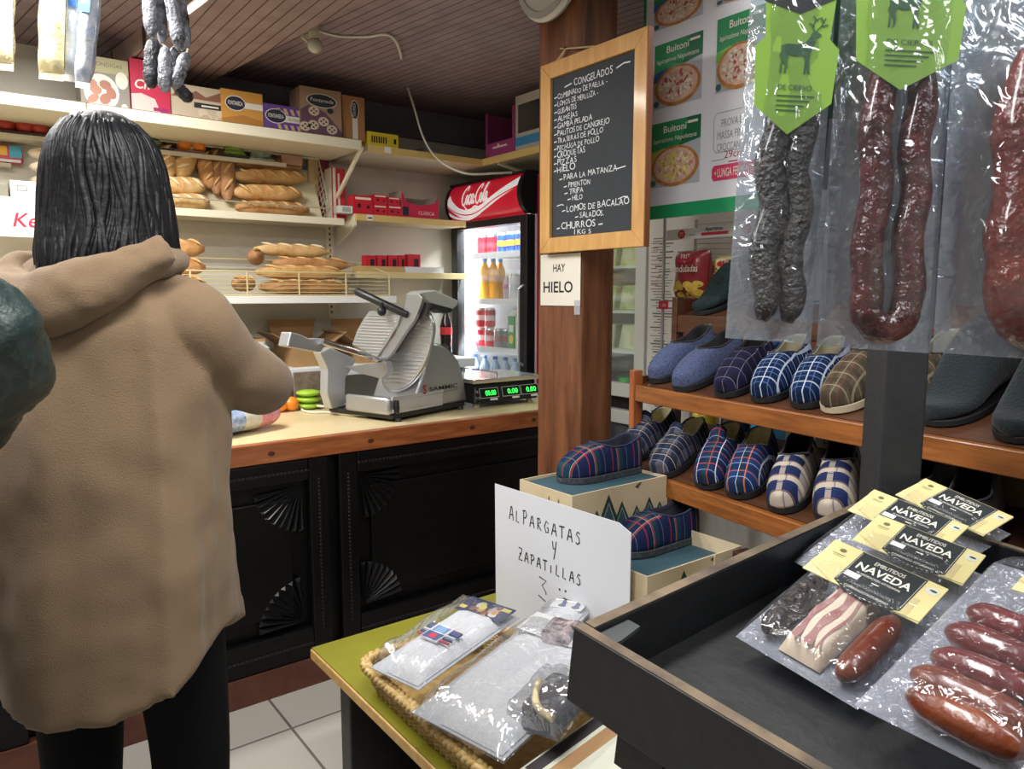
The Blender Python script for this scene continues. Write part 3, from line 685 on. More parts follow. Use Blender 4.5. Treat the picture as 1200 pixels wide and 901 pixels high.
# ------------------------------------------------------------- bread
crust = [mat(a, .6, noise_=(16, b, (1, 1, 1)), bump=(35, .35)) for a, b in (('dcb277', 'bd8a4c'), ('cf9d66', 'a87340'), ('e0c088', 'c8985a'), ('bd8d60', '966a42'))]
flour = mat('e8d3ae', .8)
def loaf(label, a, b, r, up, kind=0, group='loaves in the sloping rack', name='bread_loaf', slashes=4):
    a, b = Vector(a), Vector(b); d = (b-a); L = d.length; n = 14
    P = [a+d*(k/n) for k in range(n+1)]
    R = [r*max(.12, (1-abs(2*k/n-1)**3.2))**.55*(1+.04*math.sin(k*2.1+kind)) for k in range(n+1)]
    mb = MB().mat(crust[kind]).tube(P, R, 14)
    up = Vector(up).normalized(); dn = d.normalized(); sd = dn.cross(up)
    mb.mat(crust[2] if kind != 2 else flour)
    for k in range(slashes):
        c = a+d*((k+.8)/(slashes+.6)); q = []
        for j in range(7):
            t = j/6*2-1; off = sd*(t*r*.55)+dn*(t*L*.35/slashes)
            hh = math.sqrt(max(0, 1-(t*.55)**2))*r
            q.append(c+off+up*(hh*1.0))
        mb.tube(q, [r*v for v in (.02, .11, .16, .18, .16, .11, .02)], 6)
    return tag(mb.build(name, smooth=60), label, 'bread', group)
RP = Vector((0, 3.70, 1.757)); RU = Vector((0, .13, .27)).normalized(); RN = Vector((0, -RU.z, RU.y))
def rk(px, py, r): return onplane(px, py, RP+RN*r, RN)
LV = [((193, 170), (197, 209), .045, 2, 'upright loaf, leftmost in the sloping rack'), ((224, 172), (211, 208), .048, 2, 'upright loaf leaning right, second in the rack'),
      ((237, 177), (246, 220), .042, 1, 'brown upright loaf left of the two long dark ones'), ((251, 170), (254, 228), .036, 3, 'long dark upright loaf in the rack middle'), ((264, 166), (267, 236), .042, 3, 'longest dark upright loaf, beside the lying baguettes'),
      ((192, 217), (240, 219), .046, 2, 'lying golden loaf under the leftmost upright loaves'), ((196, 236), (245, 236), .040, 2, 'bottom lying golden loaf at the left of the rack'),
      ((272, 183), (354, 191), .026, 3, 'topmost thin baguette of the lying stack'), ((273, 190), (353, 197), .036, 1, 'second baguette from the top of the lying stack'), ((273, 206), (358, 209), .041, 0, 'third baguette from the top with many slashes'),
      ((273, 225), (353, 228), .045, 0, 'fat golden baguette, second from the bottom'), ((276, 243), (362, 246), .041, 1, 'floury baguette at the bottom of the lying stack')]
for a, b, r, kd, lb in LV: loaf(lb, rk(*a, r+.004), rk(*b, r+.004), r*.93, RN, kd, slashes=5 if abs(b[0]-a[0]) > 60 else 3)
# sloping wire rack
rkx0, rkx1 = .62, 1.58
wr = thing('bread_rack', 'sloping wire bread rack with cream back board on the left ledge', 'rack', (1.1, 3.72, 1.757))
def rp(x, v, n): return Vector((x, RP.y, RP.z))+RU*v+RN*n
mb = MB().mat(mat('d9cfae', .7)); q = [rp(rkx0, 0, 0), rp(rkx1, 0, 0), rp(rkx1, .29, 0), rp(rkx0, .29, 0)]; mb.hexa([c-RN*.006 for c in q], q); mb.build('back_board', wr, True)
wirem = mat('c9c2a8', .35, .5); mb = MB().mat(wirem)
for loop_n in (.105,):
    mb.tube([rp(rkx0, .29, 0), rp(rkx0, .29, loop_n), rp(rkx1, .29, loop_n), rp(rkx1, .29, 0)], .004, 6)
    mb.tube([rp(rkx0, .0, .0), rp(rkx0, .0, loop_n), rp(rkx1, .0, loop_n), rp(rkx1, .0, 0)], .004, 6)
    for x in (rkx0, rkx1): mb.tube([rp(x, 0, loop_n), rp(x, .29, loop_n)], .004, 6)
mb.build('outer_wire', wr, True)
mb = MB().mat(wirem)
for x in (rkx0, rkx1):
    for k in range(1, 9): mb.tube([rp(x, .29*k/9, 0), rp(x, .29*k/9, .105)], .0018, 5)
    for n_ in (.035, .07): mb.tube([rp(x, 0, n_), rp(x, .29, n_)], .0018, 5)
for k in range(1, 8):
    x = rkx0+(rkx1-rkx0)*k/8; mb.tube([rp(x, .29, 0), rp(x, .29, .105)], .0018, 5)
o = mb.build('mesh_wire', wr, True)
# lower wire basket with loaves
bz0 = 1.3635; bz1 = ony(340, 319, 3.46).z; bx0, bx1 = .62, 1.83
wb = thing('bread_basket', 'cream wire basket of loaves on the white lower shelf', 'basket', ((bx0+bx1)/2, 3.62, bz0))
bw = mat('dccf9f', .4, .2); mb = MB().mat(bw)
for z in (bz0+.004, bz1): mb.tube([(bx0, 3.46, z), (bx1, 3.46, z), (bx1, 3.80, z+(.07 if z == bz1 else 0)), (bx0, 3.80, z+(.07 if z == bz1 else 0))], .004, 6, True)
for x in (bx0, bx0+.24, bx0+.485, bx0+.73, bx0+.97, bx1): mb.tube([(x, 3.46, bz0), (x, 3.46, bz1)], .004, 6)
for x in (bx0, bx1): mb.tube([(x, 3.80, bz0), (x, 3.80, bz1+.07)], .004, 6)
mb.build('frame', wb, True)
mb = MB().mat(bw)
for k in range(1, 6):
    z = bz0+(bz1-bz0)*k/6; mb.tube([(bx0, 3.46, z), (bx1, 3.46, z), (bx1, 3.80, z)], .0018, 5)
for k in range(1, 12): mb.tube([(bx0+(bx1-bx0)*k/12, 3.46, bz0+.003), (bx0+(bx1-bx0)*k/12, 3.80, bz0+.003)], .0018, 5)
mb.build('mesh_wire', wb, True)
zb = bz0+.008
def lb2(label, p0, p1, Y0, Y1, r, kd, z=None):
    a = ony(*p0, Y0); b = ony(*p1, Y1)
    if z: a.z = b.z = z
    loaf(label, a, b, r, (0, -.6, 1), kd, 'loaves in the wire basket')
lb2('long lower loaf at the front of the wire basket', (306, 338), (408, 340), 3.51, 3.51, .035, 1, zb+.036)
lb2('lower loaf at the rear of the wire basket', (303, 330), (405, 330), 3.60, 3.60, .035, 0, zb+.036)
lb2('second layer loaf at the front of the wire basket', (300, 325), (404, 326), 3.53, 3.53, .034, 0, zb+.105)
lb2('loaf jutting right over the basket rim', (318, 314), (410, 316), 3.60, 3.60, .033, 1, zb+.150)
lb2('floury topmost loaf of the wire basket', (298, 299), (386, 299), 3.61, 3.61, .032, 2, zb+.215)
lb2('dark round-ended loaf pointing forward from the basket', (300, 308), (300, 308), 3.50, 3.72, .038, 3, zb+.178)
lb2('short loaf lying at the left end of the basket', (272, 322), (298, 330), 3.52, 3.56, .036, 3, zb+.05)
lb2('loaf behind the shoulder of the camel coat', (232, 302), (270, 308), 3.52, 3.52, .032, 1, zb+.15) if False else None
for k, (lb, z_, y_) in enumerate((('bottom loaf at the far left of the basket', .05, 3.55), ('middle loaf at the far left of the basket', .13, 3.56), ('loaf peeking over the camel coat shoulder, left in the basket', .212, 3.56))):
    loaf(lb, Vector((.68, y_, bz0+z_)), Vector((.95, y_, bz0+z_)), .040, (0, -.6, 1), 1, 'loaves in the wire basket')

# ------------------------------------------------------------- left side of the ledge
def ybox(name, label, pl, pr, pt, zb, Y, dep, col, art=None, cat='box', group=None):
    a = ony(pl, 200, Y).x; b = ony(pr, 200, Y).x; h = ony((pl+pr)/2, pt, Y).z-zb
    t = thing(name, label, cat, ((a+b)/2, Y, zb), group)
    MB().mat(mat(col, .6)).box((-(b-a)/2, 0, 0), ((b-a)/2, dep, h)).build('carton_body', t, bevel=.0025)
    if art: mb = MB(frame((-(b-a)/2, -.0006, 0), (1, 0, 0), (0, 0, 1))); art(mb, b-a, h); mb.build('printed_front', t, fixn=False)
    return t
def a_white(mb, w, h): mb.mat(mat('8a8f8a', .7)).rect(w*.2, h*.45, w*.5, h*.75, .0003); mb.mat(mat('dfe3da', .6)).rect(w*.23, h*.5, w*.47, h*.7, .0006)
ybox('small_box', 'white small box with faint grey logo on left ledge', 10, 50, 212, 1.7555, 3.66, .12, 'd8dbd0', a_white)
ybox('small_box', 'grey-brown little box left of the white small box', -6, 8, 216, 1.7555, 3.66, .10, '8d8a7a')
def pastry(lb, px, py, w_, z):
    a = ony(px, py, 3.68); t = MB().mat(mat('b59b7c', .6, noise_=(20, 'd6c9b6'))); t.ball((a.x, 3.70, z), w_, 12, (1.3, 1, .5)); tag(t.build('wrapped_pastry', smooth=180), lb, 'pastry', 'wrapped pastries on the ledge')
zz = 1.7555
for k, lb in enumerate(('bottom wrapped pastry in the pile left of the dark hair', 'wrapped pastry second from the bottom of the pile', 'wrapped pastry second from the top of the pile', 'topmost wrapped pastry of the pile left of the hair')):
    pastry(lb, 58, 200, .055, zz+.0275+k*.055)
sw = MB().mat(mat('c9c1ac', .6)).box((-1.3, 3.80, 1.90), (.26, 3.853, 1.915)); tag(sw.build('small_shelf'), 'short pale shelf strip carrying the pink and blue packet', 'shelf')
def a_pink(mb, w, h): mb.mat(mat('4aa9c4', .5)).rect(w*.5, h*.3, w*.95, h*.95, .0003); mb.mat(mat('e8b23c', .5)).rect(w*.05, h*.4, w*.42, h*.9, .0003); mb.mat(mat('e9dcdc', .5)).rect(w*.05, h*.05, w*.9, h*.2, .0004)
def yb2():
    a = ony(-4, 170, 3.70).x; b = ony(29, 170, 3.70).x
    t = thing('biscuit_packet', 'pink and blue biscuit packet at far left', 'packet', ((a+b)/2, 3.80, 1.9155))
    MB().mat(mat('c4485a', .5)).box((-(b-a)/2, 0, 0), ((b-a)/2, .05, .075)).build('wrapper', t, bevel=.012)
    mb = MB(frame((-(b-a)/2, -.001, 0), (1, 0, 0), (0, 0, 1))); a_pink(mb, b-a, .075); mb.build('printed_front', t, fixn=False)
yb2()
mb = MB(); p = ony(10, 256, 3.60); q = ony(62, 230, 3.60)
nb = thing('price_banner', 'white strip with red handwritten script below the left ledge', 'sign', (.35, 3.59, 1.62))
x0 = ony(-40, 245, 3.595).x; x1 = ony(75, 245, 3.595).x
MB().mat(white).box((x0, 3.590, 1.60), (x1, 3.5995, 1.722)).build('card', nb, True)
MB(frame((ony(14, 250, 3.589).x, 3.5895, 1.64), (1, 0, 0), (0, 0, 1))).mat(mat('c22545', .6)).text('Kenn', 0, 0, h=.055, al='l', shear=.25, bold=.012).build('lettering', nb, True)

# ------------------------------------------------------------- right shelves: red packs
redp = mat('c81f34', .45)
def a_pack(mb, w, h):
    mb.mat(redp).rect(0, 0, w, h); mb.mat(m_w).rect(w*.1, h*.78, w*.9, h*.9, .0003); mb.mat(mat('2a1216', .6)).ell(w*.3, h*.45, w*.09, h*.13, .0004).ell(w*.75, h*.4, w*.07, h*.1, .0004)
g = 'red packs on the middle right shelf'
S2 = 1.7875; Y2 = 3.615
ybox('coffee_pack', 'red coffee pack at the left of the middle right shelf', 413, 436, 229, S2, Y2, .07, 'c81f34', a_pack, 'pack', g)
ybox('coffee_pack', 'lower red coffee pack second from the left', 436.5, 453, 240, S2, Y2, .07, 'c81f34', a_pack, 'pack', g)
zz = S2+(ony(445, 240, Y2).z-S2)+.0005
ybox('coffee_pack', 'red coffee pack stacked on top of the second one', 437, 453, 228, zz, Y2, .07, 'c81f34', a_pack, 'pack', g)
ybox('coffee_pack', 'lower red coffee pack next to the open display tray', 453.5, 470, 241, S2, Y2, .07, 'c81f34', a_pack, 'pack', g)
ybox('coffee_pack', 'red coffee pack leaning on top beside the open tray', 454, 468, 231, S2+(ony(461, 241, Y2).z-S2)+.0005, Y2, .07, 'c81f34', a_pack, 'pack', g)
def a_bar(mb, w, h):
    mb.mat(white_print).rect(0, 0, w, h); mb.mat(ink)
    for k in range(14): mb.rect(w*(.25+k*.045), h*.15, w*(.25+k*.045+.02), h*.85, .0003)
ybox('coffee_pack', 'white barcode end of a pack lying left of the red packs', 396, 412, 241, S2, Y2, .07, 'dcd9d0', a_bar, 'pack')
def a_rb(mb, w, h): mb.mat(mat('c62f3c', .5)).rect(0, 0, w, h); mb.mat(m_w).rect(w*.1, 0, w*.3, h, .0003).rect(w*.45, h*.2, w*.6, h*.9, .0003)
ybox('upright_box', 'tall red and white box behind the shelf brace', 388, 404, 197, 1.7555, 3.70, .10, 'e0dcc8', a_rb)
tn = ybox('net_sack', 'maroon net sack hanging at the right of the bread rack', 374, 386, 183, 1.7555, 3.78, .06, '7c2238', lambda mb, w, h: (mb.mat(mat('8a8278', .8)).rect(w*.2, h*.25, w*.8, h*.75, .0004)), 'sack')
tc = ybox('cardboard_sheet', 'tan cardboard sheet upright beside the bread rack', 361.5, 373, 184, 1.7555, 3.79, .012, 'c9ad7d', None, 'cardboard')
# open display tray reading CLASICA
a = ony(471, 245, Y2).x; b = ony(514, 245, Y2).x; wd = b-a
ct = thing('display_tray', 'open crimson display tray reading clasica on the middle shelf', 'tray', ((a+b)/2, Y2, S2))
h0 = ony(490, 239, Y2).z-S2; h1 = ony(514, 231, Y2).z-S2; cr = mat('c51d46', .5); inn = mat('9c968c', .8)
mb = MB(frame((0, 0, 0), (1, 0, 0), (0, 0, 1))).mat(cr)
mb.prism([(-wd/2, 0), (wd/2, 0), (wd/2, h1), (wd*.38, h0*1.12), (0, h0*.9), (-wd*.36, h0*1.05), (-wd/2, h1*1.15)], -.003, 0); mb.build('front', ct)
mb = MB().mat(inn).box((-wd/2, .001, 0), (wd/2, .15, .003)).box((-wd/2, .145, .003), (wd/2, .15, h1)).box((-wd/2, .003, .003), (-wd/2+.003, .145, h1*1.15)).box((wd/2-.003, .003, .003), (wd/2, .145, h1)); mb.build('tray', ct)
mb = MB(frame((-wd/2, -.0006, 0), (1, 0, 0), (0, 0, 1))).mat(m_w).text('CLÁSICA', wd*.66, h0*.25, h=h0*.24); mb.mat(mat('2a2a34', .6)).rect(wd*.02, h0*.12, wd*.18, h0*.75); mb.build('lettering', ct, fixn=False)
mb = MB().mat(white).box((ony(430, 255, 3.598).x, 3.596, 1.755), (ony(437, 255, 3.598).x, 3.599, 1.784)); mb.mat(ink).box((ony(431, 255, 3.598).x, 3.5955, 1.765), (ony(436, 255, 3.598).x, 3.596, 1.772)); tag(mb.build('price_tag'), 'small white price tag on the middle right shelf edge', 'price tag')
mb = MB().mat(white).box((ony(452, 175, 3.40).x, 3.406, 2.072), (ony(459, 175, 3.40).x, 3.4095, 2.10)); tag(mb.build('price_tag'), 'small white price tag on the top right shelf edge', 'price tag')
# lower right shelf
S3 = 1.4925
def trayopen(name, lb, pl, pr, pt, Y, dep, col):
    a = ony(pl, 320, Y).x; b = ony(pr, 320, Y).x; h = ony((pl+pr)/2, pt, Y).z-S3; wd = b-a
    t = thing(name, lb, 'box', ((a+b)/2, Y, S3)); mb = MB().mat(mat(col, .7)); e = .004
    mb.box((-wd/2, 0, 0), (wd/2, dep, e)).box((-wd/2, 0, e), (wd/2, e, h)).box((-wd/2, dep-e, e), (wd/2, dep, h)).box((-wd/2, e, e), (-wd/2+e, dep-e, h)).box((wd/2-e, e, e), (wd/2, dep-e, h)); mb.build('tray', t); return h
h = trayopen('card_tray', 'tan card tray of red packs on the lower right shelf', 424, 474, 312, 3.62, .12, 'c4a26c')
trayopen('card_tray', 'white card box at right end of the lower right shelf', 475, 520, 313, 3.62, .14, 'dadcdc')
def a_sm(mb, w, h): mb.mat(redp).rect(0, 0, w, h); mb.mat(mat('2a1216', .6)).rect(w*.45, h*.2, w*.85, h*.75, .0003)
for k, (pl, pr) in enumerate(((426, 438), (440, 451), (453, 464), (465, 473))):
    ybox('sweets_pack', ['first red sweets pack from the left in the tan tray', 'second red sweets pack in the tan tray', 'third red sweets pack in the tan tray', 'fourth red sweets pack, right end of the tan tray'][k], pl, pr, 299 if k < 3 else 299, S3+.0045, 3.64+.005*k, .05, 'c81f34', a_sm, 'pack', 'red sweets packs in the tan tray')
ybox('sweets_pack', 'red sweets pack upright in the white card box', 477, 491, 298, S3+.0045, 3.64, .05, 'b51c30', a_sm, 'pack')
# ------------------------------------------------------------- meat slicer
O_ = onz(460, 495, .885); SE1 = Vector((.951, .309, 0)); SE2 = Vector((-.309, .951, 0)); SM = frame(O_, SE1, SE2); SI = SM.inverted()
def SB(px, py, b): return SI @ onplane(px, py, O_+SE2*b, SE2)     # on the machine's plane b = const
def SA(px, py, a): return SI @ onplane(px, py, O_+SE1*a, SE1)
sl = thing('meat_slicer', 'grey metal meat slicer with round blade and black handle on the counter', 'slicer', SM)
body = mat('b9bbbd', .36, .75, bump=(300, .02)); plate = mat('c6c8ca', .34, .7); pale = mat('d2d3d3', .4, .4); dark = mat('1c1d20', .4)
mb = MB().mat(body)
pts = [SB(*q, 0) for q in ((455, 466), (486, 471.6), (497, 435), (505, 407), (508, 401), (515, 402), (524, 407), (532, 414), (538, 423), (543, 438), (546.5, 458), (548.5, 478), (455, 489))]
ZB = min(p.z for p in pts); T = frame((0, 0, 0), (1, 0, 0), (0, 0, 1)); mb.T = T     # local xy -> a,z ; extrude along -b
mb.prism([(p.x, max(p.z, .028)) for p in pts], -.24, 0); hs = mb.build('motor_housing', sl, smooth=25, bevel=.012)
mb = MB(T)
lg = SB(498, 459, -.002); mb.mat(mat('a3282c', .5)).text('S', lg.x, lg.y if False else SB(498, 461, 0).z, h=.034, z=.0015, bold=.03)
p0, p1 = SB(503, 460, 0), SB(536, 453, 0); mb.mat(mat('2b2c2e', .5)).text('SAMMIC', (p0.x+p1.x)/2, p0.z+.004, w=(p1.x-p0.x), h=.017, z=.0015, bold=.012)
mb.mat(mat('7c7e80', .5)).line([(p0.x+.02, p0.z-.008), (p1.x, p0.z-.004)], .003, .0015)
mb.build('lettering', hs, fixn=False)
p = SB(465, 479, 0); MB(frame((p.x, -.003, p.z), (1, 0, 0), (0, 0, 1))).mat(chrome).lathe([(.011, 0), (.011, .004), (0, .006)], 14).build('screw', hs)
lo_, hi_ = 0.0, .8
for _ in range(40):
    bc = (lo_+hi_)/2
    if SB(388.5, 479, bc).z > .0305: lo_ = bc
    else: hi_ = bc
bk = SA(405, 441, 0)
mb = MB().mat(pale)
B1 = bk.x; zt = SB(455, 466, 0).z
mb.box((0, .0, .035), (.006, B1, .05)); mb.box((0, 0, .085), (.30, B1, zt)); mb.box((0, 0, .035), (.012, .02, .085)); mb.box((.02, .02, .03), (.30, B1, .085))
mb.mat(dark).box((.006, .022, .036), (.02, B1-.02, .084)); mb.build('base', sl, bevel=.004)
MB().mat(dark).box((-.005, -.004, .012), (.44, max(B1+.03, bc+.05), .03)).build('base_plate', sl, bevel=.004)
for x, y in ((.03, .03), (.41, .03), (.03, B1), (.41, B1)): MB().mat(mat('2a2b2d', .6)).lathe([(.013, 0), (.016, .003), (.012, .014), (0, .014)], 12, (x, y, 0)).build('foot', sl)
# rear column carrying the tray
pts = [SB(*q, bc) for q in ((375, 413), (388, 407), (418, 421), (410, 436), (405, 443), (405, 480), (388.5, 479), (383.5, 462), (384, 433))]
mb = MB(T).mat(mat('c3c5c7', .4, .6)); mb.prism([(p.x, max(p.z, .0305)) for i, p in enumerate(pts)], -bc-.045, -bc); mb.build('rear_column', sl, bevel=.005)
mb = MB(T).mat(mat('b4b6b6', .35, .6)); bt = B1-.04
mb.prism([(p.x, p.z) for p in [SB(*q, bt) for q in ((337, 406), (341, 389), (352, 391.5), (363, 397), (378, 396.5), (383, 403), (376, 413))]], -bt-.05, -bt+.0); mb.build('slice_tray', sl, bevel=.004)
a1, a2, a3 = SB(378, 400, bt-.01), SB(420, 413, bt-.05), SB(449, 423, .16); MB().mat(chrome).tube([a1, a2, a3], .011, 8).build('tray_rail', sl, smooth=60)
def ribs(mb, poly, T, z0, n, inset=.06):
    """raised ridges across a plate outline"""
    ys = [q[1] for q in poly]; y0_, y1_ = min(ys), max(ys); h = y1_-y0_
    for k in range(n):
        y = y0_+h*(.1+.8*k/(n-1)); xs = []
        for (xa, ya), (xb, yb) in zip(poly, poly[1:]+poly[:1]):
            if (ya-y)*(yb-y) < 0: xs.append(xa+(xb-xa)*(y-ya)/(yb-ya))
        if len(xs) >= 2:
            a, b = min(xs), max(xs); m = (b-a)*inset
            T0 = mb.T; mb.tube([(a+m, y, z0), (b-m, y, z0)], .0036, 5); mb.T = T0
TA = frame((0, 0, 0), (0, -1, 0), (0, 0, 1))     # xy -> (-b, z), normal -a
def plateA(name, pxs, a, th, mm, nr=0, smooth_=0, par=sl, inset=.06):
    P = [SA(*q, a) for q in pxs]; poly = [(-p.y if False else -(p.y), p.z) for p in P]
    mb = MB(Matrix.Translation((a, 0, 0)) @ TA).mat(mm)
    if smooth_: poly = [(v.x, v.y) for v in cat_rom([(x, y, 0) for x, y in poly], smooth_, True)]
    mb.prism(poly, -th, 0)
    if nr: ribs(mb, poly, None, .001, nr, inset)
    return mb.build(name, par, bevel=.0015)
plateA('carriage_plate', ((412.5, 404), (418, 388), (425, 375), (433, 364), (470, 366), (466, 380), (452, 403), (442, 418)), .05, .008, plate, 13)
plateA('blade_guard', ((500, 367), (506, 378), (507, 390), (503, 410), (496, 428), (485, 444), (474, 453), (462, 457), (452, 452), (449, 440), (452, 428), (457, 412), (467, 395), (480, 376), (490, 368)), .12, .014, plate, 17, 3)
plateA('blade', ((502, 364), (509, 377), (509.5, 391), (505, 411), (498, 430), (487, 446), (475, 456), (462, 460), (450, 454.5), (447, 440), (450, 427), (455, 411), (465, 393), (479, 373), (490, 365)), .136, .005, chrome, 0, 3)
plateA('carriage_arm', ((476, 346), (490, 344), (495, 349), (492, 360), (486, 374), (475, 389), (458, 415), (449, 424), (443, 416), (462, 393), (473, 364)), .06, .02, mat('bdbfc2', .3, .8))
plateA('arm_slot', ((493, 353), (503, 356), (499, 370), (488, 377), (478, 392), (463, 414), (459, 411), (474, 386), (486, 370)), .085, .015, mat('5d5f62', .35, .8))
plateA('carriage_foot', ((405, 430), (446, 424), (452, 424), (455, 436), (447, 444), (420, 437)), .03, .03, mat('a9abad', .35, .8))
pts = [SB(*q, .12) for q in ((491, 345), (496, 341.5), (510, 340), (537, 352), (536, 358), (531, 362), (505, 355))]
mb = MB(T).mat(pale).prism([(p.x, p.z) for p in pts], -.20, -.12); mb.build('sharpener_cover', sl, bevel=.004)
pts = [SB(*q, .125) for q in ((504, 356), (531, 362), (529, 366), (521, 367), (512, 362), (500, 366))]
MB(T).mat(dark).prism([(p.x, p.z) for p in pts], -.19, -.125).build('sharpener', sl, bevel=.003)
h0, h1 = SA(417, 341, .0), SA(478, 369, .06)
mb = MB().mat(dark).tube([h0, h0.lerp(h1, .02), h0.lerp(h1, .5), h0.lerp(h1, .98), h1], [.012, .016, .0155, .0145, .012], 12); mb.build('handle', sl, smooth=50)
k_ = SA(447.5, 365, .02); MB().mat(dark).ball(k_, .018, 10).tube([k_, k_+Vector((0, 0, .035))], .008, 8).build('clamp_knob', sl, smooth=60)

# ------------------------------------------------------------- scale
ca_ = onz(566, 484, .885); sx0, sx1, sy0, sy1 = 1.77, 2.12, 2.60, 2.88
sc = thing('shop_scale', 'black counter scale with steel pan and green digits beside the slicer', 'scale', ((sx0+sx1)/2, (sy0+sy1)/2, .885))
mb = MB().mat(mat('14171a', .4)); mb.hexa([(sx0, sy0, .905), (sx1, sy0, .905), (sx1, sy1, .905), (sx0, sy1, .905)], [(sx0+.02, sy0+.025, .985), (sx1-.02, sy0+.025, .985), (sx1-.02, sy1, .985), (sx0+.02, sy1, .985)]); mb.build('case', sc, True, bevel=.006)
for x in (sx0+.03, sx1-.03):
    for y in (sy0+.03, sy1-.03): MB().mat(mat('a9a48a', .5)).lathe([(.016, 0), (.012, .02), (0, .02)], 10, (x, y, .8855)).build('foot', sc, True)
MB().mat(mat('d0d4d2', .22, .8)).hexa([(sx0-.01, sy0-.005, .992), (sx1+.01, sy0-.005, .992), (sx1+.01, sy1+.02, .992), (sx0-.01, sy1+.02, .992)], [(sx0-.015, sy0-.01, 1.012), (sx1+.015, sy0-.01, 1.012), (sx1+.015, sy1+.02, 1.012), (sx0-.015, sy1+.02, 1.012)]).build('weighing_pan', sc, True, bevel=.003)
mb = MB().mat(mat('9a9c9e', .3, .8)).tube([(sx0+.12, sy0, 1.012), (sx0+.12, sy0, 1.035), (sx0+.12, sy1-.02, 1.035), (sx0+.12, sy1-.02, 1.012)], .003, 6); mb.build('pan_rail', sc, True)
mb = MB(frame((sx0, sy0-.0015, .905), (1, 0, 0), (0, .025, .08)))
for k, (x, t) in enumerate(((.085, '00.00'), (.205, '0.00'), (.31, '0.00'))):
    mb.mat(mat('e0e4de', .5)).rect(x-.05, .022, x+.05, .066, .0002); mb.mat(mat('0a120c', .3)).rect(x-.048, .024, x+.048, .064, .0006)
    mb.mat(mat('2fe04a', .5, emit=2.2)).text(t, x+.008, .033, h=.022, w=.056, z=.0012, bold=.015)
    mb.mat(white).rect(x+.0, .010, x+.04, .019, .0006)
mb.mat(mat('c9cbc9', .5)).text('kg', .022, .05, h=.011, z=.0006).text('T Z', .022, .02, h=.01, z=.0006)
mb.build('display', sc, True, fixn=False)

# ------------------------------------------------------------- rear counter goods
ZW = .8855
def pyr(name, lb, cat, pts, z0, z1, m, top=.9, bevel=.004, group=None):
    cx = sum(p[0] for p in pts)/len(pts); cy_ = sum(p[1] for p in pts)/len(pts)
    mb = MB().mat(m).hexa([(x, y, z0) for x, y in pts], [(cx+(x-cx)*top, cy_+(y-cy_)*top, z1) for x, y in pts]); return tag(mb.build(name, bevel=bevel), lb, cat, group)
# loops of white cable
P = [onz(*q, .891) for q in ((431, 487), (410, 486), (385, 483), (366, 483), (354, 480), (356, 474), (368, 473), (388, 474), (396, 476), (380, 479), (366, 476.5), (372, 472), (392, 472))]
for i, p in enumerate(P): p.z = .8905+(.0 if i < 8 else .011)
tag(MB().mat(mat('e6dfc8', .45)).tube(cat_rom(P, 5), .005, 8).build('power_cable', smooth=60), 'cream power cable looped on the counter by the slicer', 'cable')
def rear_fruit(nm, lb, px, py, r, col, grp, Y=3.02):
    p = ony(px, py, Y); t = thing(nm, lb, nm.split('_')[-1], (p.x, p.y, max(ZW, p.z-r)), grp)
    MB().mat(mat(col, .35, noise_=(20, col), bump=(70, .1))).ball((0, 0, r*.93), r, 14, (1, 1, .93)).build('skin', t, smooth=180)
    MB().mat(mat('4d4a25', .7)).lathe([(.004, 0), (.003, .008), (0, .008)], 6, (0, 0, r*1.84)).build('stem', t)
rear_fruit('orange', 'orange on the counter at the left edge of the fruit bag', 328, 476, .033, 'ee8a22', 'oranges at the rear of the counter')
rear_fruit('orange', 'orange on the counter nearest the wrapped apples', 341, 476, .033, 'ee8a22', 'oranges at the rear of the counter')
rear_fruit('orange', 'upper orange resting behind the two front oranges', 334, 471, .033, 'e98018', 'oranges at the rear of the counter', 3.065)
for k, lb in enumerate(('bottom green apple of the wrapped stack', 'middle green apple of the wrapped stack', 'top green apple of the wrapped stack')):
    t = thing('green_apple', lb, 'apple', (ony(366, 470, 3.0).x-.0+.0, 3.04, ZW+k*.027), 'wrapped green apples')
    MB().mat(mat('9cc43a', .35)).lathe([(0, .003), (.03, 0), (.053, .012), (.05, .02), (.03, .026), (0, .026)], 18).build('skin', t, smooth=180)
x0, x1 = ony(345, 460, 3.08).x, ony(400, 460, 3.08).x
gw = MB().mat(mat('8d7d72', .35, noise_=(30, '6b5d55'))).box((x0, 3.083, ZW), (x1, 3.094, 1.04)); tag(gw.build('wood_print_packet', bevel=.003), 'upright packet with wood-grain print behind the apples', 'packet')
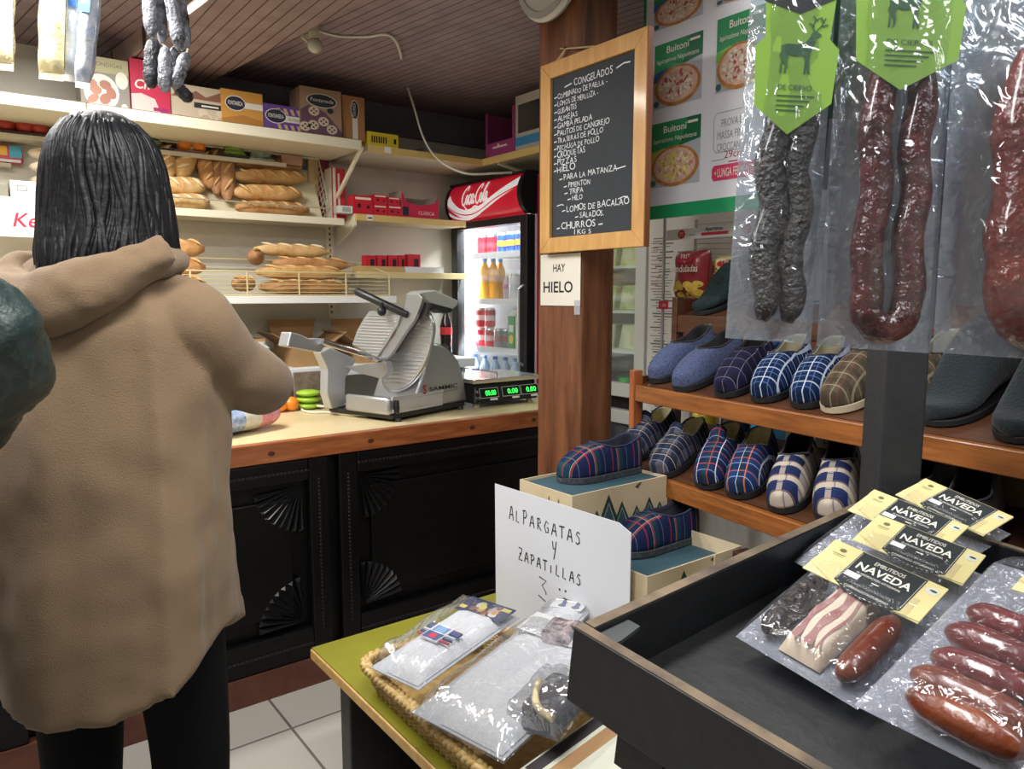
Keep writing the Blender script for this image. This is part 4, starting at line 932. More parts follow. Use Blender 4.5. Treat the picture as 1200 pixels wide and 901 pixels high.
# shelf behind the counter with cardboard boxes
zs = ony(360, 431, 3.44).z
s7 = thing('wall_shelf', 'white lowest wall shelf of card boxes behind the slicer', 'shelf', (.8, 3.65, zs-.05))
MB().mat(mat('eef2f2', .4)).box((-1.2, 3.44, zs-.05), (2.35, 3.46, zs)).build('front_edge', s7, True, bevel=.003); MB().mat(mat('e3e4e0', .5)).box((-1.2, 3.46, zs-.02), (2.35, 3.853, zs)).build('board', s7, True)
def openbox(lb, pl, pr, pt, Y, dep, flap=True, col=card):
    pl, pr = pl+6, pr-6
    a = ony(pl, 420, Y).x; b = ony(pr, 420, Y).x; h = ony((pl+pr)/2, pt, Y).z-zs; wd = b-a; e = .005
    t = thing('cardboard_box', lb, 'box', ((a+b)/2, Y, zs+.0005)); mb = MB().mat(col)
    mb.box((-wd/2, 0, 0), (wd/2, dep, e)).box((-wd/2, 0, e), (wd/2, e, h)).box((-wd/2, dep-e, e), (wd/2, dep, h)).box((-wd/2, e, e), (-wd/2+e, dep-e, h)).box((wd/2-e, e, e), (wd/2, dep-e, h)); mb.build('carton_body', t)
    if flap:
        for sgn in (-1, 1):
            q = [(sgn*wd/2, .01, h), (sgn*wd/2, dep-.01, h), (sgn*(wd/2+.09), dep-.01, h+.06), (sgn*(wd/2+.09), .01, h+.06)]
            mb = MB().mat(card_in).hexa(q, [(x, y, z+.004) for x, y, z in q]); mb.build('flap', t)
        q = [(-wd/2, dep, h), (wd/2, dep, h), (wd/2+.03, dep+.01, h+.12), (-wd/2-.03, dep+.01, h+.12)]
        mb = MB().mat(card).hexa(q, [(x, y+.004, z) for x, y, z in q]); mb.build('flap', t)
openbox('large open cardboard box with raised flaps behind the slicer tray', 338, 395, 405, 3.50, .26)
openbox('open cardboard box behind the slicer blade', 415, 470, 402, 3.50, .26)
openbox('low closed cardboard box left behind the camel coat sleeve', 250, 318, 398, 3.50, .25, False)
mb = MB().mat(mat('dfe3e2', .4)).lathe([(0, 0), (.045, 0), (.045, .10), (.03, .115), (.03, .13), (0, .13)], 18, (ony(309, 400, 3.46).x, 3.475+.045, zs+.0005)); mb.build('x') if False else tag(mb.build('white_tub', smooth=40), 'white lidded tub by the camel sleeve on the lowest wall shelf', 'tub')
# dark cola bottle and rack beside the fridge
cb = bottle_proto('cola_bottle', '', '1d120f', '3fae78', 'c22a35', .27, .036); pb = onx(523, 420, 2.30)
sd_z = onx(523, 408, 2.30).z
move(cb, TR(2.33, onx(523, 400, 2.33).y, zs+.0005)); cb['label'] = 'dark cola bottle with green cap between slicer and drinks fridge'
# ------------------------------------------------------------- held grocery bag
bz = thing('grocery_bag', 'blue and pink printed grocery bag lying on the counter by the camel sleeve', 'bag', (onz(300, 510, ZW).x, onz(300, 510, ZW).y+.05, ZW))
g0, g1 = onz(262, 516, ZW), onz(330, 503, ZW); d = (g1-g0).normalized()
g0 = g0+d*.03; mb = MB(frame((g0.x, g0.y, ZW), d, (-d.y, d.x, 0)))
def bagpt(u, v):
    L = .36; x = -.10+u*L; a = v*2*math.pi; ry = .075*(max(.05, 1-abs(2*u-1)**5))**.5; rz = .052*(max(.04, 1-abs(2*u-1)**3))**.5
    return (x, .08+ry*math.cos(a), .054+rz*math.sin(a)*(1+.06*math.sin(9*u+3*a)))
for nm, u0, u1, col, c2 in (('blue_print', 0, .47, '5d7fae', 'b7c4d8'), ('pale_print', .47, .66, 'd9d4c6', 'c9c3b2'), ('pink_print', .66, 1, 'cf6f80', 'dfa0a8')):
    m2 = MB(mb.T).mat(mat(col, .4, noise_=(60, c2), bump=(30, .3))); m2.grid(10, 20, lambda u, v: bagpt(u0+(u1-u0)*u, v)); m2.build(nm, bz, True, smooth=180)
mb.bm.free()

# ------------------------------------------------------------- chalkboard on the pillar
CX = 1.712
ya, yb = onx(633, 180, CX).y, onx(756, 180, CX).y; z0, z1 = onx(633, 297, CX).z, onx(633, 78, CX).z
wd, ht = ya-yb, z1-z0; cbM = frame((CX, ya, z0), (0, -1, 0), (0, 0, 1))
cbd = thing('chalkboard', 'wooden framed chalkboard of frozen food hanging on the timber pillar', 'chalkboard', (CX+.018, (ya+yb)/2, z0))
pf = mat('d6a862', .45, noise_=(4, 'c48f4c', (1, 6, 1)), coat=.2); fw = .052
mb = MB(cbM).mat(pf)
for a in (((0, 0), (wd, 0), (wd-fw, fw), (fw, fw)), ((wd, 0), (wd, ht), (wd-fw, ht-fw), (wd-fw, fw)), ((wd, ht), (0, ht), (fw, ht-fw), (wd-fw, ht-fw)), ((0, ht), (0, 0), (fw, fw), (fw, ht-fw))): mb.prism(a, -.024, 0)
fr_ = mb.build('wooden_frame', cbd, True, bevel=.002)
mb = MB(cbM).mat(mat('7d4a2a', .5)).box((wd, 0, -.024), (wd+.003, ht, -.001)); mb.build('frame_edge', cbd, True)
MB(cbM).mat(mat('33383f', .75, noise_=(5, '2d3238'))).box((fw-.002, fw-.002, -.02), (wd-fw+.002, ht-fw+.002, -.012)).build('slate', cbd, True)
iw, ih = wd-2*fw, ht-2*fw
mb = MB(cbM @ TR(fw, fw, -.0115)).mat(mat('dfe3e6', .9))
mb.text('CONGELADOS', iw*.28, ih*(1-.085), h=.024, w=iw*.46, al='l', jit=.7); mb.line([(iw*.16, ih*.925), (iw*.25, ih*.935)], .004).line([(iw*.78, ih*.935), (iw*.86, ih*.95), (iw*.93, ih*.945)], .004)
LN = ['COMBINADO DE PAELLA -', 'LOMOS DE MERLUZA -', 'GUISANTES', 'ALMEJAS', 'GAMBA PELADA', 'PALITOS DE CANGREJO', 'TRASERAS DE POLLO', 'PECHUGA DE POLLO', 'CROQUETAS', 'PIZZAS', 'HIELO']
WL = [.60, .50, .24, .25, .42, .62, .55, .52, .35, .24, .24]
for k, (t, ww) in enumerate(zip(LN, WL)):
    yy = ih*(1-.135-k*.0455); hh = .0175 if k < 8 else .021
    mb.text(t, iw*.07, yy, h=hh, w=iw*ww, al='l', jit=1); mb.line([(iw*.025, yy+.006), (iw*.06, yy+.008)], .0035)
for t, x, f, ww, hh in (('PARA LA MATANZA', .16, .645, .60, .019), ('PIMENTON', .22, .695, .28, .018), ('TRIPA', .23, .738, .18, .018), ('HILO', .27, .778, .14, .018), ('LOMOS DE BACALAO', .20, .845, .72, .021), ('SALADOS.', .37, .893, .28, .019), ('CHURROS', .13, .952, .44, .024), ('1 KG 5', .30, .992, .22, .016)):
    mb.text(t, iw*x, ih*(1-f), h=hh, w=iw*ww, al='l', jit=.8); 
    if f < .9 or 'CH' in t: mb.line([(iw*(x-.06), ih*(1-f)+.004), (iw*(x-.02), ih*(1-f)+.006)], .0035)
mb.line([(iw*.80, ih*.365), (iw*.90, ih*.372)], .0035).line([(iw*.07, ih*.20), (iw*.13, ih*.206), (iw*.16, ih*.20)], .003).line([(iw*.82, ih*.19), (iw*.88, ih*.20), (iw*.93, ih*.197)], .003).line([(iw*.60, ih*.055), (iw*.65, ih*.057)], .004)
mb.build('chalk_lettering', cbd, True, fixn=False)
kx = onx(662, 66, 1.735)
mb = MB().mat(mat('cbb48a', .8)); hook = Vector((1.738, onx(663, 62, 1.738).y, onx(663, 57, 1.738).z))
mb.tube([(1.727, ya-.06, z1-.01), hook, (1.727, ya-.10+.06, z1-.012)], .003, 6).tube([hook, (1.727, yb+.16, z1-.012)], .003, 6)
mb.tube([hook+Vector((0, .03, .008)), hook, hook+Vector((0, .02, -.03))], .0025, 6); mb.build('cord', cbd, True)
MB().mat(mat('4d4540', .5)).tube([(1.752, hook.y, hook.z), (1.73, hook.y, hook.z+.004)], .004, 6).build('nail', cbd, True)

# HAY HIELO paper
hya, hyb = onx(634, 330, 1.747).y, onx(680.5, 330, 1.747).y; hz0, hz1 = onx(650, 358, 1.747).z, onx(650, 298, 1.747).z
hh = thing('paper_sign', 'white paper sign reading hay hielo on the timber pillar', 'sign', (1.747, (hya+hyb)/2, hz0)); T = frame((1.7455, hya, hz0), (0, -1, 0), (0, 0, 1))
W_, H_ = hya-hyb, hz1-hz0
MB(T).mat(mat('e4e0d4', .85)).box((0, 0, -.0008), (W_, H_, .0004)).build('paper', hh, True)
mb = MB(T).mat(ink).text('HAY', W_*.48, H_*.66, h=H_*.15, w=W_*.30, z=.0008, bold=.012).text('HIELO', W_*.45, H_*.26, h=H_*.21, w=W_*.74, z=.0008, bold=.015); mb.build('lettering', hh, True, fixn=False)
MB(T).mat(film_mat('tape', .25, .12)).box((W_-.03, -.03, .0005), (W_+.0, .02, .0008)).build('tape', hh, True)

# round white wall lamp / detector at the top of the pillar
cl = thing('round_wall_clock', 'round white cased clock hung at the top of the timber pillar', 'clock', (1.742, onx(637, 0, 1.70).y, onx(637, 22, 1.70).z))
Tc = frame((1.748, onx(638, 0, 1.70).y, onx(638, 22, 1.70).z+.155), (0, -1, 0), (0, 0, 1))
MB(Tc).mat(mat('d9dbd8', .4)).lathe([(0, 0), (.13, 0), (.155, .015), (.158, .03), (.14, .05), (.128, .046), (0, .044)], 40).build('case', cl, True, smooth=50)
mb = MB(Tc).mat(mat('b9bbb8', .5)).lathe([(.148, .046), (.150, .050), (.128, .0505), (.126, .047)], 40); mb.build('rim', cl, True, smooth=50)
mb = MB(Tc).mat(ink)
for k in range(12):
    a = k*math.pi/6; mb.line([(.105*math.cos(a), .105*math.sin(a)), (.12*math.cos(a), .12*math.sin(a))], .004, .045)
mb.line([(0, 0), (.05, .05)], .006, .0455).line([(0, 0), (-.08, .04)], .004, .0458); mb.build('dial_marks', cl, True, fixn=False)

# ------------------------------------------------------------- ceiling bulb and sagging white cable
cp0 = onz(362, 32, ZC-.004)
P = [cp0] + [onz(px, py, ZC-.006) for px, py in ((395, 42), (430, 43), (455, 41))] + [onz(468, 58, ZC-.02)] + [at(px, py, d) for px, py, d in ((474, 90, 3.75), (485, 125, 3.75), (497, 163, 3.75), (515, 188, 3.72), (545, 203, 3.7), (580, 203, 3.75), (600, 202, 3.80))]
tag(MB().mat(mat('d8d4c8', .5)).tube(cat_rom(P, 6), .0055, 6).build('ceiling_cable', smooth=60), 'white cable sagging from the ceiling down to the drinks fridge', 'cable')
lb_ = thing('bulb_socket', 'small bare bulb in a cream socket under the ceiling boards', 'lamp', cp0+Vector((0, 0, -.1)))
b0 = Vector((cp0.x+.01, cp0.y-.03, ZC))
MB().mat(mat('d6cfb0', .5)).tube([b0, b0+Vector((0, 0, -.03))], .016, 12).tube([b0+Vector((0, 0, -.03)), b0+Vector((0, 0, -.055))], .022, 14).build('socket', lb_, True, smooth=40)
MB().mat(mat('b9b6a8', .2)).ball(b0+Vector((0, 0, -.078)), .03, 14).build('bulb', lb_, True, smooth=180)
MB().mat(mat('d6cfb0', .5)).tube([b0+Vector((-.03, .01, 0)), b0+Vector((-.045, .02, -.05)), b0+Vector((-.02, .01, -.07))], .005, 6).build('pull_loop', lb_, True)

# ------------------------------------------------------------- pizza poster
PX = 2.0
pya, pyb = onx(752, 150, PX).y, onx(930, 150, PX).y; pz0 = onx(757, 258, PX).z; pz1 = 2.40
pw, ph = pya-pyb, pz1-pz0; PM = frame((PX, pya, pz0), (0, -1, 0), (0, 0, 1)); PMi = PM.inverted()
po = thing('pizza_poster', 'white frozen pizza poster with green border behind the hanging packs', 'poster', (PX+.004, (pya+pyb)/2, pz0))
MB(PM).mat(mat('e6e8ef', .5)).box((0, 0, -.008), (pw, ph, 0)).build('board', po, True)
mb = MB(PM).mat(mat('1f9a62', .5)); bwd = .045
mb.rect(0, 0, pw, bwd, .0006).rect(0, bwd, .012, ph, .0006); mb.build('green_border', po, True, fixn=False)
def pz(px, py): q = PMi @ onx(px, py, PX); return q.x, q.y
pg = mat('2f8f5a', .5); pgd = mat('1f6f48', .5); grey = mat('b9bfc8', .5)
crustm = mat('c98f4c', .6, noise_=(40, 'a96a30')); sauce = mat('cf9a86', .6, noise_=(60, 'e6cdb6')); chs = [mat('e6dccb', .6), mat('d9c7a8', .6), mat('b9565a', .6), mat('efe6da', .6)]; chy = [mat('e6d34a', .6), mat('efe6c0', .6), mat('c98a8a', .6), mat('e3cf6a', .6)]
def pizza_box(px0, py0, px1, py1, seed, cols, stripe):
    """front of one printed pizza box: corners lower left px, upper right px"""
    x0, y0_ = pz(px0, py0); x1 = pz(px1, py1)[0]; y1_ = pz(px0, py1)[1] if False else pz(px1, py1)[1]; w = x1-x0; h = y1_-y0_
    mb = MB(PM).mat(grey).rect(x0, y0_, x1, y1_, .0006)
    mb.mat(pg).poly([(x0, y0_+h*.52), (x1, y0_+h*.66), (x1, y1_), (x0, y1_)], .0009); mb.mat(pgd).poly([(x0+w*.6, y0_+h*.60), (x1, y0_+h*.66), (x1, y1_), (x0+w*.75, y1_)], .0011)
    mb.mat(stripe).poly([(x0, y0_+h*.40), (x0+w*.3, y0_+h*.5), (x0+w*.3, y0_+h*.60), (x0, y0_+h*.55)], .0013)
    mb.mat(crustm).ell(x0+w*.5, y0_+h*.30, w*.48, h*.31, .0015, 30); mb.mat(sauce).ell(x0+w*.5, y0_+h*.31, w*.42, h*.265, .0018, 30)
    R = random.Random(seed)
    for k in range(110):
        a = R.uniform(0, 6.28); r = math.sqrt(R.uniform(0, 1))*.9; mb.mat(cols[k % 4]); mb.ell(x0+w*(.5+.38*r*math.cos(a)), y0_+h*(.31+.22*r*math.sin(a)), w*R.uniform(.02, .05), h*R.uniform(.012, .03), .002+k*1e-5, 7, a)
    mb.mat(m_w).text('Buitoni', x0+w*.50, y0_+h*.83, w=w*.46, h=h*.105, z=.003, bold=.012).text('Ispirazione Napoletana', x0+w*.5, y0_+h*.69, w=w*.86, h=h*.07, z=.003, shear=.15).rect(x0+w*.75, y0_+h*.90, x0+w*.95, y0_+h*.94, .003)
    mb.mat(mat('3f6a70', .5)).ell(x0+w*.07, y0_+h*.07, w*.06, h*.05, .0032)
    mb.build('pizza_box_print', po, True, fixn=False)
blue_s = mat('3f62b0', .5); lime = mat('7cc35a', .5); yel_s = mat('b9b04a', .5)
pizza_box(766, 38, 825.5, -42, 1, chs, blue_s); pizza_box(766, 129.5, 824.5, 35, 2, chs, blue_s); pizza_box(762, 221.5, 822, 133, 3, chy, yel_s)
pizza_box(840, 8, 900, -60, 4, chs, lime); pizza_box(838.5, 110, 899, 3, 5, chs, lime)
mb = MB(PM).mat(mat('8d9096', .6)); a = pz(836, 180); b = pz(905, 118)
mb.line([(a[0]+.01, a[1]), (b[0], a[1]), (b[0], b[1]), (a[0]+.01, b[1]), (a[0], b[1]-.015), (a[0], a[1]+.015), (a[0]+.01, a[1])], .002, .0012)
for k, t in enumerate(('PROVA LA', 'MASSA FINE E', 'CROCCANTE E')): mb.text(t, (a[0]+b[0])/2-.03, b[1]-.045-k*.037, h=.024, w=.12 if k else .09, z=.0012)
c = pz(834, 189); mb.line([c, (c[0]+.05, c[1])], .002, .0012)
mb.mat(mat('b3445c', .5)).text('29cm', c[0]+.085, c[1]+.002, h=.024, z=.0012).rect(c[0]+.065, c[1]-.012, c[0]+.10, c[1]-.008, .0012)
d0 = pz(834, 213); d1 = pz(834, 195)
mb.mat(mat('d4436a', .5)); mb.poly([(d0[0]+.008, d0[1]), (d0[0]+.22, d0[1]), (d0[0]+.22, d1[1]), (d0[0]+.008, d1[1]), (d0[0], d1[1]-.01), (d0[0], d0[1]+.01)], .0012); mb.mat(m_w).text('• LUNGA FERMENTAZIONE', d0[0]+.012, (d0[1]+d1[1])/2-.013, h=.026, w=.2, al='l', z=.0016, bold=.01)
mb.build('slogan_print', po, True, fixn=False)
MB().mat(mat('9a9ca0', .4, .6)).tube([(PX+.004, pya-.05, pz1-.001), (PX+.004, pya-.05, ZC)], .002, 6).build('hanging_wire', po, True); MB().mat(mat('9a9ca0', .4, .6)).tube([(PX+.004, pyb+.05, pz1-.001), (PX+.004, pyb+.05, ZC)], .002, 6).build('hanging_wire', po, True)
# ------------------------------------------------------------- slippers
def sl_w(t, W):
    k = 1.0
    if t < .32: k *= (1-((.32-t)/.32)**2.6)**.5
    if t > .84: k *= (1-((t-.84)/.165)**2.4)**.5
    return W*k*(1-.17*max(0, min(1, (t-.3)/.55)))
def smooth(a, b, t): t = max(0, min(1, (t-a)/(b-a))); return t*t*(3-2*t)
def make_slipper(name, label, cat, upper, lining, sole_m, insole_m, L=.265, W=.049, heel=.075, throat=.40, vamp=.072, trim_m=None, group=None, tongue=0, toe=.034):
    """toe at the origin, heel towards +x"""
    t0 = thing(name, label, cat, I4, group)
    zs_ = .014
    def zr(t):
        if t < throat: return toe+(vamp-toe)*math.sin(min(1, t/throat)*math.pi/2)**1.1
        return heel*.80+(vamp-heel*.80)*(1-smooth(throat, throat+.16, t))+heel*.20*smooth(.7, .98, t)
    def qm(t):
        if t <= throat: return 1.0
        d = t-throat; return 1-.47*min(1, (d/.10))**.5 if d < .10 else .53
    def pt(t, q, sgn):
        w_ = sl_w(t, W); m = qm(t); a = q*m*math.pi/2
        hd = zr(t)/math.sin(m*math.pi/2)**.85
        x = w_*max(0.0, math.cos(a))**.62; z = hd*math.sin(a)**.85 if a > 0 else 0
        return (t*L, sgn*x, zs_+z)
    nT, nQ = 40, 9
    ts = [0.004+.992*(k/nT) for k in range(nT+1)]
    mb = MB().mat(upper)
    rows = {s_: [[mb.v(pt(t, j/nQ, s_)) for j in range(nQ+1)] for t in ts] for s_ in (-1, 1)}
    for s_ in (-1, 1):
        R = rows[s_]
        for i in range(nT):
            for j in range(nQ): mb.f([R[i][j], R[i+1][j], R[i+1][j+1], R[i][j+1]])
    mb.f([rows[-1][0][j] for j in range(nQ+1)]+[rows[1][0][j] for j in range(nQ, -1, -1)]); mb.f([rows[-1][nT][j] for j in range(nQ+1)]+[rows[1][nT][j] for j in range(nQ, -1, -1)])
    bmesh.ops.remove_doubles(mb.bm, verts=mb.bm.verts[:], dist=.0006)
    mb.mats.append(lining)
    u = mb.build('upper', t0, smooth=180)
    so = u.modifiers.new('thickness', 'SOLIDIFY'); so.thickness = .0045; so.offset = -1; so.material_offset = 1; so.material_offset_rim = 1
    out = [(t*L, sl_w(t, W+.003)) for t in ts]; poly = out+[(x, -y) for x, y in out[::-1]]
    MB().mat(sole_m).prism(poly, 0, zs_+.004).build('sole', t0, bevel=.002)
    ins = [(t*L*.97+.004, sl_w(t, W-.006)) for t in ts]; MB().mat(insole_m).prism(ins+[(x, -y) for x, y in ins[::-1]], zs_+.0045, zs_+.008).build('insole', t0)
    rim = [pt(t, 1, 1) for t in ts if t > throat]; rim2 = [pt(t, 1, -1) for t in ts if t > throat]
    th = [(throat*L, 0, zs_+zr(throat))]
    MB().mat(trim_m or lining).tube(rim2[::-1]+th+rim, .0028, 6, closed=False).build('rim_piping', t0, smooth=180)
    if tongue:
        q = []
        zt_ = zs_+vamp
        mb = MB().mat(upper); x0 = throat*L
        mb.grid(6, 6, lambda u_, v_: (x0-.012+u_*tongue, (v_-.5)*2*W*.62*(1-.25*u_), zt_-.002+u_*tongue*.75-.018*(2*v_-1)**2)); tg = mb.build('tongue', t0, smooth=180)
        so = tg.modifiers.new('thickness', 'SOLIDIFY'); so.thickness = .004
    return t0
def place(t, toe, hdir, z, label=None, roll=0, copy=True, pitch=0, group=None):
    h = Vector((hdir[0], hdir[1], 0)).normalized(); M = frame((toe[0], toe[1], z), h, (-h.y, h.x, 0))
    if pitch: M = M @ Matrix.Rotation(-pitch, 4, 'Y')
    if copy: return dup(t, M, label, group)
    move(t, M)
    if label: t['label'] = label
    return t
navy = mat('161c33', .9, sheen=.3); blk = mat('121317', .9, sheen=.2); creaml = mat('c9c2a0', .95, noise_=(90, 'b7ae8c')); darkl = mat('1d1c1e', .95); solem = mat('15161a', .7)
beige_l = mat('a59c82', .95); felt = mat('545f82', .95, noise_=(160, '3a4566'), bump=(220, .5))
P_dark = plaid('dark_plaid', '1b1a2e', [(0, .034, .018, .0012, '8b8aa0', .7), (1, .030, .005, .0012, '8b8aa0', .7), (0, .034, .030, .012, '232347', .5)])
P_blue = plaid('blue_check', '152a52', [(0, .030, 0, .010, '0e1b38', .8), (1, .032, 0, .010, '0f2140', .8), (0, .030, .004, .0028, 'b9c6da', .8), (1, .032, .006, .0028, 'c3cede', .8), (0, .030, .018, .0014, '6f88b2', .6), (1, .032, .02, .0014, '6f88b2', .6)])
P_brown = plaid('brown_check', '574c3f', [(0, .032, 0, .012, '3d352b', .7), (1, .032, 0, .012, '41392e', .7), (0, .032, .008, .0024, '948a72', .7), (1, .032, .01, .0024, '948a72', .7), (1, .032, .022, .0014, '7c3f38', .7)])
P_orange = plaid('navy_orange_check', '1f3566', [(0, .040, .0, .014, '182746', .8), (1, .044, .012, .014, '1d2e3c', .7), (1, .044, .019, .003, 'c8703c', .85), (0, .040, .006, .003, 'b5633a', .6), (1, .044, .0, .0016, 'b9c8dd', .85), (0, .040, .022, .0014, 'a9bad4', .8)])
P_red = plaid('navy_red_check', '1c2b52', [(0, .038, .002, .012, '18213c', .8), (1, .05, .005, .010, '1d3a40', .7), (0, .038, .006, .0026, 'b0493c', .75), (1, .05, .027, .0018, 'dfe5ec', .9), (0, .038, .024, .0014, '9fb2d2', .7), (1, .05, .009, .003, 'b0523c', .7)])
P_white = plaid('navy_white_check', '1f2a52', [(0, .042, 0, .013, 'c4b8a8', .85), (1, .044, .004, .013, 'beb3a3', .6), (0, .042, .007, .003, '2b3560', .7), (1, .044, .011, .003, '2b3560', .6), (0, .042, .028, .003, '8a6a4a', .6)])
P_grey = plaid('grey_check', '2a3148', [(0, .04, 0, .016, '5d5a60', .7), (1, .042, .004, .014, '1a2036', .8), (0, .04, .006, .0018, 'cbb9a4', .7), (1, .042, .024, .0016, 'b9a994', .7), (0, .04, .026, .0016, '8fa0bc', .6)])
P_tartan = plaid('tartan', '1b2448', [(0, .085, .004, .020, '1b3f4c', .75), (1, .08, .012, .016, '1f4748', .7), (0, .085, .002, .0026, 'a03844', .85), (0, .085, .026, .0026, 'a03844', .85), (1, .08, .010, .0026, 'a03844', .85), (1, .08, .032, .0026, 'a03844', .85), (0, .085, .006, .0014, 'c9b880', .7), (1, .08, .028, .0014, 'c9b880', .7), (0, .085, .055, .0014, '7f9c94', .5)])
boot_m = mat('0f1d22', .95, bump=(180, .4), sheen=.15)
cable_knit = mat('1f3436', .95, noise_=(60, '142425'), bump=(110, .7))

# ------------------------------------------------------------- shoe rack
RX = Vector((-.156, -.987, 0)).normalized(); RY = Vector((.987, -.156, 0)).normalized(); RO = Vector((1.65, 1.558, 0)); RM = frame(RO, RX, RY)
RMi = RM.inverted()
z1_ = 1.094; yl = -.075
q = RMi @ onplane(795, 569, RO+RY*yl, RY); z0_ = q.z; lx0 = -.05
yb_ = .31; q2 = RMi @ onplane(806, 371, RO+RY*yb_, RY); z2_ = q2.z; bx_ = (RMi @ onplane(793, 400, RO+RY*yb_, RY)).x
rkw = mat('a0622f', .38, noise_=(6, '7a461d', (1, 10, 10)), coat=.25); rkd = mat('5c3a26', .42, noise_=(6, '45291a', (1, 8, 8)), coat=.15)
rack = thing('shoe_rack', 'stepped brown wooden rack of slippers at right behind the boxes', 'rack', RM)
RL = 1.30
SLA = math.radians(17); SN = RM.to_3x3() @ Vector((0, -math.sin(SLA), math.cos(SLA))); SY = RM.to_3x3() @ Vector((0, math.cos(SLA), math.sin(SLA)))
def slope_board(xa, xb, ya, z, dep, th=.018):
    T0 = TR(0, ya, z) @ Matrix.Rotation(SLA, 4, 'X')
    return MB(T0).mat(rkd).box((xa, 0, -th), (xb, dep, 0)).build('shelf_board', rack)
def place_s(t, px, py, lev, ang, label=None, copy=True, lift=0.0):
    """toe at a pixel of a sloping shelf; ang = heading of the heel, degrees right of the camera axis"""
    ya, z = {'up': (0, z1_), 'low': (yl, z0_), 'top': (yb_, z2_)}[lev]
    P0 = RO+RY*ya+Vector((0, 0, z))
    tp = onplane(px, py, P0+SN*.0008, SN)+SN*lift
    a = math.radians(ang); h = Vector((math.sin(a)*cy+math.cos(a)*sy, -math.sin(a)*sy+math.cos(a)*cy, 0)); h = (h-SN*h.dot(SN)).normalized()
    M = frame(tp, h, SN.cross(h))
    if copy: return dup(t, M, label)
    move(t, M)
    if label: t['label'] = label
    return t
mb = MB().mat(rkw).box((0, 0, z1_-.045), (RL, .022, z1_+.004)); mb.build('shelf_rail', rack, bevel=.003)
slope_board(.002, RL, .0225, z1_+.005, .29)
mb = MB().mat(rkw).box((lx0, yl, z0_-.045), (RL, yl+.022, z0_+.004)); mb.build('shelf_rail', rack, bevel=.003)
slope_board(lx0, RL, yl+.0225, z0_+.005, .33)
zp = (RMi @ onplane(745, 434, RO, RY)).z
MB().mat(mat('b0683a', .35, noise_=(6, '8a4a24', (8, 8, 1)), coat=.3)).box((-.024, -.004, z0_-.25), (0, .03, zp)).build('post', rack, bevel=.003)
MB().mat(rkd).box((-.022, .03, z1_-.02), (0, .30, z1_+.03)).build('end_panel', rack, bevel=.003)
MB().mat(rkd).box((-.022, yl+.03, 0), (-.001, .04, z0_-.046)).build('leg', rack, bevel=.003)
ztop = (RMi @ onplane(795, 348, RO+RY*yb_, RY)).z
MB().mat(rkd).box((bx_-.026, yb_-.004, 0), (bx_, yb_+.03, ztop)).build('post', rack, bevel=.003)
MB().mat(rkd).box((RL, yl, 0), (RL+.024, .31, z1_+.05)).build('end_panel', rack, bevel=.003)
mb = MB().mat(rkd).box((bx_, yb_, z2_-.055), (RL, yb_+.02, z2_+.004)); mb.build('shelf_rail', rack, bevel=.003)
slope_board(bx_, RL, yb_+.0205, z2_+.004, .14)
MB().mat(mat('4d281a', .5)).box((bx_-.024, yb_+.03, z2_-.02), (bx_-.001, yb_+.15, ztop-.005)).build('end_panel', rack, bevel=.002)
for k in range(9): MB().mat(rkd).box((bx_+.05+k*.10, yb_+.004, z1_+.06), (bx_+.085+k*.10, yb_+.018, z2_-.056)).build('back_slat', rack)
MB().mat(mat('3d2016', .4, coat=.3)).box((.545, -.125, .735), (RL, -.078, .77)).build('lower_ledge', rack, bevel=.004)

HD = (.975, .22)
def toe(px, py, z): return onz(px, py, z)
zu = z1_+.0005; zl = z0_+.0005
felt_s = make_slipper('slipper', 'left blue-grey felt slipper at the left end of the upper rack shelf', 'slipper', felt, blk, solem, darkl, vamp=.074, heel=.082, throat=.45, L=.28, W=.051, group=None)
place_s(felt_s, 766, 450, 'up', 55, copy=False)
place_s(felt_s, 795, 460, 'up', 55, 'blue-grey felt slipper second on the upper rack shelf')
dk = make_slipper('slipper', '', 'slipper', P_dark, darkl, solem, darkl, vamp=.078, heel=.085, throat=.52)
place_s(dk, 848, 467, 'up', 46, 'dark plaid slipper next to the felt pair on the upper shelf', False)
bl = make_slipper('slipper', '', 'slipper', P_blue, beige_l, solem, beige_l, vamp=.078, heel=.082, throat=.46, trim_m=navy)
place_s(bl, 892, 473, 'up', 46, 'blue and white checked slipper beside the dark plaid one', False)
place_s(bl, 941, 480, 'up', 44, 'blue and white checked slipper next to the brown checked one')
br = make_slipper('slipper', '', 'slipper', P_brown, beige_l, mat('b9ae94', .8), beige_l, vamp=.09, heel=.10, throat=.50, L=.28, trim_m=blk)
place_s(br, 971, 485, 'up', 60, 'brown checked slipper on the upper shelf left of the black post', False)
place_s(br, 1040, 494, 'up', 60, 'brown checked slipper mostly behind the black post')
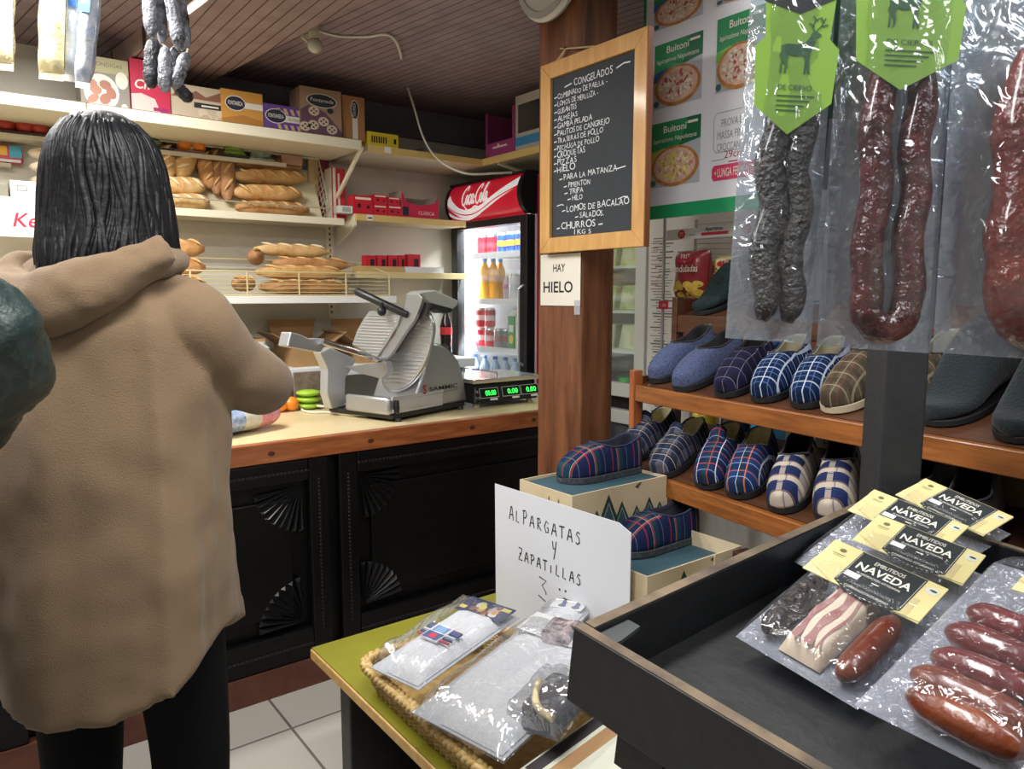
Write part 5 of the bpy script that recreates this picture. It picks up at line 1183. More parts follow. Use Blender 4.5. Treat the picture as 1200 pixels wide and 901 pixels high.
# ankle boots
def make_boot(label, toe_, hdir, mm, L=.29, W=.054, top=.16, name='ankle_boot'):
    t = thing(name, label, 'boot', I4)
    R = []; n = 20
    def ring(cx, cz, rx, ry, tilt): return [(cx+rx*math.cos(a)*math.cos(tilt), ry*math.sin(a), cz+rx*math.cos(a)*math.sin(tilt)) for a in [2*math.pi*k/n for k in range(n)]]
    secs = []
    for k in range(29):
        u = .004+.992*k/28; x = u*L
        hh = .032+(top-.032)*smooth(.12, .66, u)**1.15
        wd = sl_w(u, W); pw = .62+.25*smooth(.2, .6, u)
        if u > .93: hh *= 1-.0*u
        ring_ = []
        for j in range(n):
            a = 2*math.pi*j/n; ca2, sa2 = math.cos(a), math.sin(a)
            ry = abs(ca2)**.8*math.copysign(1, ca2); rz = abs(sa2)**.7*math.copysign(1, sa2)
            ring_.append((x+.012*smooth(.5, 1, u)*(.5+.5*rz), wd*ry*(1-.22*smooth(.4, .7, u)*(.5+.5*rz)), .012+hh*(.5+.5*rz)))
        secs.append(ring_)
    mb = MB().mat(mm); mb.rings(secs, True)
    b = mb.build('upper', t, smooth=180)
    ts = [.004+.992*k/30 for k in range(31)]; out = [(x*L, sl_w(x, W+.001)) for x in ts]; MB().mat(solem).prism(out+[(x, -y) for x, y in out[::-1]], 0, .014).build('sole', t, bevel=.002)
    ov = [(L*.83+L*.14*math.cos(a), W*.42*math.sin(a)) for a in [2*math.pi*k/20 for k in range(20)]]; MB().mat(mat('2c2d30', .95)).prism(ov, top-.004, top+.0145).build('lining', t)
    place_s(t, *toe_, hdir, copy=False); return t
make_boot('large black-green ankle boot on the upper shelf right of the post', (1090, 500, 'up'), 62, boot_m, .30, .06, .15)
make_boot('black ankle boot at the right frame edge on the upper shelf', (1184, 520, 'up'), 62, boot_m, .30, .06, .15)
t_ = make_boot('dark green knitted ankle slipper on the rear top shelf', (817, 370, 'top'), 62, cable_knit, .27, .052, .12)
# lower shelf pairs
gr_ = make_slipper('slipper', '', 'slipper', P_grey, creaml, solem, creaml, L=.27, W=.052, vamp=.07, heel=.06, throat=.45, tongue=.04, trim_m=navy)
place_s(gr_, 734, 543, 'low', 44, 'grey checked slipper with pale lining behind the upper shoe box', False)
place_s(gr_, 770, 562, 'low', 44, 'grey checked slipper nearest the upper shoe box, heel raised')
rd = make_slipper('slipper', '', 'slipper', P_red, creaml, solem, creaml, vamp=.075, heel=.066, throat=.47, tongue=.045, trim_m=navy)
place_s(rd, 828, 575, 'low', 36, 'navy slipper with red and white lines, left on the lower shelf', False)
og = make_slipper('slipper', '', 'slipper', P_orange, creaml, solem, creaml, vamp=.075, heel=.07, throat=.48, trim_m=navy)
place_s(og, 866, 586, 'low', 36, 'navy slipper with orange stripes in the middle of the lower shelf', False)
wt = make_slipper('slipper', '', 'slipper', P_white, darkl, solem, darkl, W=.046, vamp=.078, heel=.08, throat=.48, trim_m=navy)
place_s(wt, 916, 603, 'low', 36, 'navy and cream large checked slipper on the lower shelf', False)
place_s(wt, 974, 614, 'low', 34, 'navy and cream checked slipper half hidden by the black bin')
bk_ = make_slipper('slipper', '', 'slipper', blk, darkl, solem, darkl, vamp=.075, heel=.10, throat=.42, trim_m=mat('3a3a40', .8))
place_s(bk_, 1062, 640, 'low', 40, 'black slipper heel showing above the cream labels', False)
place_s(bk_, 1130, 672, 'low', 40, 'black slipper at right behind the topmost label')
# boxes at the back of the lower shelf
def rackbox(name, label, xa, xb, ya, yb, h, m, art=None):
    t = thing(name, label, 'box', RM @ TR((xa+xb)/2, ya, zl)); w = xb-xa
    MB().mat(m).box((-w/2, 0, 0), (w/2, yb-ya, h)).build('carton_body', t, bevel=.002)
    if art: mb = MB(frame((-w/2, -.0008, 0), (1, 0, 0), (0, 0, 1))); art(mb, w, h); mb.build('printed_front', t, fixn=False)
def rx(px, y): return (RMi @ onplane(px, 560, RO+RY*y, RY)).x
def a_M(mb, w, h):
    mb.mat(mat('3f4a70', .6)).rect(w*.12, h*.28, w*.38, h*.62); mb.mat(mat('b9c6cf', .6)).text('M', w*.25, h*.36, h=h*.18, z=.0006, bold=.02)
    mb.mat(mat('5f6b74', .7)).text('COMODIDAD', w*.5, h*.82, w=w*.8, h=h*.08, z=.0006); mb.rect(w*.2, h*.72, w*.8, h*.75, .0004)
rackbox('shoe_carton', 'blue-grey carton marked with a letter M under the upper shelf', rx(1075, .25), rx(1133, .25), .25, .29, .19, mat('8b979e', .7), a_M)
rackbox('shoe_carton', 'tan carton at right on the lower rack shelf', rx(1138, .20), rx(1200, .20)+.1, .20, .29, .17, mat('8a7247', .8))
p = RMi @ onplane(955, 530, RO+RY*.27, RY); p2 = RMi @ onplane(992, 503, RO+RY*.27, RY)
nt = thing('paper_note', 'white handwritten note upright behind the lower shelf slippers', 'note', RM @ TR((p.x+p2.x)/2, .28, zl))
MB().mat(paper).box((p.x-p.x/2-p2.x/2-.01, 0, 0), (p2.x-p.x/2-p2.x/2+.03, .002, p2.z-zl)).build('card', nt)
mb = MB(frame((-.03, -.0008, p.z-zl), (1, 0, 0), (0, 0, 1))).mat(ink).text('2062', .045, .055, h=.016, jit=1).text('HERRA', .04, .022, h=.017, jit=1); mb.build('lettering', nt, fixn=False)

# ------------------------------------------------------------- crisps stand and bags
KX = 2.15
def kx_(px, py): q = onx(px, py, KX); return q.y, q.z
ka, kb = onx(776, 300, KX).y, onx(930, 300, KX).y
kr = thing('crisps_stand', 'grey wire crisps stand with white header below the pizza poster', 'stand', (KX+.12, (ka+kb)/2, 0))
wm = mat('a9abad', .4, .6); zsA = onx(800, 351, KX).z; zsB = onx(815, 412, KX).z
mb = MB().mat(wm)
for y in (ka, kb):
    for x in (KX+.01, KX+.19): mb.tube([(x, y, 0), (x, y, 1.66)], .006, 6)
mb.build('frame', kr, True)
for z in (zsA-.004, zsB-.004, .62, .28):
    mb = MB().mat(wm)
    mb.tube([(KX, ka, z), (KX, kb, z), (KX+.19, kb, z), (KX+.19, ka, z)], .004, 6, True)
    for k in range(1, 12): mb.tube([(KX, ka+(kb-ka)*k/12, z), (KX+.19, ka+(kb-ka)*k/12, z)], .002, 5)
    mb.build('wire_shelf', kr, True)
mb = MB().mat(wm)
for k in range(7): z = 1.45+k*.018; mb.tube([(KX+.18, ka, z+.08), (KX+.02, (ka+kb)/2-.02*k, z+.06), (KX+.18, kb, z+.09)], .0018, 5)
mb.build('wire_rails', kr, True)
sg0 = onx(781, 282, KX-.02); sg1 = onx(905, 262, KX-.02)
hM = frame((KX-.02, sg0.y, sg0.z), (0, -1, 0), (0, 0, 1)); hw = sg0.y-sg1.y; hh_ = onx(781, 270, KX-.02).z-sg0.z
mb = MB(hM).mat(mat('dfe0de', .5)).box((0, 0, -.006), (hw, hh_, 0)); mb.mat(mat('c5344a', .5))
for fx in (.16, .79): mb.ell(hw*fx, hh_*.5, hh_*.44, hh_*.44, .0006)
mb.rect(hw*.36, hh_*.22, hw*.62, hh_*.50, .0006); mb.mat(m_w)
for fx in (.16, .79): mb.text('FRIT', hw*fx, hh_*.52, h=hh_*.16, w=hh_*.45, z=.001, bold=.01).text('RAVICH', hw*fx, hh_*.32, h=hh_*.1, w=hh_*.45, z=.001)
mb.mat(mat('2b2b2e', .6)).text('Aperitivos', hw*.48, hh_*.64, h=hh_*.34, z=.001, shear=.25, bold=.02).text('Snacks', hw*.27, hh_*.3, h=hh_*.2, z=.001, shear=.2)
mb.build('header_sign', kr, True)
def crisp_bag(label, pl, pr, pt, zb, X, c1, c2, word, group=None, logo=True):
    a = onx(pl, pt, X); b = onx(pr, pt, X); w = a.y-b.y; h = a.z-zb
    t = thing('crisps_bag', label, 'bag', frame((X, (a.y+b.y)/2, zb), (0, -1, 0), (1, 0, 0)), group)
    def P(u, v, sd):
        e = (max(0, 1-abs(2*u-1)**4)*max(0, 1-abs(2*v-1)**5))**.6
        return ((u-.5)*w*(1-.06*math.sin(v*math.pi)), .055+sd*(.048*e+.001)*(1+.1*math.sin(11*u+7*v)), v*h)
    m1 = mat(c1, .28, bump=(22, .35)); mb = MB().mat(m1)
    for sd in (-1, 1): mb.grid(14, 14, lambda u, v: P(u, v, sd))
    bmesh.ops.remove_doubles(mb.bm, verts=mb.bm.verts[:], dist=.0005); b_ = mb.build('bag_skin', t, smooth=180)
    mb = MB()
    def dec(u, v, ru, rv, n=16, off=.002): return [mb.v((lambda q: (q[0], q[1]-off, q[2]))(P(u+ru*math.cos(a), v+rv*math.sin(a), -1))) for a in [2*math.pi*k/n for k in range(n)]]
    R = random.Random(len(label))
    for k in range(16):
        mb.mat(mat(c2, .5, noise_=(40, 'c99a2f'))); mb.f(dec(R.uniform(.12, .88), R.uniform(.08, .34), .12, .07, 12, .0015+k*.0002))
    if logo:
        mb.mat(mat('a8243c', .4)); mb.f(dec(.5, .82, .26, .09, 20, .003)); mb.mat(m_w)
        c = P(.5, .82, -1); T0 = mb.T; mb.T = T0 @ frame((c[0], c[1]-.005, c[2]), (1, 0, 0), (0, 0, 1)); mb.text('FRIT', 0, .002, h=.016, bold=.01).text('RAVICH', 0, -.014, h=.009, w=.045); mb.T = T0
    if word:
        c = P(.5, .56, -1); T0 = mb.T; mb.T = T0 @ frame((c[0], c[1]-.005, c[2]), (1, 0, 0), (0, 0, 1)); mb.mat(mat('7c2430', .5) if c1 in ('e6dc8c',) else m_w); mb.text(word, 0, 0, w=w*.82, h=.026, shear=.15, bold=.005); mb.T = T0
    mb.build('printed_front', t, fixn=False); return t
crisp_bag('maroon crisps bag with yellow crisps, leftmost in the stand', 783, 821, 294, zsA, KX+.02, '8a2f36', 'e3cf5a', 'Onduladas')
crisp_bag('brown crisps bag squeezed between maroon and yellow bags', 818, 842, 306, zsA, KX+.13, 'a3654a', 'e3c04a', 'On')
crisp_bag('yellow crisps bag right of the maroon one', 829, 872, 300, zsA, KX+.02, 'e6dc8c', 'd8b93f', 'Caseras')
crisp_bag('maroon crisps bag on the stand shelf below', 790, 828, 378, zsB-.02, KX+.02, '8a2f36', 'e3cf5a', '', logo=False)
crisp_bag('blue crisps bag behind the dark plaid slipper', 872, 905, 398, zsB-.10, KX+.02, '2f5fa0', 'e3b93a', '')
crisp_bag('blue crisps bag at right behind the checked slippers', 908, 946, 398, zsB-.10, KX+.02, '2a66b5', 'e3b93a', '')
crisp_bag('yellow green crisps bag low behind the rack', 805, 828, 470, .63, KX+.02, 'c9b93a', 'd8c93f', '', logo=False)
crisp_bag('blue crisps bag low behind the lower shelf slippers', 872, 912, 470, .63, KX+.02, '2a86b5', 'cfd8dc', '', logo=False)
crisp_bag('dark crisps bag low between yellow and blue bags', 838, 868, 470, .63, KX+.02, '24222c', 'b9b9b9', '', logo=False)
mb = MB(frame((KX-.005, onx(773, 360, KX).y, onx(773, 362, KX).z), (0, -1, 0), (0, 0, 1))).mat(mat('cf3048', .5)).box((0, 0, -.002), (.045, .03, 0)); mb.mat(m_w).text('1,00', .022, .009, h=.012, z=.0005); tag(mb.build('price_tag'), 'small red price tag on the left of the crisps stand', 'price tag')
# printed panel left of the stand
GX = 2.375; ga, gb = onx(757, 300, GX).y, onx(800, 300, GX).y
pn = thing('notice_panel', 'pale panel with dark smudged print beside the crisps stand', 'panel', (GX+.01, (ga+gb)/2, 0))
MB().mat(mat('cfccc4', .6)).box((GX, gb-.6, 0), (GX+.025, ga, 1.72)).build('panel', pn, True)
mb = MB(frame((GX-.0006, ga, 0), (0, -1, 0), (0, 0, 1))).mat(mat('5a5a58', .8)); R = random.Random(4)
for k in range(70):
    z = 1.60-k*.0115; mb.rect(.03+R.uniform(0, .05), z, .10+R.uniform(0, .06), z+R.uniform(.002, .006))
mb.mat(mat('8a4a40', .8))
for k in range(12): mb.rect(.03, 1.58-k*.017, .06+R.uniform(0, .03), 1.583-k*.017, .0003)
mb.build('print', pn, True, fixn=False)

# ------------------------------------------------------------- shoe boxes with display slippers
box_m = mat('cfc0a0', .75, noise_=(6, 'c3b290')); teal = mat('2f5560', .6); gdark = mat('263f38', .6)
def mountains(mb, w, h):
    for k, (x, s_) in enumerate(((.08, .5), (.24, .62), (.36, 1.0), (.5, .72), (.66, .5), (.8, .66), (.92, .45))):
        mb.mat(gdark).poly([(w*(x-.10*s_-.03), 0), (w*(x+.10*s_+.03), 0), (w*x, h*.86*s_)], .0004+k*4e-5)
        mb.mat(teal).poly([(w*(x-.07*s_-.02), 0), (w*(x+.07*s_+.02), 0), (w*x, h*.62*s_)], .0008+k*4e-5)
        mb.mat(m_w).line([(w*(x-.07*s_-.02), 0), (w*x, h*.64*s_), (w*(x+.07*s_+.02), 0)], .0016, .0012+k*4e-5)
def shoebox(label, x0, x1, y0_, y1_, z0, z1, art=True, lid=True, deco=True):
    t = thing('shoe_box', label, 'box', ((x0+x1)/2, (y0_+y1_)/2, z0)); e = .004; h = z1-z0; w = x1-x0; d = y1_-y0_
    mb = MB().mat(box_m)
    mb.box((-w/2, -d/2, 0), (w/2, d/2, e)).box((-w/2, -d/2, e), (w/2, -d/2+e, h)).box((-w/2, d/2-e, e), (w/2, d/2, h)).box((-w/2, -d/2+e, e), (-w/2+e, d/2-e, h)).box((w/2-e, -d/2+e, e), (w/2, d/2-e, h)); mb.build('tray', t)
    if lid:
        mb = MB().mat(mat('31505c', .7)).box((-w/2+e, -d/2+e, h-.012 if lid == 1 else h*.55), (w/2-e, d/2-e, h-.008 if lid == 1 else h*.55+.003)); mb.build('inner_panel', t)
    if deco:
        mb = MB(frame((-w/2, -d/2-.0005, 0), (1, 0, 0), (0, 0, 1))); mountains(mb, w, h); mb.mat(mat('4a4438', .8)).poly([(w*.64, h*.9), (w*.69, h*.98), (w*.71, h*.98), (w*.67, h*.85)], .0006); mb.build('printed_front', t, fixn=False)
        mb = MB(frame((-w/2-.0005, d/2, 0), (0, -1, 0), (0, 0, 1))).mat(mat('6a6250', .8))
        for k in range(6): mb.rect(d*(.45+k*.06), h*.5, d*(.47+k*.06), h*(.62+.1*(k % 3)), .0004)
        mb.build('printed_end', t, fixn=False)
    return t
zb0 = .66
shoebox('upper shoe box with mountain print, a tartan slipper on it', 1.19, 1.535, 1.325, 1.535, .772, .88)
shoebox('lowest shoe box under the mountain print box', 1.195, 1.53, 1.32, 1.53, zb0+.0005, .771, deco=False)
b2 = shoebox('lower front shoe box with mountain print, slipper inside', 1.19, 1.53, 1.075, 1.312, zb0+.0005, .752, lid=2)
MB().mat(box_m).box((.06, -.1235, .06), (.115, -.1190, .094)).build('tuck_flap', b2)
st = thing('wooden_crate', 'dark wooden crate on the green table lifting the shoe boxes', 'crate', (1.36, 1.30, .42)); bm_ = mat('3b2018', .3, noise_=(5, '2a1610', (1, 8, 8)), coat=.5)
MB().mat(bm_).box((1.18, 1.05, zb0-.02), (1.53, 1.545, zb0)).build('top_board', st, True, bevel=.003)
for a in (((1.18, 1.05, .4205), (1.20, 1.545, zb0-.0205)), ((1.51, 1.05, .4205), (1.53, 1.545, zb0-.0205)), ((1.20, 1.05, .4205), (1.51, 1.07, zb0-.0205)), ((1.20, 1.525, .4205), (1.51, 1.545, zb0-.0205))): MB().mat(bm_).box(*a).build('side_board', st, True)
tt = make_slipper('slipper', 'tartan slipper on top of the upper shoe box', 'slipper', P_tartan, navy, mat('20242c', .8, noise_=(120, '4a4f55')), navy, L=.285, W=.054, vamp=.080, heel=.088, throat=.42, trim_m=mat('2a3350', .9))
place(tt, onz(656, 566, .8725), (1, -.03), .8726, copy=False)
place(tt, onz(722, 650, .72), (1, -.03), .7155, 'tartan slipper standing in the lower front shoe box')
# ------------------------------------------------------------- green topped table
TX0, TX1, TY0, TY1, TZ = .72, 1.50, .62, 1.858, .42
tb = thing('low_table', 'low wooden table with green top and pine edge carrying the sock basket', 'table', (1.1, 1.25, 0))
MB().mat(mat('8a872c', .4, noise_=(5, '7d7a25'))).box((TX0+.004, TY0, TZ-.004), (TX1-.004, TY1-.004, TZ)).build('green_top', tb, True)
MB().mat(mat('d0aa6a', .45, noise_=(5, 'bb9350', (1, 8, 8)))).box((TX0, TY0, TZ-.032), (TX1, TY1, TZ-.0045)).build('tabletop', tb, True, bevel=.003)
for a in (((.76, 1.70, 0), (.98, 1.76, TZ-.033)), ((1.36, 1.70, 0), (1.46, 1.76, TZ-.033)), ((.76, .70, 0), (.82, .78, TZ-.033)), ((1.40, .70, 0), (1.46, .78, TZ-.033))): MB().mat(blackwood).box(*a).build('leg', tb, True, bevel=.004)
MB().mat(blackwood).box((.80, .80, .33), (.83, 1.70, TZ-.033)).build('apron', tb, True)

# ------------------------------------------------------------- wicker basket
bX0, bX1, bY0, bY1 = .735, 1.115, .90, 1.585; bz = TZ+.0005
bk = thing('wicker_basket', 'pale wicker basket of wrapped socks on the green table', 'basket', ((bX0+bX1)/2, (bY0+bY1)/2, bz))
wick = [mat('d8bd86', .6, noise_=(50, 'b89a5f')), mat('c7a768', .65, noise_=(50, 'a98848'))]
def rrect(x0, x1, y0_, y1_, r, n=6):
    P = []
    for cx, cy_, a0 in ((x1-r, y1_-r, 0), (x0+r, y1_-r, 90), (x0+r, y0_+r, 180), (x1-r, y0_+r, 270)):
        for k in range(n+1): a = math.radians(a0+90*k/n); P.append(Vector((cx+r*math.cos(a), cy_+r*math.sin(a), 0)))
    return P
def resample(P, step):
    Q = P+[P[0]]; L = [0]
    for a, b in zip(Q, Q[1:]): L.append(L[-1]+(b-a).length)
    n = int(L[-1]/step); n += n % 2; out = []; j = 0
    for k in range(n):
        d = L[-1]*k/n
        while L[j+1] < d: j += 1
        t = (d-L[j])/(L[j+1]-L[j]); p = Q[j].lerp(Q[j+1], t); tg_ = (Q[j+1]-Q[j]).normalized(); out.append((p, Vector((tg_.y, -tg_.x, 0))))
    return out
BH = .068
def wall_pts(z, step=.011):
    s_ = .022*(1-z/BH); return resample(rrect(bX0+s_, bX1-s_, bY0+s_, bY1-s_, .05), step)
mb = MB()
for r in range(9):
    z = .005+r*(BH-.012)/8; P = wall_pts(z); mb.mat(wick[r % 2])
    mb.tube([p+nn*(.0032*(1 if (k+r) % 2 else -1))+Vector((0, 0, bz+z)) for k, (p, nn) in enumerate(P)], .0033, 5, True)
mb.build('woven_wall', bk, True, smooth=180)
mb = MB().mat(wick[1])
N = len(wall_pts(BH*.5)); A = wall_pts(.002); B = wall_pts(BH-.008)
for k in range(0, min(len(A), len(B)), 2):
    mb.tube([A[k][0]+Vector((0, 0, bz+.002)), B[int(k*len(B)/len(A))][0]+Vector((0, 0, bz+BH-.006))], .0026, 5)
mb.build('stakes', bk, True, smooth=180)
mb = MB()
P = wall_pts(BH, .006)
for ph in range(3):
    mb.mat(wick[ph % 2]); n_ = len(P); w_ = round(n_*.006/.05)*2*math.pi
    mb.tube([p+nn*(.0085*math.cos(w_*k/n_+ph*2.094))+Vector((0, 0, bz+BH+.0055*math.sin(2*(w_*k/n_+ph*2.094))+.002)) for k, (p, nn) in enumerate(P)], .0072, 6, True)
mb.build('braided_rim', bk, True, smooth=180)
s_ = .024; MB().mat(wick[1]).prism([(p.x, p.y) for p in rrect(bX0+s_, bX1-s_, bY0+s_, bY1-s_, .04)], bz, bz+.004).build('floor', bk, True)

# ------------------------------------------------------------- wrapped socks
sockm = mat('e8eaec', .85, noise_=(120, 'dcdfe3'), bump=(160, .3)); film = film_mat('clear_film', .05, .16, (.98, .985, 1), .10, 26, .55); film2 = film_mat('crinkled_film', .06, .26, (.98, .985, 1), .09, 18, .8)
def puff(mb, w, h, T, n=16, m=18, back=True, seed=0, edge=.10, z0=.001):
    def hgt(u, v):
        e = min(1, min(u, 1-u)/edge)*min(1, min(v, 1-v)/(edge*.8)); e = e*e*(3-2*e) if e < 1 else 1
        nz = noise.noise(Vector((u*4+seed, v*5, seed)))*.22+noise.noise(Vector((u*10, v*3+seed, seed)))*.10
        return T*e*(1+nz)
    mb.grid(n, m, lambda u, v: (u*w, v*h, z0+hgt(u, v)))
    if back: mb.grid(2, 2, lambda u, v: (u*w, v*h, 0))
def sock_shape(mb, x0, y0_, x1, wd, th, foot=True, seed=0):
    """a folded sock lying along x"""
    out = [(x0, y0_), (x1, y0_), (x1, y0_+wd), (x0+(x1-x0)*.35, y0_+wd)]
    def P(u, v, top):
        e = min(1, min(u, 1-u)/.12)*min(1, min(v, 1-v)/.2); e = max(0, e)**.5
        y = y0_+v*wd*(1-.28*smooth(.0, .35, .35-u)) ; return (x0+u*(x1-x0), y, (.004+th*e*(.8+.25*noise.noise(Vector((u*4, v*3, seed))))) if top else .003)
    mb.grid(22, 12, lambda u, v: P(u, v, True)); mb.grid(2, 2, lambda u, v: P(u, v, False))
def sock_pack(label, M, w, h, header, stripes, T=.03, fm=None, seed=0, tag_=False):
    """w along the sock, header card at the far (x = w) end"""
    t = thing('sock_pack', label, 'socks', M, None)
    MB().mat(mat('c9cdd2', .7)).box((.006, .006, 0), (w-.006, h-.006, .0018)).build('backing_card', t)
    mb = MB().mat(sockm); sock_shape(mb, .012, .014, w*.86, h-.03, T*.8, seed=seed); s_ = mb.build('sock', t, smooth=180)
    if stripes:
        mb = MB(); zt = .006+T*.98
        for k, (c, wd) in enumerate((('c2455a', .005), ('3f4f86', .005), ('e8eaec', .004), ('3f5f9a', .016), ('c2455a', .004))):
            mb.mat(mat(c, .8)); x = w*.36+k*.011
            mb.box((x, .03, zt-.004), (x+wd, h*.36, zt+.0004)); mb.box((x, h*.64, zt-.004), (x+wd, h-.04, zt+.0004))
        mb.mat(mat('e6e6ea', .8)).box((w*.34, h*.34, zt-.004), (w*.34+.06, h*.66, zt+.0008)); mb.mat(mat('3f5f9a', .8)).box((w*.345, h*.36, zt), (w*.34+.028, h*.64, zt+.0016)); mb.mat(mat('c2455a', .8)).box((w*.35+.002, h*.44, zt), (w*.34+.022, h*.56, zt+.0022))
        mb.mat(mat('7fa0c8', .8)).box((w*.34+.032, h*.38, zt), (w*.34+.055, h*.62, zt+.0016)); mb.build('woven_emblem', s_)
    if header:
        mb = MB().mat(mat('2a3558', .5)).box((w*.79, .012, T*.55), (w*.985, h-.012, T*.55+.0015))
        R = random.Random(seed+3); cols = [mat(c, .6) for c in ('c99a5a', 'd9d0c0', '8a5a40', 'e0d070', 'b9b0c8')]
        T0 = mb.T; mb.T = T0 @ TR(0, 0, T*.55+.0018)
        for k in range(16): mb.mat(cols[k % 5]); mb.ell(w*R.uniform(.83, .94), h*R.uniform(.25, .7), .010, .012, k*4e-5, 8, k)
        mb.mat(cols[3]).rect(w*.82, h*.78, w*.86, h*.90, .001).rect(w*.92, h*.1, w*.96, h*.25, .001); mb.T = T0
        mb.build('header_card', t)
    if tag_:
        mb = MB().mat(white_print).box((w*.80, .015, T*.7), (w*.99, h-.015, T*.7+.001)); mb.mat(mat('4a5a80', .7)); T0 = mb.T; mb.T = T0 @ TR(0, 0, T*.7+.0012)
        for y in (.3, .62):
            for k in range(3): mb.ell(w*.86+k*.006, h*y, .006, .012, k*1e-4, 8, k)
        mb.T = T0; mb.build('printed_tag', t)
    mb = MB().mat(fm or film); puff(mb, w, h, T+.008, back=False, seed=seed); mb.build('clear_film', t, smooth=180); return t
def lay(p, q, r_, lift=0):
    """frame: origin p, x towards q, y on the side of r_"""
    M = frame(p, q-p, r_-p); return M @ TR(0, 0, lift)
pa, pb, pc = onz(490, 812, .525), onz(612, 724, .575), onz(437, 766, .525)
sock_pack('wrapped white sock with red and blue striped emblem, left in the basket', lay(pa, pb, pc), (pb-pa).length, .175, True, True, .034, film, 1)
pa, pb, pc = onz(590, 896, .53), onz(735, 760, .60), onz(497, 822, .53)
sock_pack('largest shiny pack of white socks in the basket middle', lay(pa, pb, pc), (pb-pa).length, .265, False, False, .030, film2, 5, True)
pa, pb, pc = onz(652, 765, .58), onz(705, 705, .63), onz(622, 742, .58)
sock_pack('wrapped sock pack leaning up at the back of the basket against the sign', lay(pa, pb, pc), .17, .12, False, False, .020, film2, 9, True)
# grey socks with a yellow band showing at the right
gp = thing('sock_pack', 'wrapped grey sock with yellow band right of the shiny pack', 'socks', lay(onz(655, 870, .56), onz(715, 800, .60), onz(610, 800, .56)), None)
mb = MB().mat(mat('4a4d55', .9)); sock_shape(mb, .0, .01, .16, .12, .028, seed=4); s_ = mb.build('sock', gp, smooth=180)
MB().mat(mat('d8c9a0', .8)).tube(cat_rom([(.02, .02, .03), (.03, .06, .036), (.06, .09, .036), (.10, .11, .034)], 5), .008, 8).build('yellow_band', s_, smooth=180)
mb = MB().mat(film2); puff(mb, .17, .14, .042, back=False, seed=7); mb.build('clear_film', gp, smooth=180)
gp2 = thing('sock_pack', 'patterned dark sock end under film near the black bin corner', 'socks', lay(onz(665, 760, .60), onz(700, 720, .62), onz(645, 735, .60)), None)
mb = MB().mat(mat('3d3540', .9, noise_=(60, 'b9a8a8'))); sock_shape(mb, 0, .0, .10, .09, .02, seed=2); mb.build('sock', gp2, smooth=180)
# printed leaflet under the basket at the near end
lf = thing('leaflet', 'printed paper leaflet on the table under the bin, bottom centre', 'leaflet', (1.0, .97, TZ+.05))
LM = lay(onz(640, 905, .505), onz(715, 850, .53), onz(600, 880, .505))
mb = MB(LM).mat(mat('d9dccb', .6)).box((-.05, -.22, 0), (.30, .04, .002)); mb.mat(mat('b08a60', .7)).box((-.05, -.03, .002), (.30, .0, .0024)); mb.mat(mat('3f3a3c', .7)).box((-.02, .01, .002), (.24, .036, .0024)); mb.build('paper_sheet', lf, True)

# ------------------------------------------------------------- handwritten card
QX = 1.166
sa, sb_ = onx(580, 567, QX), onx(738, 690, QX); zt_ = sa.z; zc = onx(738, 625, QX).z; yc = onx(725, 613, QX).y
W_ = sa.y-sb_.y; sg = thing('handwritten_sign', 'white card sign reading alpargatas y zapatillas in front of the shoe boxes', 'sign', (QX, (sa.y+sb_.y)/2, TZ))
SGM = frame((QX, sa.y, TZ+.001), (0, -1, 0), (0, 0, 1)); hT = zt_-TZ; SGI = SGM.inverted()
MB(SGM).mat(paper).prism([(.004, 0), (W_, 0), (W_, zc-TZ), (sa.y-yc, onx(725, 613, QX).z-TZ), (0, hT)], -.002, 0).build('card', sg, True)
mb = MB(SGM @ TR(0, 0, .0006)).mat(ink)
LET = {'A': [[(0, 0), (.35, 1), (.5, 1), (.8, 0)], [(.12, .4), (.7, .38)]], 'L': [[(.1, 1), (.05, .05), (.6, 0)]], 'P': [[(.15, 0), (.18, 1)], [(-.05, .95), (.5, 1.02), (.75, .75), (.5, .5), (.18, .48)]], 'R': [[(.15, 0), (.18, 1)], [(.0, .95), (.5, 1), (.65, .72), (.18, .5), (.75, 0)]],
       'G': [[(.7, .85), (.35, 1), (.05, .5), (.3, 0), (.7, .1), (.72, .45), (.45, .45)]], 'T': [[(-.05, .95), (.85, 1.02)], [(.4, 1), (.42, 0)]], 'S': [[(.7, .9), (.35, 1), (.15, .75), (.6, .5), (.65, .15), (.3, -.02), (.05, .1)]],
       'Y': [[(.05, 1), (.2, .5), (.55, .55)], [(.7, 1.05), (.5, .3), (.3, -.2)]], 'Z': [[(.0, 1), (.75, 1), (.45, .55), (.0, .02), (.8, .02)], [(.15, .52), (.6, .55)]], 'I': [[(.3, .75), (.3, 0)]], '3': [[(.0, 1.05), (.75, .95), (.3, .5), (.75, .1), (.72, -.05)]]}
def handw(word, p, q, h):
    """letters from pixel p to pixel q on the card"""
    a = SGI @ onx(*p, QX); b = SGI @ onx(*q, QX); n = len(word)
    for k, ch in enumerate(word):
        hh = h*(1.25 if k in (0, 2) and word[0] == 'A' else (1.2 if k == 0 else 1)); st_ = (b-a)/n; o = a+st_*k; cw = st_.length*.78
        for s_ in LET[ch]: mb.line([(o.x+x*cw, o.y+y*hh+(.0)) for x, y in s_], .0034)
handw('ALPARGATAS', (597, 608), (684, 640), .030); handw('Y', (647, 651), (656, 653), .032); handw('ZAPATILLAS', (608, 655), (684, 688), .027)
handw('3', (632, 692), (646, 697), .030); a = SGI @ onx(655, 690, QX); b = SGI @ onx(662, 692, QX)
for c in (a, b): mb.line([(c.x, c.y), (c.x+.006, c.y-.001)], .005)
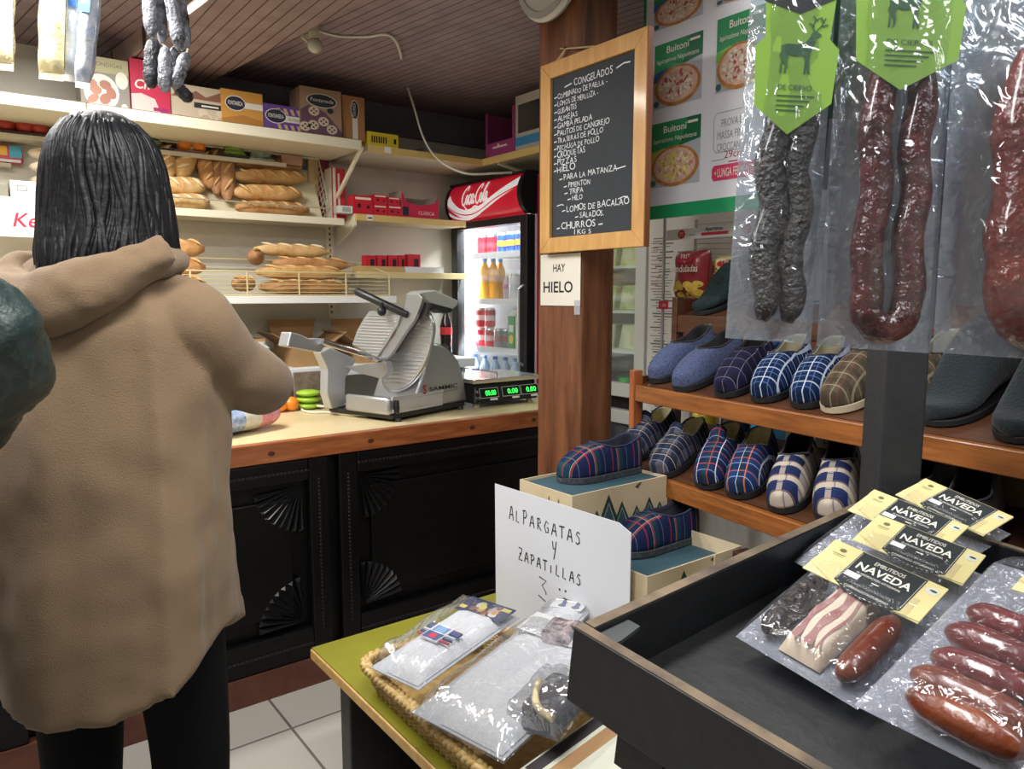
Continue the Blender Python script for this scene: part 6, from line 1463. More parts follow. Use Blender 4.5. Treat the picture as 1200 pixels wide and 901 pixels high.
a, b = SGI @ onx(631, 697, QX), SGI @ onx(663, 702, QX); mb.line([(a.x, a.y), (a.x+.03, a.y-.008)], .003).line([(b.x-.01, b.y), (b.x+.016, b.y)], .003)
mb.build('handwriting', sg, True, fixn=False)

# ------------------------------------------------------------- black produce bin and its post
BA = at(672, 735, .714); BE1 = (at(1000, 590, 1.136)-BA); BE1.z = 0; BY = -(at(940, 900, .545)-BA); BM = frame(BA, BE1, BY)
bn = thing('display_bin', 'black wooden display bin with worn rim holding vacuum packed sausages', 'bin', Matrix.Translation((BA.x+.3, BA.y-.25, 0)))
bl_, bw_, bh_ = .652, .56, .078; th = .014
bnm = mat('212326', .42, noise_=(10, '191b1d', (1, 6, 6)), bump=(50, .12)); worn = mat('7a6a55', .5, noise_=(16, '4a4038', (1, 1, 1)))
def bboard(name, a, b):
    o = MB(BM).mat(bnm).box(a, b).build(name, bn, True, bevel=.0015)
    (x0, y0_, z0), (x1, y1_, z1) = a, b; MB(BM).mat(worn).box((x0+.001, y0_+.001, z1+.0001), (x1-.001, y1_-.001, z1+.0012)).build('worn_edge', o, True)
bboard('side_board', (0, -bw_, -bh_), (th, 0, 0)); bboard('side_board', (bl_, -bw_, -bh_), (bl_+th, 0, 0)); bboard('back_board', (th+.0005, -th, -bh_), (bl_-.0005, 0, 0)); bboard('front_board', (th+.0005, -bw_, -bh_), (bl_-.0005, -bw_+th, 0))
MB(BM).mat(mat('2b2c2d', .55, noise_=(18, '232425'), bump=(80, .15))).box((th, -bw_+th, -bh_), (bl_, -th, -bh_+.01)).build('floor', bn, True)
MB(BM).mat(mat('46494a', .45)).prism([(.0145, -.0145), (.066, -.0145), (.066, -.030), (.030, -.036), (.0145, -.036)], -.010, -.006).build('corner_plate', bn, True)
for x, y in ((.02, -.06), (bl_-.05, -.06), (.02, -bw_+.03), (bl_-.05, -bw_+.03)):
    p = BM @ Vector((x, y, -bh_)); MB().mat(bnm).box((p.x, p.y-.045, 0), (p.x+.05, p.y+.002, p.z-.004 if y > -.1 else p.z)).build('leg', bn, True)
p = BM @ Vector((.02, -.05, -bh_)); MB(BM).mat(bnm).box((.022, -bw_+.04, -bh_-.05), (.04, -.05, -bh_-.0005)).build('apron', bn, True)
pp = at(1046, 580, 1.17); pst = thing('hanging_stand', 'square black post with a rail for hanging packs beside the bin', 'stand', (pp.x, pp.y, 0))
pM = frame((pp.x, pp.y, 0), (cy, -sy, 0), (sy, cy, 0))
MB(pM).mat(mat('2a2c2f', .5, noise_=(12, '222427'), bump=(60, .1))).box((-.033, -.02, 0), (.033, .045, 1.86)).build('post', pst, True, bevel=.004)
# rail in front of the post, above the frame
ra, rb = at(870, -110, .80), at(1330, -110, .80); MB().mat(darkgrey).bar(ra, rb, .014, .014).build('rail', pst, True)
mid = ra.lerp(rb, .40); MB().mat(darkgrey).bar((pp.x, pp.y, mid.z-.001), (mid.x, mid.y, mid.z-.001), .016, .016).build('arm', pst, True)

# ------------------------------------------------------------- vacuum packs in the bin
vfilm = film_mat('vacuum_film', .018, .06, (.98, .98, 1), .10, 38, .5); vhaze = film_mat('vacuum_film_edge', .22, .14, (.9, .93, 1), .14, 50, .5)
chor = mat('74391f', .33, noise_=(26, '5f2616'), bump=(60, .25), coat=.4); chor_d = mat('6a211b', .28, noise_=(22, '521615'), bump=(50, .2), coat=.5); morc = mat('17120f', .5, noise_=(60, '2a211c'), bump=(120, 1.0), coat=.5)
fat = mat('d9cdb8', .45, noise_=(14, 'cbb9a0'), coat=.3); meat = mat('8d5756', .45, noise_=(45, 'a98680'), coat=.3)
def label_art(mb, w, h0, h1, x0, x1, full=True):
    """printed card from y=h0 to h1: cream flanks, black centre with the maker's name"""
    bx0, bx1 = x0+(x1-x0)*.27, x0+(x1-x0)*.84; H = h1-h0; cxx = (bx0+bx1)/2; bw2 = bx1-bx0
    mb.mat(lab_cream).poly([(x0, h0+H*.30), (x0+.004, h0+H*.62), (x0+.010, h0+H*.70), (x0, h0+H*.80), (x0, h1), (x1, h1), (x1, h0+H*.12), (bx1, h0+H*.1), (bx0, h0+H*.08)], .0006)
    mb.mat(lab_black).poly([(bx0, h1-.001), (bx0, h0+H*.16), (bx0+bw2*.2, h0+H*.05), (cxx, h0), (bx1-bw2*.2, h0+H*.04), (bx1, h0+H*.14), (bx1, h1-.001)], .0009)
    mb.mat(m_w); n = 16
    for k in range(n):
        y = h0+H*(.2+.76*k/n)
        for x in (bx0+.0015, bx1-.0015): mb.rect(x-.0003, y, x+.0003, y+H*.03, .0012)
    for k in range(14):
        t_ = k/13; x = bx0+bw2*(.05+.9*t_); y = h0+H*(.025+.13*(2*t_-1)**2); mb.rect(x, y, x+bw2*.035, y+.0006, .0012)
    mb.text('EMBUTIDOS', cxx, h1-H*.20, h=H*.085, w=bw2*.46, z=.0013).text('NAVEDA', cxx, h1-H*.42, h=H*.165, w=bw2*.82, z=.0013, bold=.02).text('ELABORACION ARTESANAL', cxx, h1-H*.52, h=H*.045, w=bw2*.66, z=.0013).rect(cxx-.004, h1-H*.60, cxx+.004, h1-H*.58, .0013)
    mb.mat(mat('ecece8', .6)).rect(bx0+bw2*.04, h1-H*.66, bx0+bw2*.26, h1-H*.54, .0014)
    mb.mat(mat('9a9c98', .7))
    R = random.Random(2)
    for k in range(15): x = bx0+bw2*(.2+.62*k/14); mb.line([(x-.003, h0+H*.23), (x, h0+H*(.26+.06*R.random())), (x+.003, h0+H*.23)], .0006, .0013)
    mb.mat(m_w).text('COMPANGO ASTURIANO', cxx, h0+H*.12, h=H*.05, w=bw2*.66, z=.0013)
    mb.mat(mat('6a6444', .7)); lx = x0+(bx0-x0)*.5
    mb.ell(lx, h1-H*.18, .004, .004, .0009, 10).rect(lx-.007, h1-H*.30, lx+.007, h1-H*.285, .0009).rect(lx-.006, h1-H*.34, lx+.006, h1-H*.33, .0009)
    rx_ = (bx1+x1)/2; mb.mat(mat('c9cabf', .6)).ell(rx_, h1-H*.2, .007, .007, .0009, 16); mb.mat(mat('3a4a3a', .7)).ell(rx_+.001, h1-H*.19, .004, .002, .0012, 10)
PW, PH = .134, .198
q0, q1, q3 = at(885, 742, .80), at(1005, 812, .72), at(965, 628, .95)
P1M = frame(q0, q1-q0, q3-q0)
def sausage(mb, a, b, r, m, sc=1.0, n=14, seed=0, wob=.05):
    a, b = Vector(a), Vector(b); N = 18; P = []; R = []
    for k in range(N+1):
        t = k/N; e = (1-abs(2*t-1)**3.6); P.append(a.lerp(b, t)+Vector((0, 0, 0))); R.append(r*max(.1, e)**.5*(1+wob*noise.noise(Vector((t*6, seed, 0)))))
    mb.mat(m).tube(P, R, n); return mb
def compango(label, M, contents=True, group=None):
    t = thing('compango_pack', label, 'vacuum pack', M, group)
    MB().mat(vhaze).prism([(0, .0), (PW, 0), (PW, PH), (0, PH)], -.0006, 0).build('back_film', t)
    if contents:
        mb = MB(); sausage(mb, (.024, .016, .014), (.024, .14, .014), .0150, morc, seed=3, wob=.25); mb.build('blood_sausage', t, smooth=180)
        bc0, bc1 = .042, .088
        mb = MB().mat(fat); mb.grid(10, 10, lambda u, v: (bc0+(bc1-bc0)*u, .014+.13*v, .002+.022*(max(0, 1-abs(2*u-1)**6)*max(0, 1-abs(2*v-1)**8))**.5)); bb = mb.build('bacon', t, smooth=180)
        mb = MB()
        for xa, wd, s2 in ((bc0+.006, .007, 1), (bc0+.019, .010, 2), (bc0+.0345, .003, 3)):
            mb.mat(meat).line([(xa+wd/2+.0018*math.sin(k*.9+s2), .02+k*.0115) for k in range(11)], [wd*(.85+.25*math.sin(k*1.3+s2)) for k in range(11)], .0246)
        mb.build('meat_streaks', bb)
        mb = MB(); sausage(mb, (.110, .010, .0150), (.110, .128, .0145), .0150, chor, seed=5); mb.build('chorizo', t, smooth=180)
    mb = MB(TR(0, 0, .027)); label_art(mb, PW, PH*.58, PH, .004, PW-.002); lb = mb.build('label_card', t, fixn=False)
    MB().mat(mat('d5cb95', .8)).box((.004, PH*.62, .0255), (PW-.002, PH, .0266)).build('card_fold', t)
    mb = MB().mat(vfilm); mb.grid(18, 18, lambda u, v: (u*PW, v*PH*.80, .0012+(.027 if v < .9 else .027)*min(1, min(u, 1-u)/.10)**.7*min(1, v/.08)**.7*(1+.06*noise.noise(Vector((u*9, v*7, 1)))))); mb.build('front_film', t, smooth=180)
    return t
tc = Vector((PW*.555, PH*.58+(PH*.42)*.66, .027))      # middle of the printed name on the card
def pack_at(px, py, dz, rot=0):
    q = P1M.inverted() @ onplane(px, py, P1M @ Vector((0, 0, tc.z+dz)), P1M.to_3x3() @ Vector((0, 0, 1)))
    return P1M @ TR(q.x, q.y, dz) @ rotz(rot) @ TR(-tc.x, -tc.y, 0)
c1 = compango('front sausage and bacon pack with fully visible black label', pack_at(1035, 676, 0))
for (px, py, dz, rt_), lb in zip(((1085, 640, -.026, .03), (1072, 606, -.050, -.02), (1126, 592, -.07, -.16)), ('second labelled pack, just behind the front sausage and bacon pack', 'third labelled pack, left and further back in the bin', 'rearmost labelled pack, nearest the black post')):
    compango(lb, pack_at(px, py, dz, rt_), False)
# big chorizo pack on the right
C0, C1, C3 = at(1001, 826, .665), at(1190, 920, .56), at(1122, 640, .84); CM = frame(C0, C1-C0, C3-C0); CW, CH = .225, .27
cz = thing('chorizo_pack', 'large vacuum pack of red chorizos at the lower right corner', 'vacuum pack', CM)
MB().mat(vhaze).prism([(0, 0), (CW, 0), (CW, CH), (0, CH)], -.0006, 0).build('back_film', cz)
CI = CM.inverted(); CN = CM.to_3x3() @ Vector((0, 0, 1))
for k, (pa, pb, r) in enumerate((((1064, 813), (1205, 884), .0160), ((1070, 788), (1215, 858), .0170), ((1093, 768), (1222, 820), .0165), ((1110, 738), (1225, 786), .0165), ((1134, 716), (1225, 750), .0150))):
    a_, b_ = CI @ onplane(*pa, CM @ Vector((0, 0, .017)), CN), CI @ onplane(*pb, CM @ Vector((0, 0, .017)), CN)
    mb = MB(); sausage(mb, (a_.x, a_.y, .017), (b_.x, b_.y, .017), r, chor if k < 2 else chor_d, seed=k*2); mb.build('chorizo', cz, smooth=180)
mb = MB(TR(0, 0, .034)); label_art(mb, CW, CH*.66, CH, .05, CW-.01); mb.build('label_card', cz, fixn=False)
MB().mat(mat('d5cb95', .8)).box((.05, CH*.70, .0325), (CW-.01, CH, .0335)).build('card_fold', cz)
mb = MB().mat(vfilm); mb.grid(26, 26, lambda u, v: (u*CW, v*CH, .0012+.034*min(1, min(u, 1-u)/.14)**.7*min(1, min(v, 1-v)/.09)**.7*(1+.10*noise.noise(Vector((u*8, v*9, 3)))))); mb.build('front_film', cz, smooth=180)

# ------------------------------------------------------------- hanging vacuum packs
hfilm = film_mat('hanging_film', .022, .055, (.96, .98, 1), .09, 22, .7); hback = film_mat('hanging_film_back', .20, .10, (.85, .9, .97), .14, 30, .5)
green_c = mat('83ad3c', .6); green_d = mat('2e5a38', .6)
fuet = mat('262120', .38, noise_=(60, '1b1716'), bump=(150, 1.0), coat=.5); ciervo = mat('5d1d1c', .30, noise_=(30, '35100f'), bump=(70, .8), coat=.7); chl = mat('742a19', .32, noise_=(18, '551713'), bump=(60, .7), coat=.6)
DEER = [(.00, .42), (.04, .50), (.03, .62), (.14, .66), (.38, .66), (.52, .70), (.62, .82), (.66, .92), (.74, .96), (.86, .88), (.84, .84), (.76, .82), (.74, .70), (.68, .56), (.64, .46), (.63, .30), (.66, .02), (.62, .02), (.59, .22), (.57, .02), (.53, .02), (.55, .30), (.52, .42), (.30, .40), (.20, .44), (.16, .32), (.18, .18), (.15, .02), (.11, .02), (.13, .18), (.07, .30), (.06, .02), (.02, .02), (.04, .30)]
def deer(mb, x, y, s, z):
    mb.poly([(x+a*s, y+b*s) for a, b in DEER], z)
    for st_ in ([(.70, .94), (.66, 1.06), (.72, 1.20), (.66, 1.28)], [(.69, 1.05), (.58, 1.12)], [(.72, 1.18), (.80, 1.24)], [(.74, .96), (.84, 1.06), (.92, 1.24)], [(.84, 1.06), (.98, 1.10)], [(.88, 1.14), (.82, 1.26)]):
        mb.line([(x+a*s, y+b*s) for a, b in st_], s*.03, z+.0001)
def hang_pack(name, label, BLp, BRp, TLp, d, d2, h, build, T_=.030, group=None):
    a, b, c = at(*BLp, d), at(*BRp, d2), at(*TLp, d-.0); w = (b-a).length
    M = frame(a, b-a, c-a); t = thing(name, label, 'vacuum pack', M, group)
    MB().mat(hback).prism([(0, 0), (w, 0), (w, h), (0, h)], -.0006, 0).build('back_film', t)
    build(t, w, h)
    mb = MB().mat(hfilm); mb.grid(20, 44, lambda u, v: (u*w, v*h, .001+T_*min(1, min(u, 1-u)/.20)**.8*min(1, min(v, 1-v)/.10)**.7*(1+.14*noise.noise(Vector((u*5, v*11, w*50)))))); mb.build('front_film', t, smooth=180)
    # hook up to the rail
    p = M @ Vector((w/2, h-.004, 0)); iv = M.inverted()
    rp_ = Vector((p.x, p.y, ra.z+.009)); tt_ = ((p-ra).dot((rb-ra))/(rb-ra).length_squared); cl_ = ra.lerp(rb, tt_); cl_.z += .0085
    MB().mat(steel).tube([iv @ p, iv @ (p+Vector((0, 0, .012))), iv @ cl_], .0018, 6).build('hook', t)
    return t
def green_label(mb, w, yv, top, z, skew=0):
    """hexagonal green card: lower point at yv"""
    x0, x1 = w*.06, w*.92
    mb.mat(green_c).poly([(x0+.0, yv+.028), (w*.45, yv), (x1+.0, yv+.034), (x1+.004, yv+.09), (x1-.006, yv+.10), (x1+.004, top), (x0, top), (x0+.006, yv+.10), (x0-.004, yv+.09)], z)
    mb.mat(mat('1d2426', .6)).poly([(x0, top), (x0, top-.075), (w*.5, top-.088), (x1+.004, top-.068), (x1+.004, top)], z+.0004)
    mb.mat(m_w).text('EMBUTIDOS', w*.5, top-.028, h=.007, w=w*.4, z=z+.0008).text('NAVEDA', w*.5, top-.052, h=.014, w=w*.62, z=z+.0008, bold=.02).text('ELABORACION ARTESANAL', w*.5, top-.062, h=.0035, w=w*.5, z=z+.0008).rect(w*.47, top-.070, w*.53, top-.068, z+.0008)
    mb.mat(green_d); deer(mb, w*.30, yv+.062, .048, z+.0006)
    mb.text('DE CIERVO', w*.5, yv+.046, h=.0055, w=w*.38, z=z+.0006)
    for k in range(4): mb.rect(w*.30, yv+.039-k*.005, w*(.72-.05*k), yv+.0405-k*.005, z+.0006)
def fuet_build(t, w, h):
    for x in (.37, .66):
        P = [Vector((w*x+.004*math.sin(k*.7), .020+k*.0105, .013)) for k in range(25)]
        mb = MB().mat(fuet).tube(P, [.0150*max(.15, 1-abs(2*k/24-1)**9)**.5*(1+.10*noise.noise(Vector((k*.9, x*9, 0)))) for k in range(25)], 14); mb.build('dry_sausage', t, smooth=180)
    mb = MB(TR(0, 0, .026)); green_label(mb, w, .212, .425, .004); mb.build('label_card', t, fixn=False)
def loop_build(m, r, xs, zc_=.015, y0_=.03, lab=True, top=.30, yv=.205):
    def f(t, w, h):
        xa, xb = w*xs[0], w*xs[1]; R_ = (xb-xa)/2; cx = (xa+xb)/2; P = []
        for k in range(14): P.append(Vector((xa+.003*math.sin(k), top-(top-y0_-R_)*k/14, zc_)))
        for k in range(13): a = math.pi+math.pi*k/12; P.append(Vector((cx+R_*math.cos(a), y0_+R_+R_*1.15*math.sin(a), zc_)))
        for k in range(1, 15): P.append(Vector((xb+.003*math.sin(k*1.3), y0_+R_+(top-y0_-R_)*k/14, zc_)))
        P = cat_rom(P, 2); n = len(P)
        mb = MB().mat(m).tube(P, [r*max(.15, 1-abs(2*k/(n-1)-1)**14)**.5*(1+.08*noise.noise(Vector((k*.35, xs[0]*7, 2)))) for k in range(n)], 16); mb.build('sausage_loop', t, smooth=180)
        if lab: mb = MB(TR(0, 0, .028)); green_label(mb, w, yv, .44, .006); mb.build('label_card', t, fixn=False)
    return f
hang_pack('hanging_sausage_pack', 'leftmost hanging pack of dark dry sausage with green deer label', (850, 396), (950, 403), (886, 0), .80, .795, .43, fuet_build)
hang_pack('hanging_sausage_pack', 'middle hanging pack of dark red looped sausage with green deer label', (957, 405), (1090, 414), (1000, 0), .79, .785, .44, loop_build(ciervo, .0160, (.34, .68), yv=.262, top=.32, y0_=.024, zc_=.018), .040)
hang_pack('hanging_sausage_pack', 'rightmost hanging pack of fat red sausage loop cut by the frame', (1093, 413), (1260, 424), (1155, 0), .78, .775, .44, loop_build(chl, .0265, (.42, .85), lab=False, top=.31, y0_=.036, zc_=.027), .060)
def dark_build(t, w, h):
    mb = MB(); mb.mat(fuet).tube([(w*.5, .03+k*.012, .012) for k in range(22)], [.011*max(.15, 1-abs(2*k/21-1)**9)**.5 for k in range(22)], 12); mb.build('dry_sausage', t, smooth=180)
    MB(TR(0, 0, .026)).mat(green_d).rect(w*.1, .22, w*.9, .40, .001).build('label_card', t)
hang_pack('hanging_sausage_pack', 'dark dry sausage pack hanging behind the leftmost one', (890, 372), (972, 380), (930, 0), .84, .835, .43, dark_build)
hang_pack('hanging_sausage_pack', 'dark dry sausage pack hanging behind the middle one', (1030, 380), (1112, 388), (1075, 0), .84, .835, .43, dark_build)
# ------------------------------------------------------------- hanging goods, top left
hr = thing('hanging_rail', 'thin metal rail under the ceiling carrying sausages and packets', 'rail', at(100, -75, 1.95))
r0, r1 = at(-60, -75, 1.95), at(300, -75, 1.95); r1.z = r0.z
MB().mat(steel_d).tube([r0, r1], .007, 8).build('bar', hr, True)
for t in (.1, .9): c = r0.lerp(r1, t); MB().mat(steel_d).tube([c, (c.x, c.y, ZC-.001)], .005, 8).build('hanger', hr, True)
def rail_at(p): t = (p-r0).dot(r1-r0)/(r1-r0).length_squared; return r0.lerp(r1, max(0, min(1, t)))
ss = thing('sausage_string', 'string of mould-white black sausages hanging from the ceiling', 'sausages', at(197, 118, 1.95))
blackp = mat('1a1b20', .5, noise_=(38, '9fa3ad', (1, 1, 1)), bump=(120, .8), coat=.3); blackd = mat('17181c', .45, noise_=(30, '3a3c44'), bump=(110, .7))
SG = [((174, -22), (178, 44), 17, 1.93, 0), ((180, 46), (177, 103), 19, 1.93, 1), ((188, -22), (190, 52), 13, 1.97, 0), ((194, 55), (193, 108), 16, 1.91, 0), ((198, -22), (211, 60), 17, 1.95, 0), ((205, 55), (202, 100), 13, 2.0, 0), ((208, -22), (220, 57), 13, 1.98, 0), ((219, 62), (204, 104), 15, 1.92, 0), ((206, 100), (224, 118), 15, 1.96, 1)]
for a, b, wd, d, kd in SG:
    pa, pb = at(*a, d), at(*b, d); r = wd/2/870*d; n = 14; P = [pa.lerp(pb, k/n) for k in range(n+1)]
    R = [r*max(.10, 1-abs(2*k/n-1)**4)**.5*(1+.06*math.sin(k*1.9)) for k in range(n+1)]
    MB().mat(blackd if kd else blackp).tube(P, R, 12).build('sausage', ss, True, smooth=180)
mb = MB().mat(mat('c9c2b0', .8))
for a, d in (((174, -22), 1.93), ((188, -22), 1.97), ((198, -22), 1.95), ((208, -22), 1.98)):
    p = at(*a, d); mb.tube([p, rail_at(p)], .0015, 5)
for a, b, d in (((178, 44), (180, 46), 1.93), ((190, 52), (194, 55), 1.94), ((211, 60), (205, 55), 1.97), ((220, 57), (219, 62), 1.95), ((204, 104), (206, 100), 1.94)): mb.tube([at(*a, d), at(*b, d)], .0025, 5)
mb.build('string', ss, True)
def hung_bag(label, x0, x1, yb_, d, col, c2, art=0, group=None):
    a, b = at(x0, yb_, d), at(x1, yb_+3, d); w = (b-a).length; h = .36; M = frame(a, b-a, (0, 0, 1)); t = thing('hanging_packet', label, 'packet', M, group)
    mb = MB().mat(mat(col, .3, noise_=(22, c2), bump=(40, .5), coat=.4))
    for sd in (-1, 1): mb.grid(8, 20, lambda u, v: (u*w, v*h, sd*(.002+.026*(max(0, 1-abs(2*u-1)**3)*max(0, 1-abs(2*v-1)**10))**.6*(1+.15*math.sin(v*20+sd)))))
    bmesh.ops.remove_doubles(mb.bm, verts=mb.bm.verts[:], dist=.0006); mb.build('bag_skin', t, smooth=180)
    MB().mat(mat(col, .35)).box((0, -.018, -.0006), (w, .004, .0006)).build('seal', t)
    if art:
        mb = MB(TR(0, 0, .031)).mat(mat('3f6fb5', .5)).rect(w*.15, h*.46, w*.95, h*.72); mb.mat(mat('d99a4a', .5)).ell(w*.6, h*.68, w*.3, h*.03, .0004); mb.mat(m_w).text('Queso', w*.55, h*.52, w=w*.5, h=.012, z=.0006); mb.build('label', t, fixn=False)
    p = M @ Vector((w/2, h-.005, 0)); iv = M.inverted(); MB().mat(steel).tube([iv @ p, iv @ rail_at(p)], .0018, 6).build('hook', t)
hung_bag('cream packet cut by the left frame edge, hanging at top left', -22, 16, 72, 1.93, 'e6dcb4', 'd2c596')
hung_bag('cream packet hanging second from the left', 46, 75, 84, 1.93, 'e3d9b0', 'cfc190')
hung_bag('silver foil packet with blue printing beside the cream one', 74, 92, 86, 1.99, 'd5d9de', 'a9b4c6', 1)
hung_bag('rightmost silver and white packet with orange-blue label', 89, 106, 94, 1.95, 'dfe2e6', '9fb0cc', 1)

# ------------------------------------------------------------- people
skin_m = mat('c99a80', .55, noise_=(20, 'c08e74'))
def skin_mesh(name, J, E, parent, m, root, sub=2):
    me = bpy.data.meshes.new(name); names = list(J); me.from_pydata([J[n][0] for n in names], [(names.index(a), names.index(b)) for a, b in E], [])
    o = bpy.data.objects.new(name, me); C.objects.link(o); o.parent = parent; WM[o.name] = WM[parent.name].copy(); me.materials.append(m)
    md = o.modifiers.new('skin', 'SKIN'); md.use_smooth_shade = True
    for n, v in zip(names, me.skin_vertices[0].data): r = J[n][1]; v.radius = (r, r) if not isinstance(r, tuple) else r; v.use_root = n == root
    s_ = o.modifiers.new('sub', 'SUBSURF'); s_.levels = s_.render_levels = sub
    return o
def hand_joints(J, E, side, wrist, d, pre):
    """palm, five fingers curled along direction d from the wrist"""
    wv = Vector(wrist); d = Vector(d).normalized(); up = Vector((0, 0, 1)); sd = d.cross(up).normalized()*side
    J[pre+'palm'] = (wv+d*.05, (.030, .016)); E.append((pre+'wrist', pre+'palm'))
    for k, (off, L) in enumerate(((-.027, .060), (-.009, .072), (.010, .068), (.027, .052))):
        b = wv+d*.085+sd*off; J[f'{pre}k{k}'] = (b, .0095); J[f'{pre}m{k}'] = (b+d*L*.5+Vector((0, 0, -.008)), .0085); J[f'{pre}t{k}'] = (b+d*L*.85+Vector((0, 0, -.030)), .007)
        E += [(pre+'palm', f'{pre}k{k}'), (f'{pre}k{k}', f'{pre}m{k}'), (f'{pre}m{k}', f'{pre}t{k}')]
    b = wv+d*.03-sd*.032; J[pre+'th0'] = (b, .011); J[pre+'th1'] = (b+d*.03-sd*.018+Vector((0, 0, -.01)), .0095); J[pre+'th2'] = (b+d*.055-sd*.014+Vector((0, 0, -.02)), .008)
    E += [(pre+'palm', pre+'th0'), (pre+'th0', pre+'th1'), (pre+'th1', pre+'th2')]
def make_body(root, s, elR, wrR, elL, wrL, head=(0, 0, 0)):
    J = {'pelvis': ((0, 0, .93*s), (.13, .10)), 'belly': ((0, 0, 1.08*s), (.115, .09)), 'chest': ((0, 0, 1.25*s), (.13, .10)), 'neck': ((0, .0, 1.40*s), .052), 'skull0': ((head[0]*.6, .015+head[1]*.6, 1.475*s), .060), 'skull': ((head[0], .03+head[1], 1.55*s), (.078, .088)), 'crown': ((head[0], .03+head[1], 1.615*s), (.062, .072))}
    E = [('pelvis', 'belly'), ('belly', 'chest'), ('chest', 'neck'), ('neck', 'skull0'), ('skull0', 'skull'), ('skull', 'crown')]
    for sg_, nm, el, wr in ((1, 'R', elR, wrR), (-1, 'L', elL, wrL)):
        J[nm+'sh'] = ((sg_*.165, 0, 1.345*s), .052); J[nm+'el'] = (el, .038); J[nm+'wrist'] = (wr, .026)
        E += [('chest', nm+'sh'), (nm+'sh', nm+'el'), (nm+'el', nm+'wrist')]
        hand_joints(J, E, sg_, wr, Vector(wr)-Vector(el), nm)
        J[nm+'hip'] = ((sg_*.095, 0, .86*s), .085); J[nm+'kn'] = ((sg_*.105, .02, .48*s), .055); J[nm+'an'] = ((sg_*.11, -.02, .09*s), .038); J[nm+'ft'] = ((sg_*.115, .07, .045), .034); J[nm+'to'] = ((sg_*.12, .14, .035), .026)
        E += [('pelvis', nm+'hip'), (nm+'hip', nm+'kn'), (nm+'kn', nm+'an'), (nm+'an', nm+'ft'), (nm+'ft', nm+'to')]
    # hand joints use "Rpalm"... with "Rwrist" as parent
    b = skin_mesh('body', J, E, root, skin_m, 'pelvis')
    hx_, hy_, hz_ = head[0], .03+head[1], 1.55*s
    MB().mat(skin_m).tube([(hx_, hy_+.085, hz_+.02), (hx_, hy_+.105, hz_-.02), (hx_, hy_+.085, hz_-.032)], [.007, .015, .010], 8).build('nose', b, smooth=180)
    for sx_ in (-1, 1):
        MB().mat(m_w).ball((hx_+sx_*.03, hy_+.074, hz_+.012), .012, 10).mat(ink).ball((hx_+sx_*.03, hy_+.0835, hz_+.012), .005, 8).build('eye', b, smooth=180)
        MB().mat(skin_m).ball((hx_+sx_*.078, hy_, hz_-.005), .024, 10, (.35, .7, 1.2)).build('ear', b, smooth=180)
    MB().mat(mat('a05a55', .5)).ball((hx_, hy_+.082, hz_-.055), .018, 10, (1.2, .4, .35)).build('mouth', b, smooth=180)
    return b
def trousers(root, s, m):
    J = {'p': ((0, 0, .95*s), (.14, .11))}; E = []
    for sg_, nm in ((1, 'R'), (-1, 'L')):
        J[nm+'h'] = ((sg_*.095, 0, .86*s), .10); J[nm+'k'] = ((sg_*.108, .02, .48*s), .078); J[nm+'a'] = ((sg_*.112, -.015, .10*s), .062); E += [('p', nm+'h'), (nm+'h', nm+'k'), (nm+'k', nm+'a')]
    skin_mesh('trousers', J, E, root, m, 'p')
    for sg_ in (1, -1):
        mb = MB().mat(mat('17171a', .6)); x = sg_*.115
        out = [(x+.046*math.cos(a)*(1 if math.sin(a) < 0 else .9), .045+.14*math.sin(a)) for a in [2*math.pi*k/24 for k in range(24)]]
        mb.rings([[(px_, py_, .0) for px_, py_ in out], [(px_, py_, .022) for px_, py_ in out], [(x+(px_-x)*.92, py_-.004 if py_ > .05 else py_, .055) for px_, py_ in out], [(x+(px_-x)*.8, -.02+(py_-.045)*.45, .10) for px_, py_ in out]]); mb.build('shoe', root, smooth=50)
def garment(name, root, m, rings_, sleeves, voxel=.011, extra=None, fold=.0, seed=0):
    """rings_: (z, half width, half depth, y centre); sleeves: list of (path, radii)"""
    mb = MB().mat(m); R = []; n = 48
    for i, (z, a, b, yc, xc, hem) in enumerate(rings_):
        r = []
        for k in range(n):
            t = 2*math.pi*k/n; f = 1+fold*noise.noise(Vector((math.cos(t)*3.2, math.sin(t)*3.2, z*.8+seed)))+fold*.5*noise.noise(Vector((math.cos(t)*7, math.sin(t)*7, z*.9+seed)))
            ct, st_ = math.cos(t), math.sin(t); r.append((xc+a*f*abs(ct)**.85*math.copysign(1, ct), yc+b*f*abs(st_)**.85*math.copysign(1, st_), z+hem*(abs(ct)**2.2)+(hem*.3*ct)))
        R.append(r)
    mb.rings(R)
    for P, rr in sleeves: mb.tube(cat_rom(P, 5), [rr[0]]+list(rr)+[rr[-1]] if False else interp(rr, (len(P)-1)*5+1), 16)
    if extra: extra(mb)
    o = mb.build(name, root, smooth=180)
    d = o.modifiers.new('union', 'REMESH'); d.mode = 'VOXEL'; d.voxel_size = voxel; d.use_smooth_shade = True
    s_ = o.modifiers.new('soften', 'SMOOTH'); s_.iterations = 6; s_.factor = .5
    return o
def interp(v, n):
    out = []
    for k in range(n):
        q = k/(n-1)*(len(v)-1); i = min(int(q), len(v)-2); out.append(v[i]+(v[i+1]-v[i])*(q-i))
    return out
def wrinkle(o, scale, strength, sz=(1, 1, 1), seed=0):
    t = bpy.data.textures.new('folds', 'CLOUDS'); t.noise_scale = scale; t.noise_depth = 2
    d = o.modifiers.new('folds', 'DISPLACE'); d.texture = t; d.strength = strength; d.mid_level = .5; d.texture_coords = 'LOCAL'
def cam_frame(lat, d, turn=0):
    return frame((lat*cy+d*sy, -lat*sy+d*cy, 0), (cy, -sy, 0), (sy, cy, 0)) @ rotz(math.radians(turn))
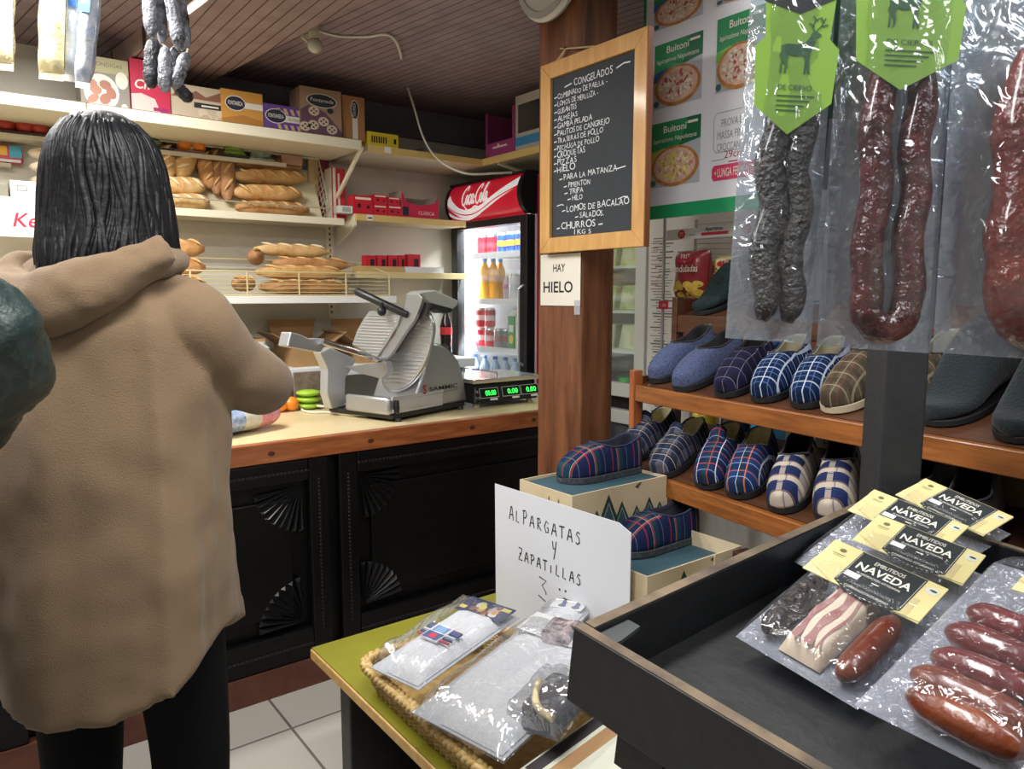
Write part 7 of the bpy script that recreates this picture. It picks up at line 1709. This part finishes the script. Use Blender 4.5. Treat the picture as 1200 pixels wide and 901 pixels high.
# customer in the camel coat, seen from behind
wo = thing('person', 'person with dark bobbed hair in a camel hooded coat, back turned, at the counter', 'person', cam_frame(-.745, 1.36))
elR, wrR, elL, wrL = (.225, .13, 1.200), (.15, .35, 1.165), (-.26, .12, 1.15), (-.20, .36, 1.08)
make_body(wo, 1.0, elR, wrR, elL, wrL, (-.005, .0))
trousers(wo, 1.0, mat('0d0e12', .95, spec=.2))
coat_m = mat('826d55', .95, bump=(420, .25), sheen=.2, spec=.2)
rg = [(.630, .225, .165, -.005, .0, .09), (.675, .225, .165, -.005, .0, .075), (.80, .222, .16, -.005, 0, .03), (.95, .216, .152, 0, 0, .01), (1.10, .214, .142, 0, 0, 0), (1.22, .205, .134, 0, 0, 0), (1.32, .194, .122, 0, 0, 0), (1.385, .166, .105, 0, 0, 0), (1.43, .12, .085, 0, 0, 0), (1.455, .08, .07, 0, 0, 0)]
def sleeve(sg_, el, wr): return ([(sg_*.12, -.005, 1.365), (sg_*.178, -.01, 1.325), (sg_*.208, .035, 1.25), tuple(Vector(el)+Vector((sg_*.004, -.01, -.005))), tuple(Vector(el).lerp(Vector(wr), .5)), tuple(Vector(el).lerp(Vector(wr), .93))], (.058, .068, .062, .066, .060, .054))
ct = garment('coat', wo, coat_m, rg, [sleeve(1, elR, wrR), sleeve(-1, elL, wrL)], .008, None, .10, 3)
wrinkle(ct, .24, .04)
# draped hood: a collar roll round the neck and the limp bag below it
mb = MB().mat(coat_m); P = []; RRr = []
for k in range(28):
    a = 2*math.pi*k/28; bk2 = max(0, -math.sin(a)); P.append(((.132+.02*bk2)*math.cos(a), -.01+.085*math.sin(a), 1.428-.035*bk2+.020*math.cos(a)*(.3+bk2))); RRr.append(.028-.006*bk2)
mb.tube(P, RRr, 12, True)
for i_, (zc2, hw2, th2) in enumerate(((1.385, .160, .030), (1.370, .160, .038), (1.352, .145, .036), (1.335, .11, .028))):
    Q = [(hw2*math.sin(t), -.045-.085*math.cos(t), zc2+.035*math.sin(t)+.045*math.sin(t)**2) for t in [-1.25+2.5*k/14 for k in range(15)]]
    mb.tube(Q, [th2*max(.35, math.cos(-1.25+2.5*k/14))**.5 for k in range(15)], 12)
hdm = mb.build('hood', wo, smooth=180)
d = hdm.modifiers.new('union', 'REMESH'); d.mode = 'VOXEL'; d.voxel_size = .008; d.use_smooth_shade = True
s_ = hdm.modifiers.new('soften', 'SMOOTH'); s_.iterations = 5; s_.factor = .5; wrinkle(hdm, .10, .03)
# hair: a wavy bob
hair_m = mat('0c0d14', .48, noise_=(9, '090a0f', (14, 14, 1.5)), bump=(50, .25), spec=.4)
HXC = .016; HT = ((1.378, .040, .060), (1.388, .085, .110), (1.41, .108, .128), (1.45, .113, .122), (1.50, .110, .110), (1.55, .105, .105), (1.60, .098, .103), (1.64, .085, .096), (1.67, .064, .076), (1.69, .034, .042), (1.697, .010, .012))
def hair_r(z):
    for (za, a, b), (zb_, a2, b2) in zip(HT, HT[1:]):
        if z <= zb_: t = max(0, (z-za)/(zb_-za)); return a+(a2-a)*t, b+(b2-b)*t
    return HT[-1][1:]
mb = MB().mat(hair_m); R = []
for z, a, b in HT:
    ring = []
    for k in range(60):
        t = 2*math.pi*k/60; wv = 1+.05*noise.noise(Vector((math.cos(t)*4, math.sin(t)*4, z*9)))
        ring.append((HXC+a*wv*math.cos(t), .010+b*wv*math.sin(t), z))
    R.append(ring)
mb.rings(R); hr_ = mb.build('hair', wo, smooth=180); s_ = hr_.modifiers.new('sub', 'SUBSURF'); s_.levels = s_.render_levels = 1
RR = random.Random(5)
mb = MB().mat(hair_m)
for k in range(120):
    t = RR.uniform(0, 2*math.pi) if k > 90 else RR.uniform(math.pi*.95, math.pi*2.05); q = []; ph = RR.uniform(0, 6); ze = RR.uniform(1.362, 1.41) if math.sin(t) < .4 else 1.44; w0 = RR.uniform(.004, .0085); fl = RR.uniform(-.002, .016)
    zt0 = RR.uniform(1.655, 1.682)
    for j in range(12):
        z = zt0+(ze-zt0)*j/11; a, b = hair_r(max(z, 1.415)); o_ = fl*max(0, (j-7)/4)**2-.003*(j > 9)
        tt_ = t+.06*math.sin(j*.8+ph); q.append((HXC+(a-.0035+o_)*math.cos(tt_), .010+(b-.0035+o_)*math.sin(tt_), z))
    n_ = 34; mb.tube(cat_rom(q, 3), [w0*max(.12, math.sin(math.pi*(.06+.88*i/(n_-1))))**.6 for i in range(n_)], 6, ell=(1, 1))
mb.build('hair_locks', wo, smooth=180)
# second customer at the left edge: only the puffer sleeve shows
p2 = thing('person', 'person in a dark green puffer jacket cut by the left frame edge', 'person', cam_frame(-.925, .94))
e2, w2, e2l, w2l = (.268, .02, 1.305), (.05, .20, 1.15), (-.27, .03, 1.12), (-.15, .26, 1.10)
make_body(p2, 1.05, e2, w2, e2l, w2l)
trousers(p2, 1.05, mat('1b2030', .9))
puf = mat('2a3a38', .42, noise_=(9, '20302f'), bump=(40, .5), coat=.15)
def puffs(P, r0_, n=30):
    Q = cat_rom(P, 8); m = len(Q); return Q, [r0_*(.78+.25*abs(math.sin(math.pi*k/ (m-1)*4.0)))for k in range(m)]
rg2 = [(z, a*(.93+.07*abs(math.sin(z*22))), b*(.93+.07*abs(math.sin(z*22))), 0, 0, 0) for z, a, b in [(.80+.03*k, .205-.02*(k/19)**3 if k < 19 else .15, .15) for k in range(20)]]+[(1.43, .14, .10, 0, 0, 0), (1.47, .085, .08, 0, 0, 0), (1.52, .075, .075, 0, 0, 0)]
QR, RR_ = puffs([(.12, 0, 1.40), (.20, 0, 1.365), (.268, .02, 1.305), (.17, .11, 1.225), (.07, .19, 1.165)], .060)
QL, RL_ = puffs([(-.12, 0, 1.40), (-.20, 0, 1.36), e2l, (-.22, .14, 1.11), (-.16, .25, 1.10)], .078)
mb = MB().mat(puf); R = []
for z, a, b, yc, xc, hem in rg2: R.append([(a*math.cos(2*math.pi*k/36), b*math.sin(2*math.pi*k/36), z) for k in range(36)])
mb.rings(R); mb.tube(QR, RR_, 16); mb.tube(QL, RL_, 16)
jk = mb.build('puffer_jacket', p2, smooth=180); d = jk.modifiers.new('union', 'REMESH'); d.mode = 'VOXEL'; d.voxel_size = .010; d.use_smooth_shade = True
s_ = jk.modifiers.new('soften', 'SMOOTH'); s_.iterations = 3; s_.factor = .5; wrinkle(jk, .05, .018)
mb = MB().mat(mat('2a1f1a', .6, noise_=(8, '1a1310', (14, 14, 1.5)), bump=(70, .8))); R = []
for z, a, b in ((1.55, .06, .06), (1.57, .088, .09), (1.64, .096, .108), (1.70, .084, .096), (1.745, .05, .06), (1.755, .01, .012)): R.append([(a*math.cos(2*math.pi*k/30), .018+b*math.sin(2*math.pi*k/30)-(.02 if math.sin(2*math.pi*k/30) > .5 and z < 1.66 else 0), z) for k in range(30)])
mb.rings(R); mb.build('hair', p2, smooth=180)
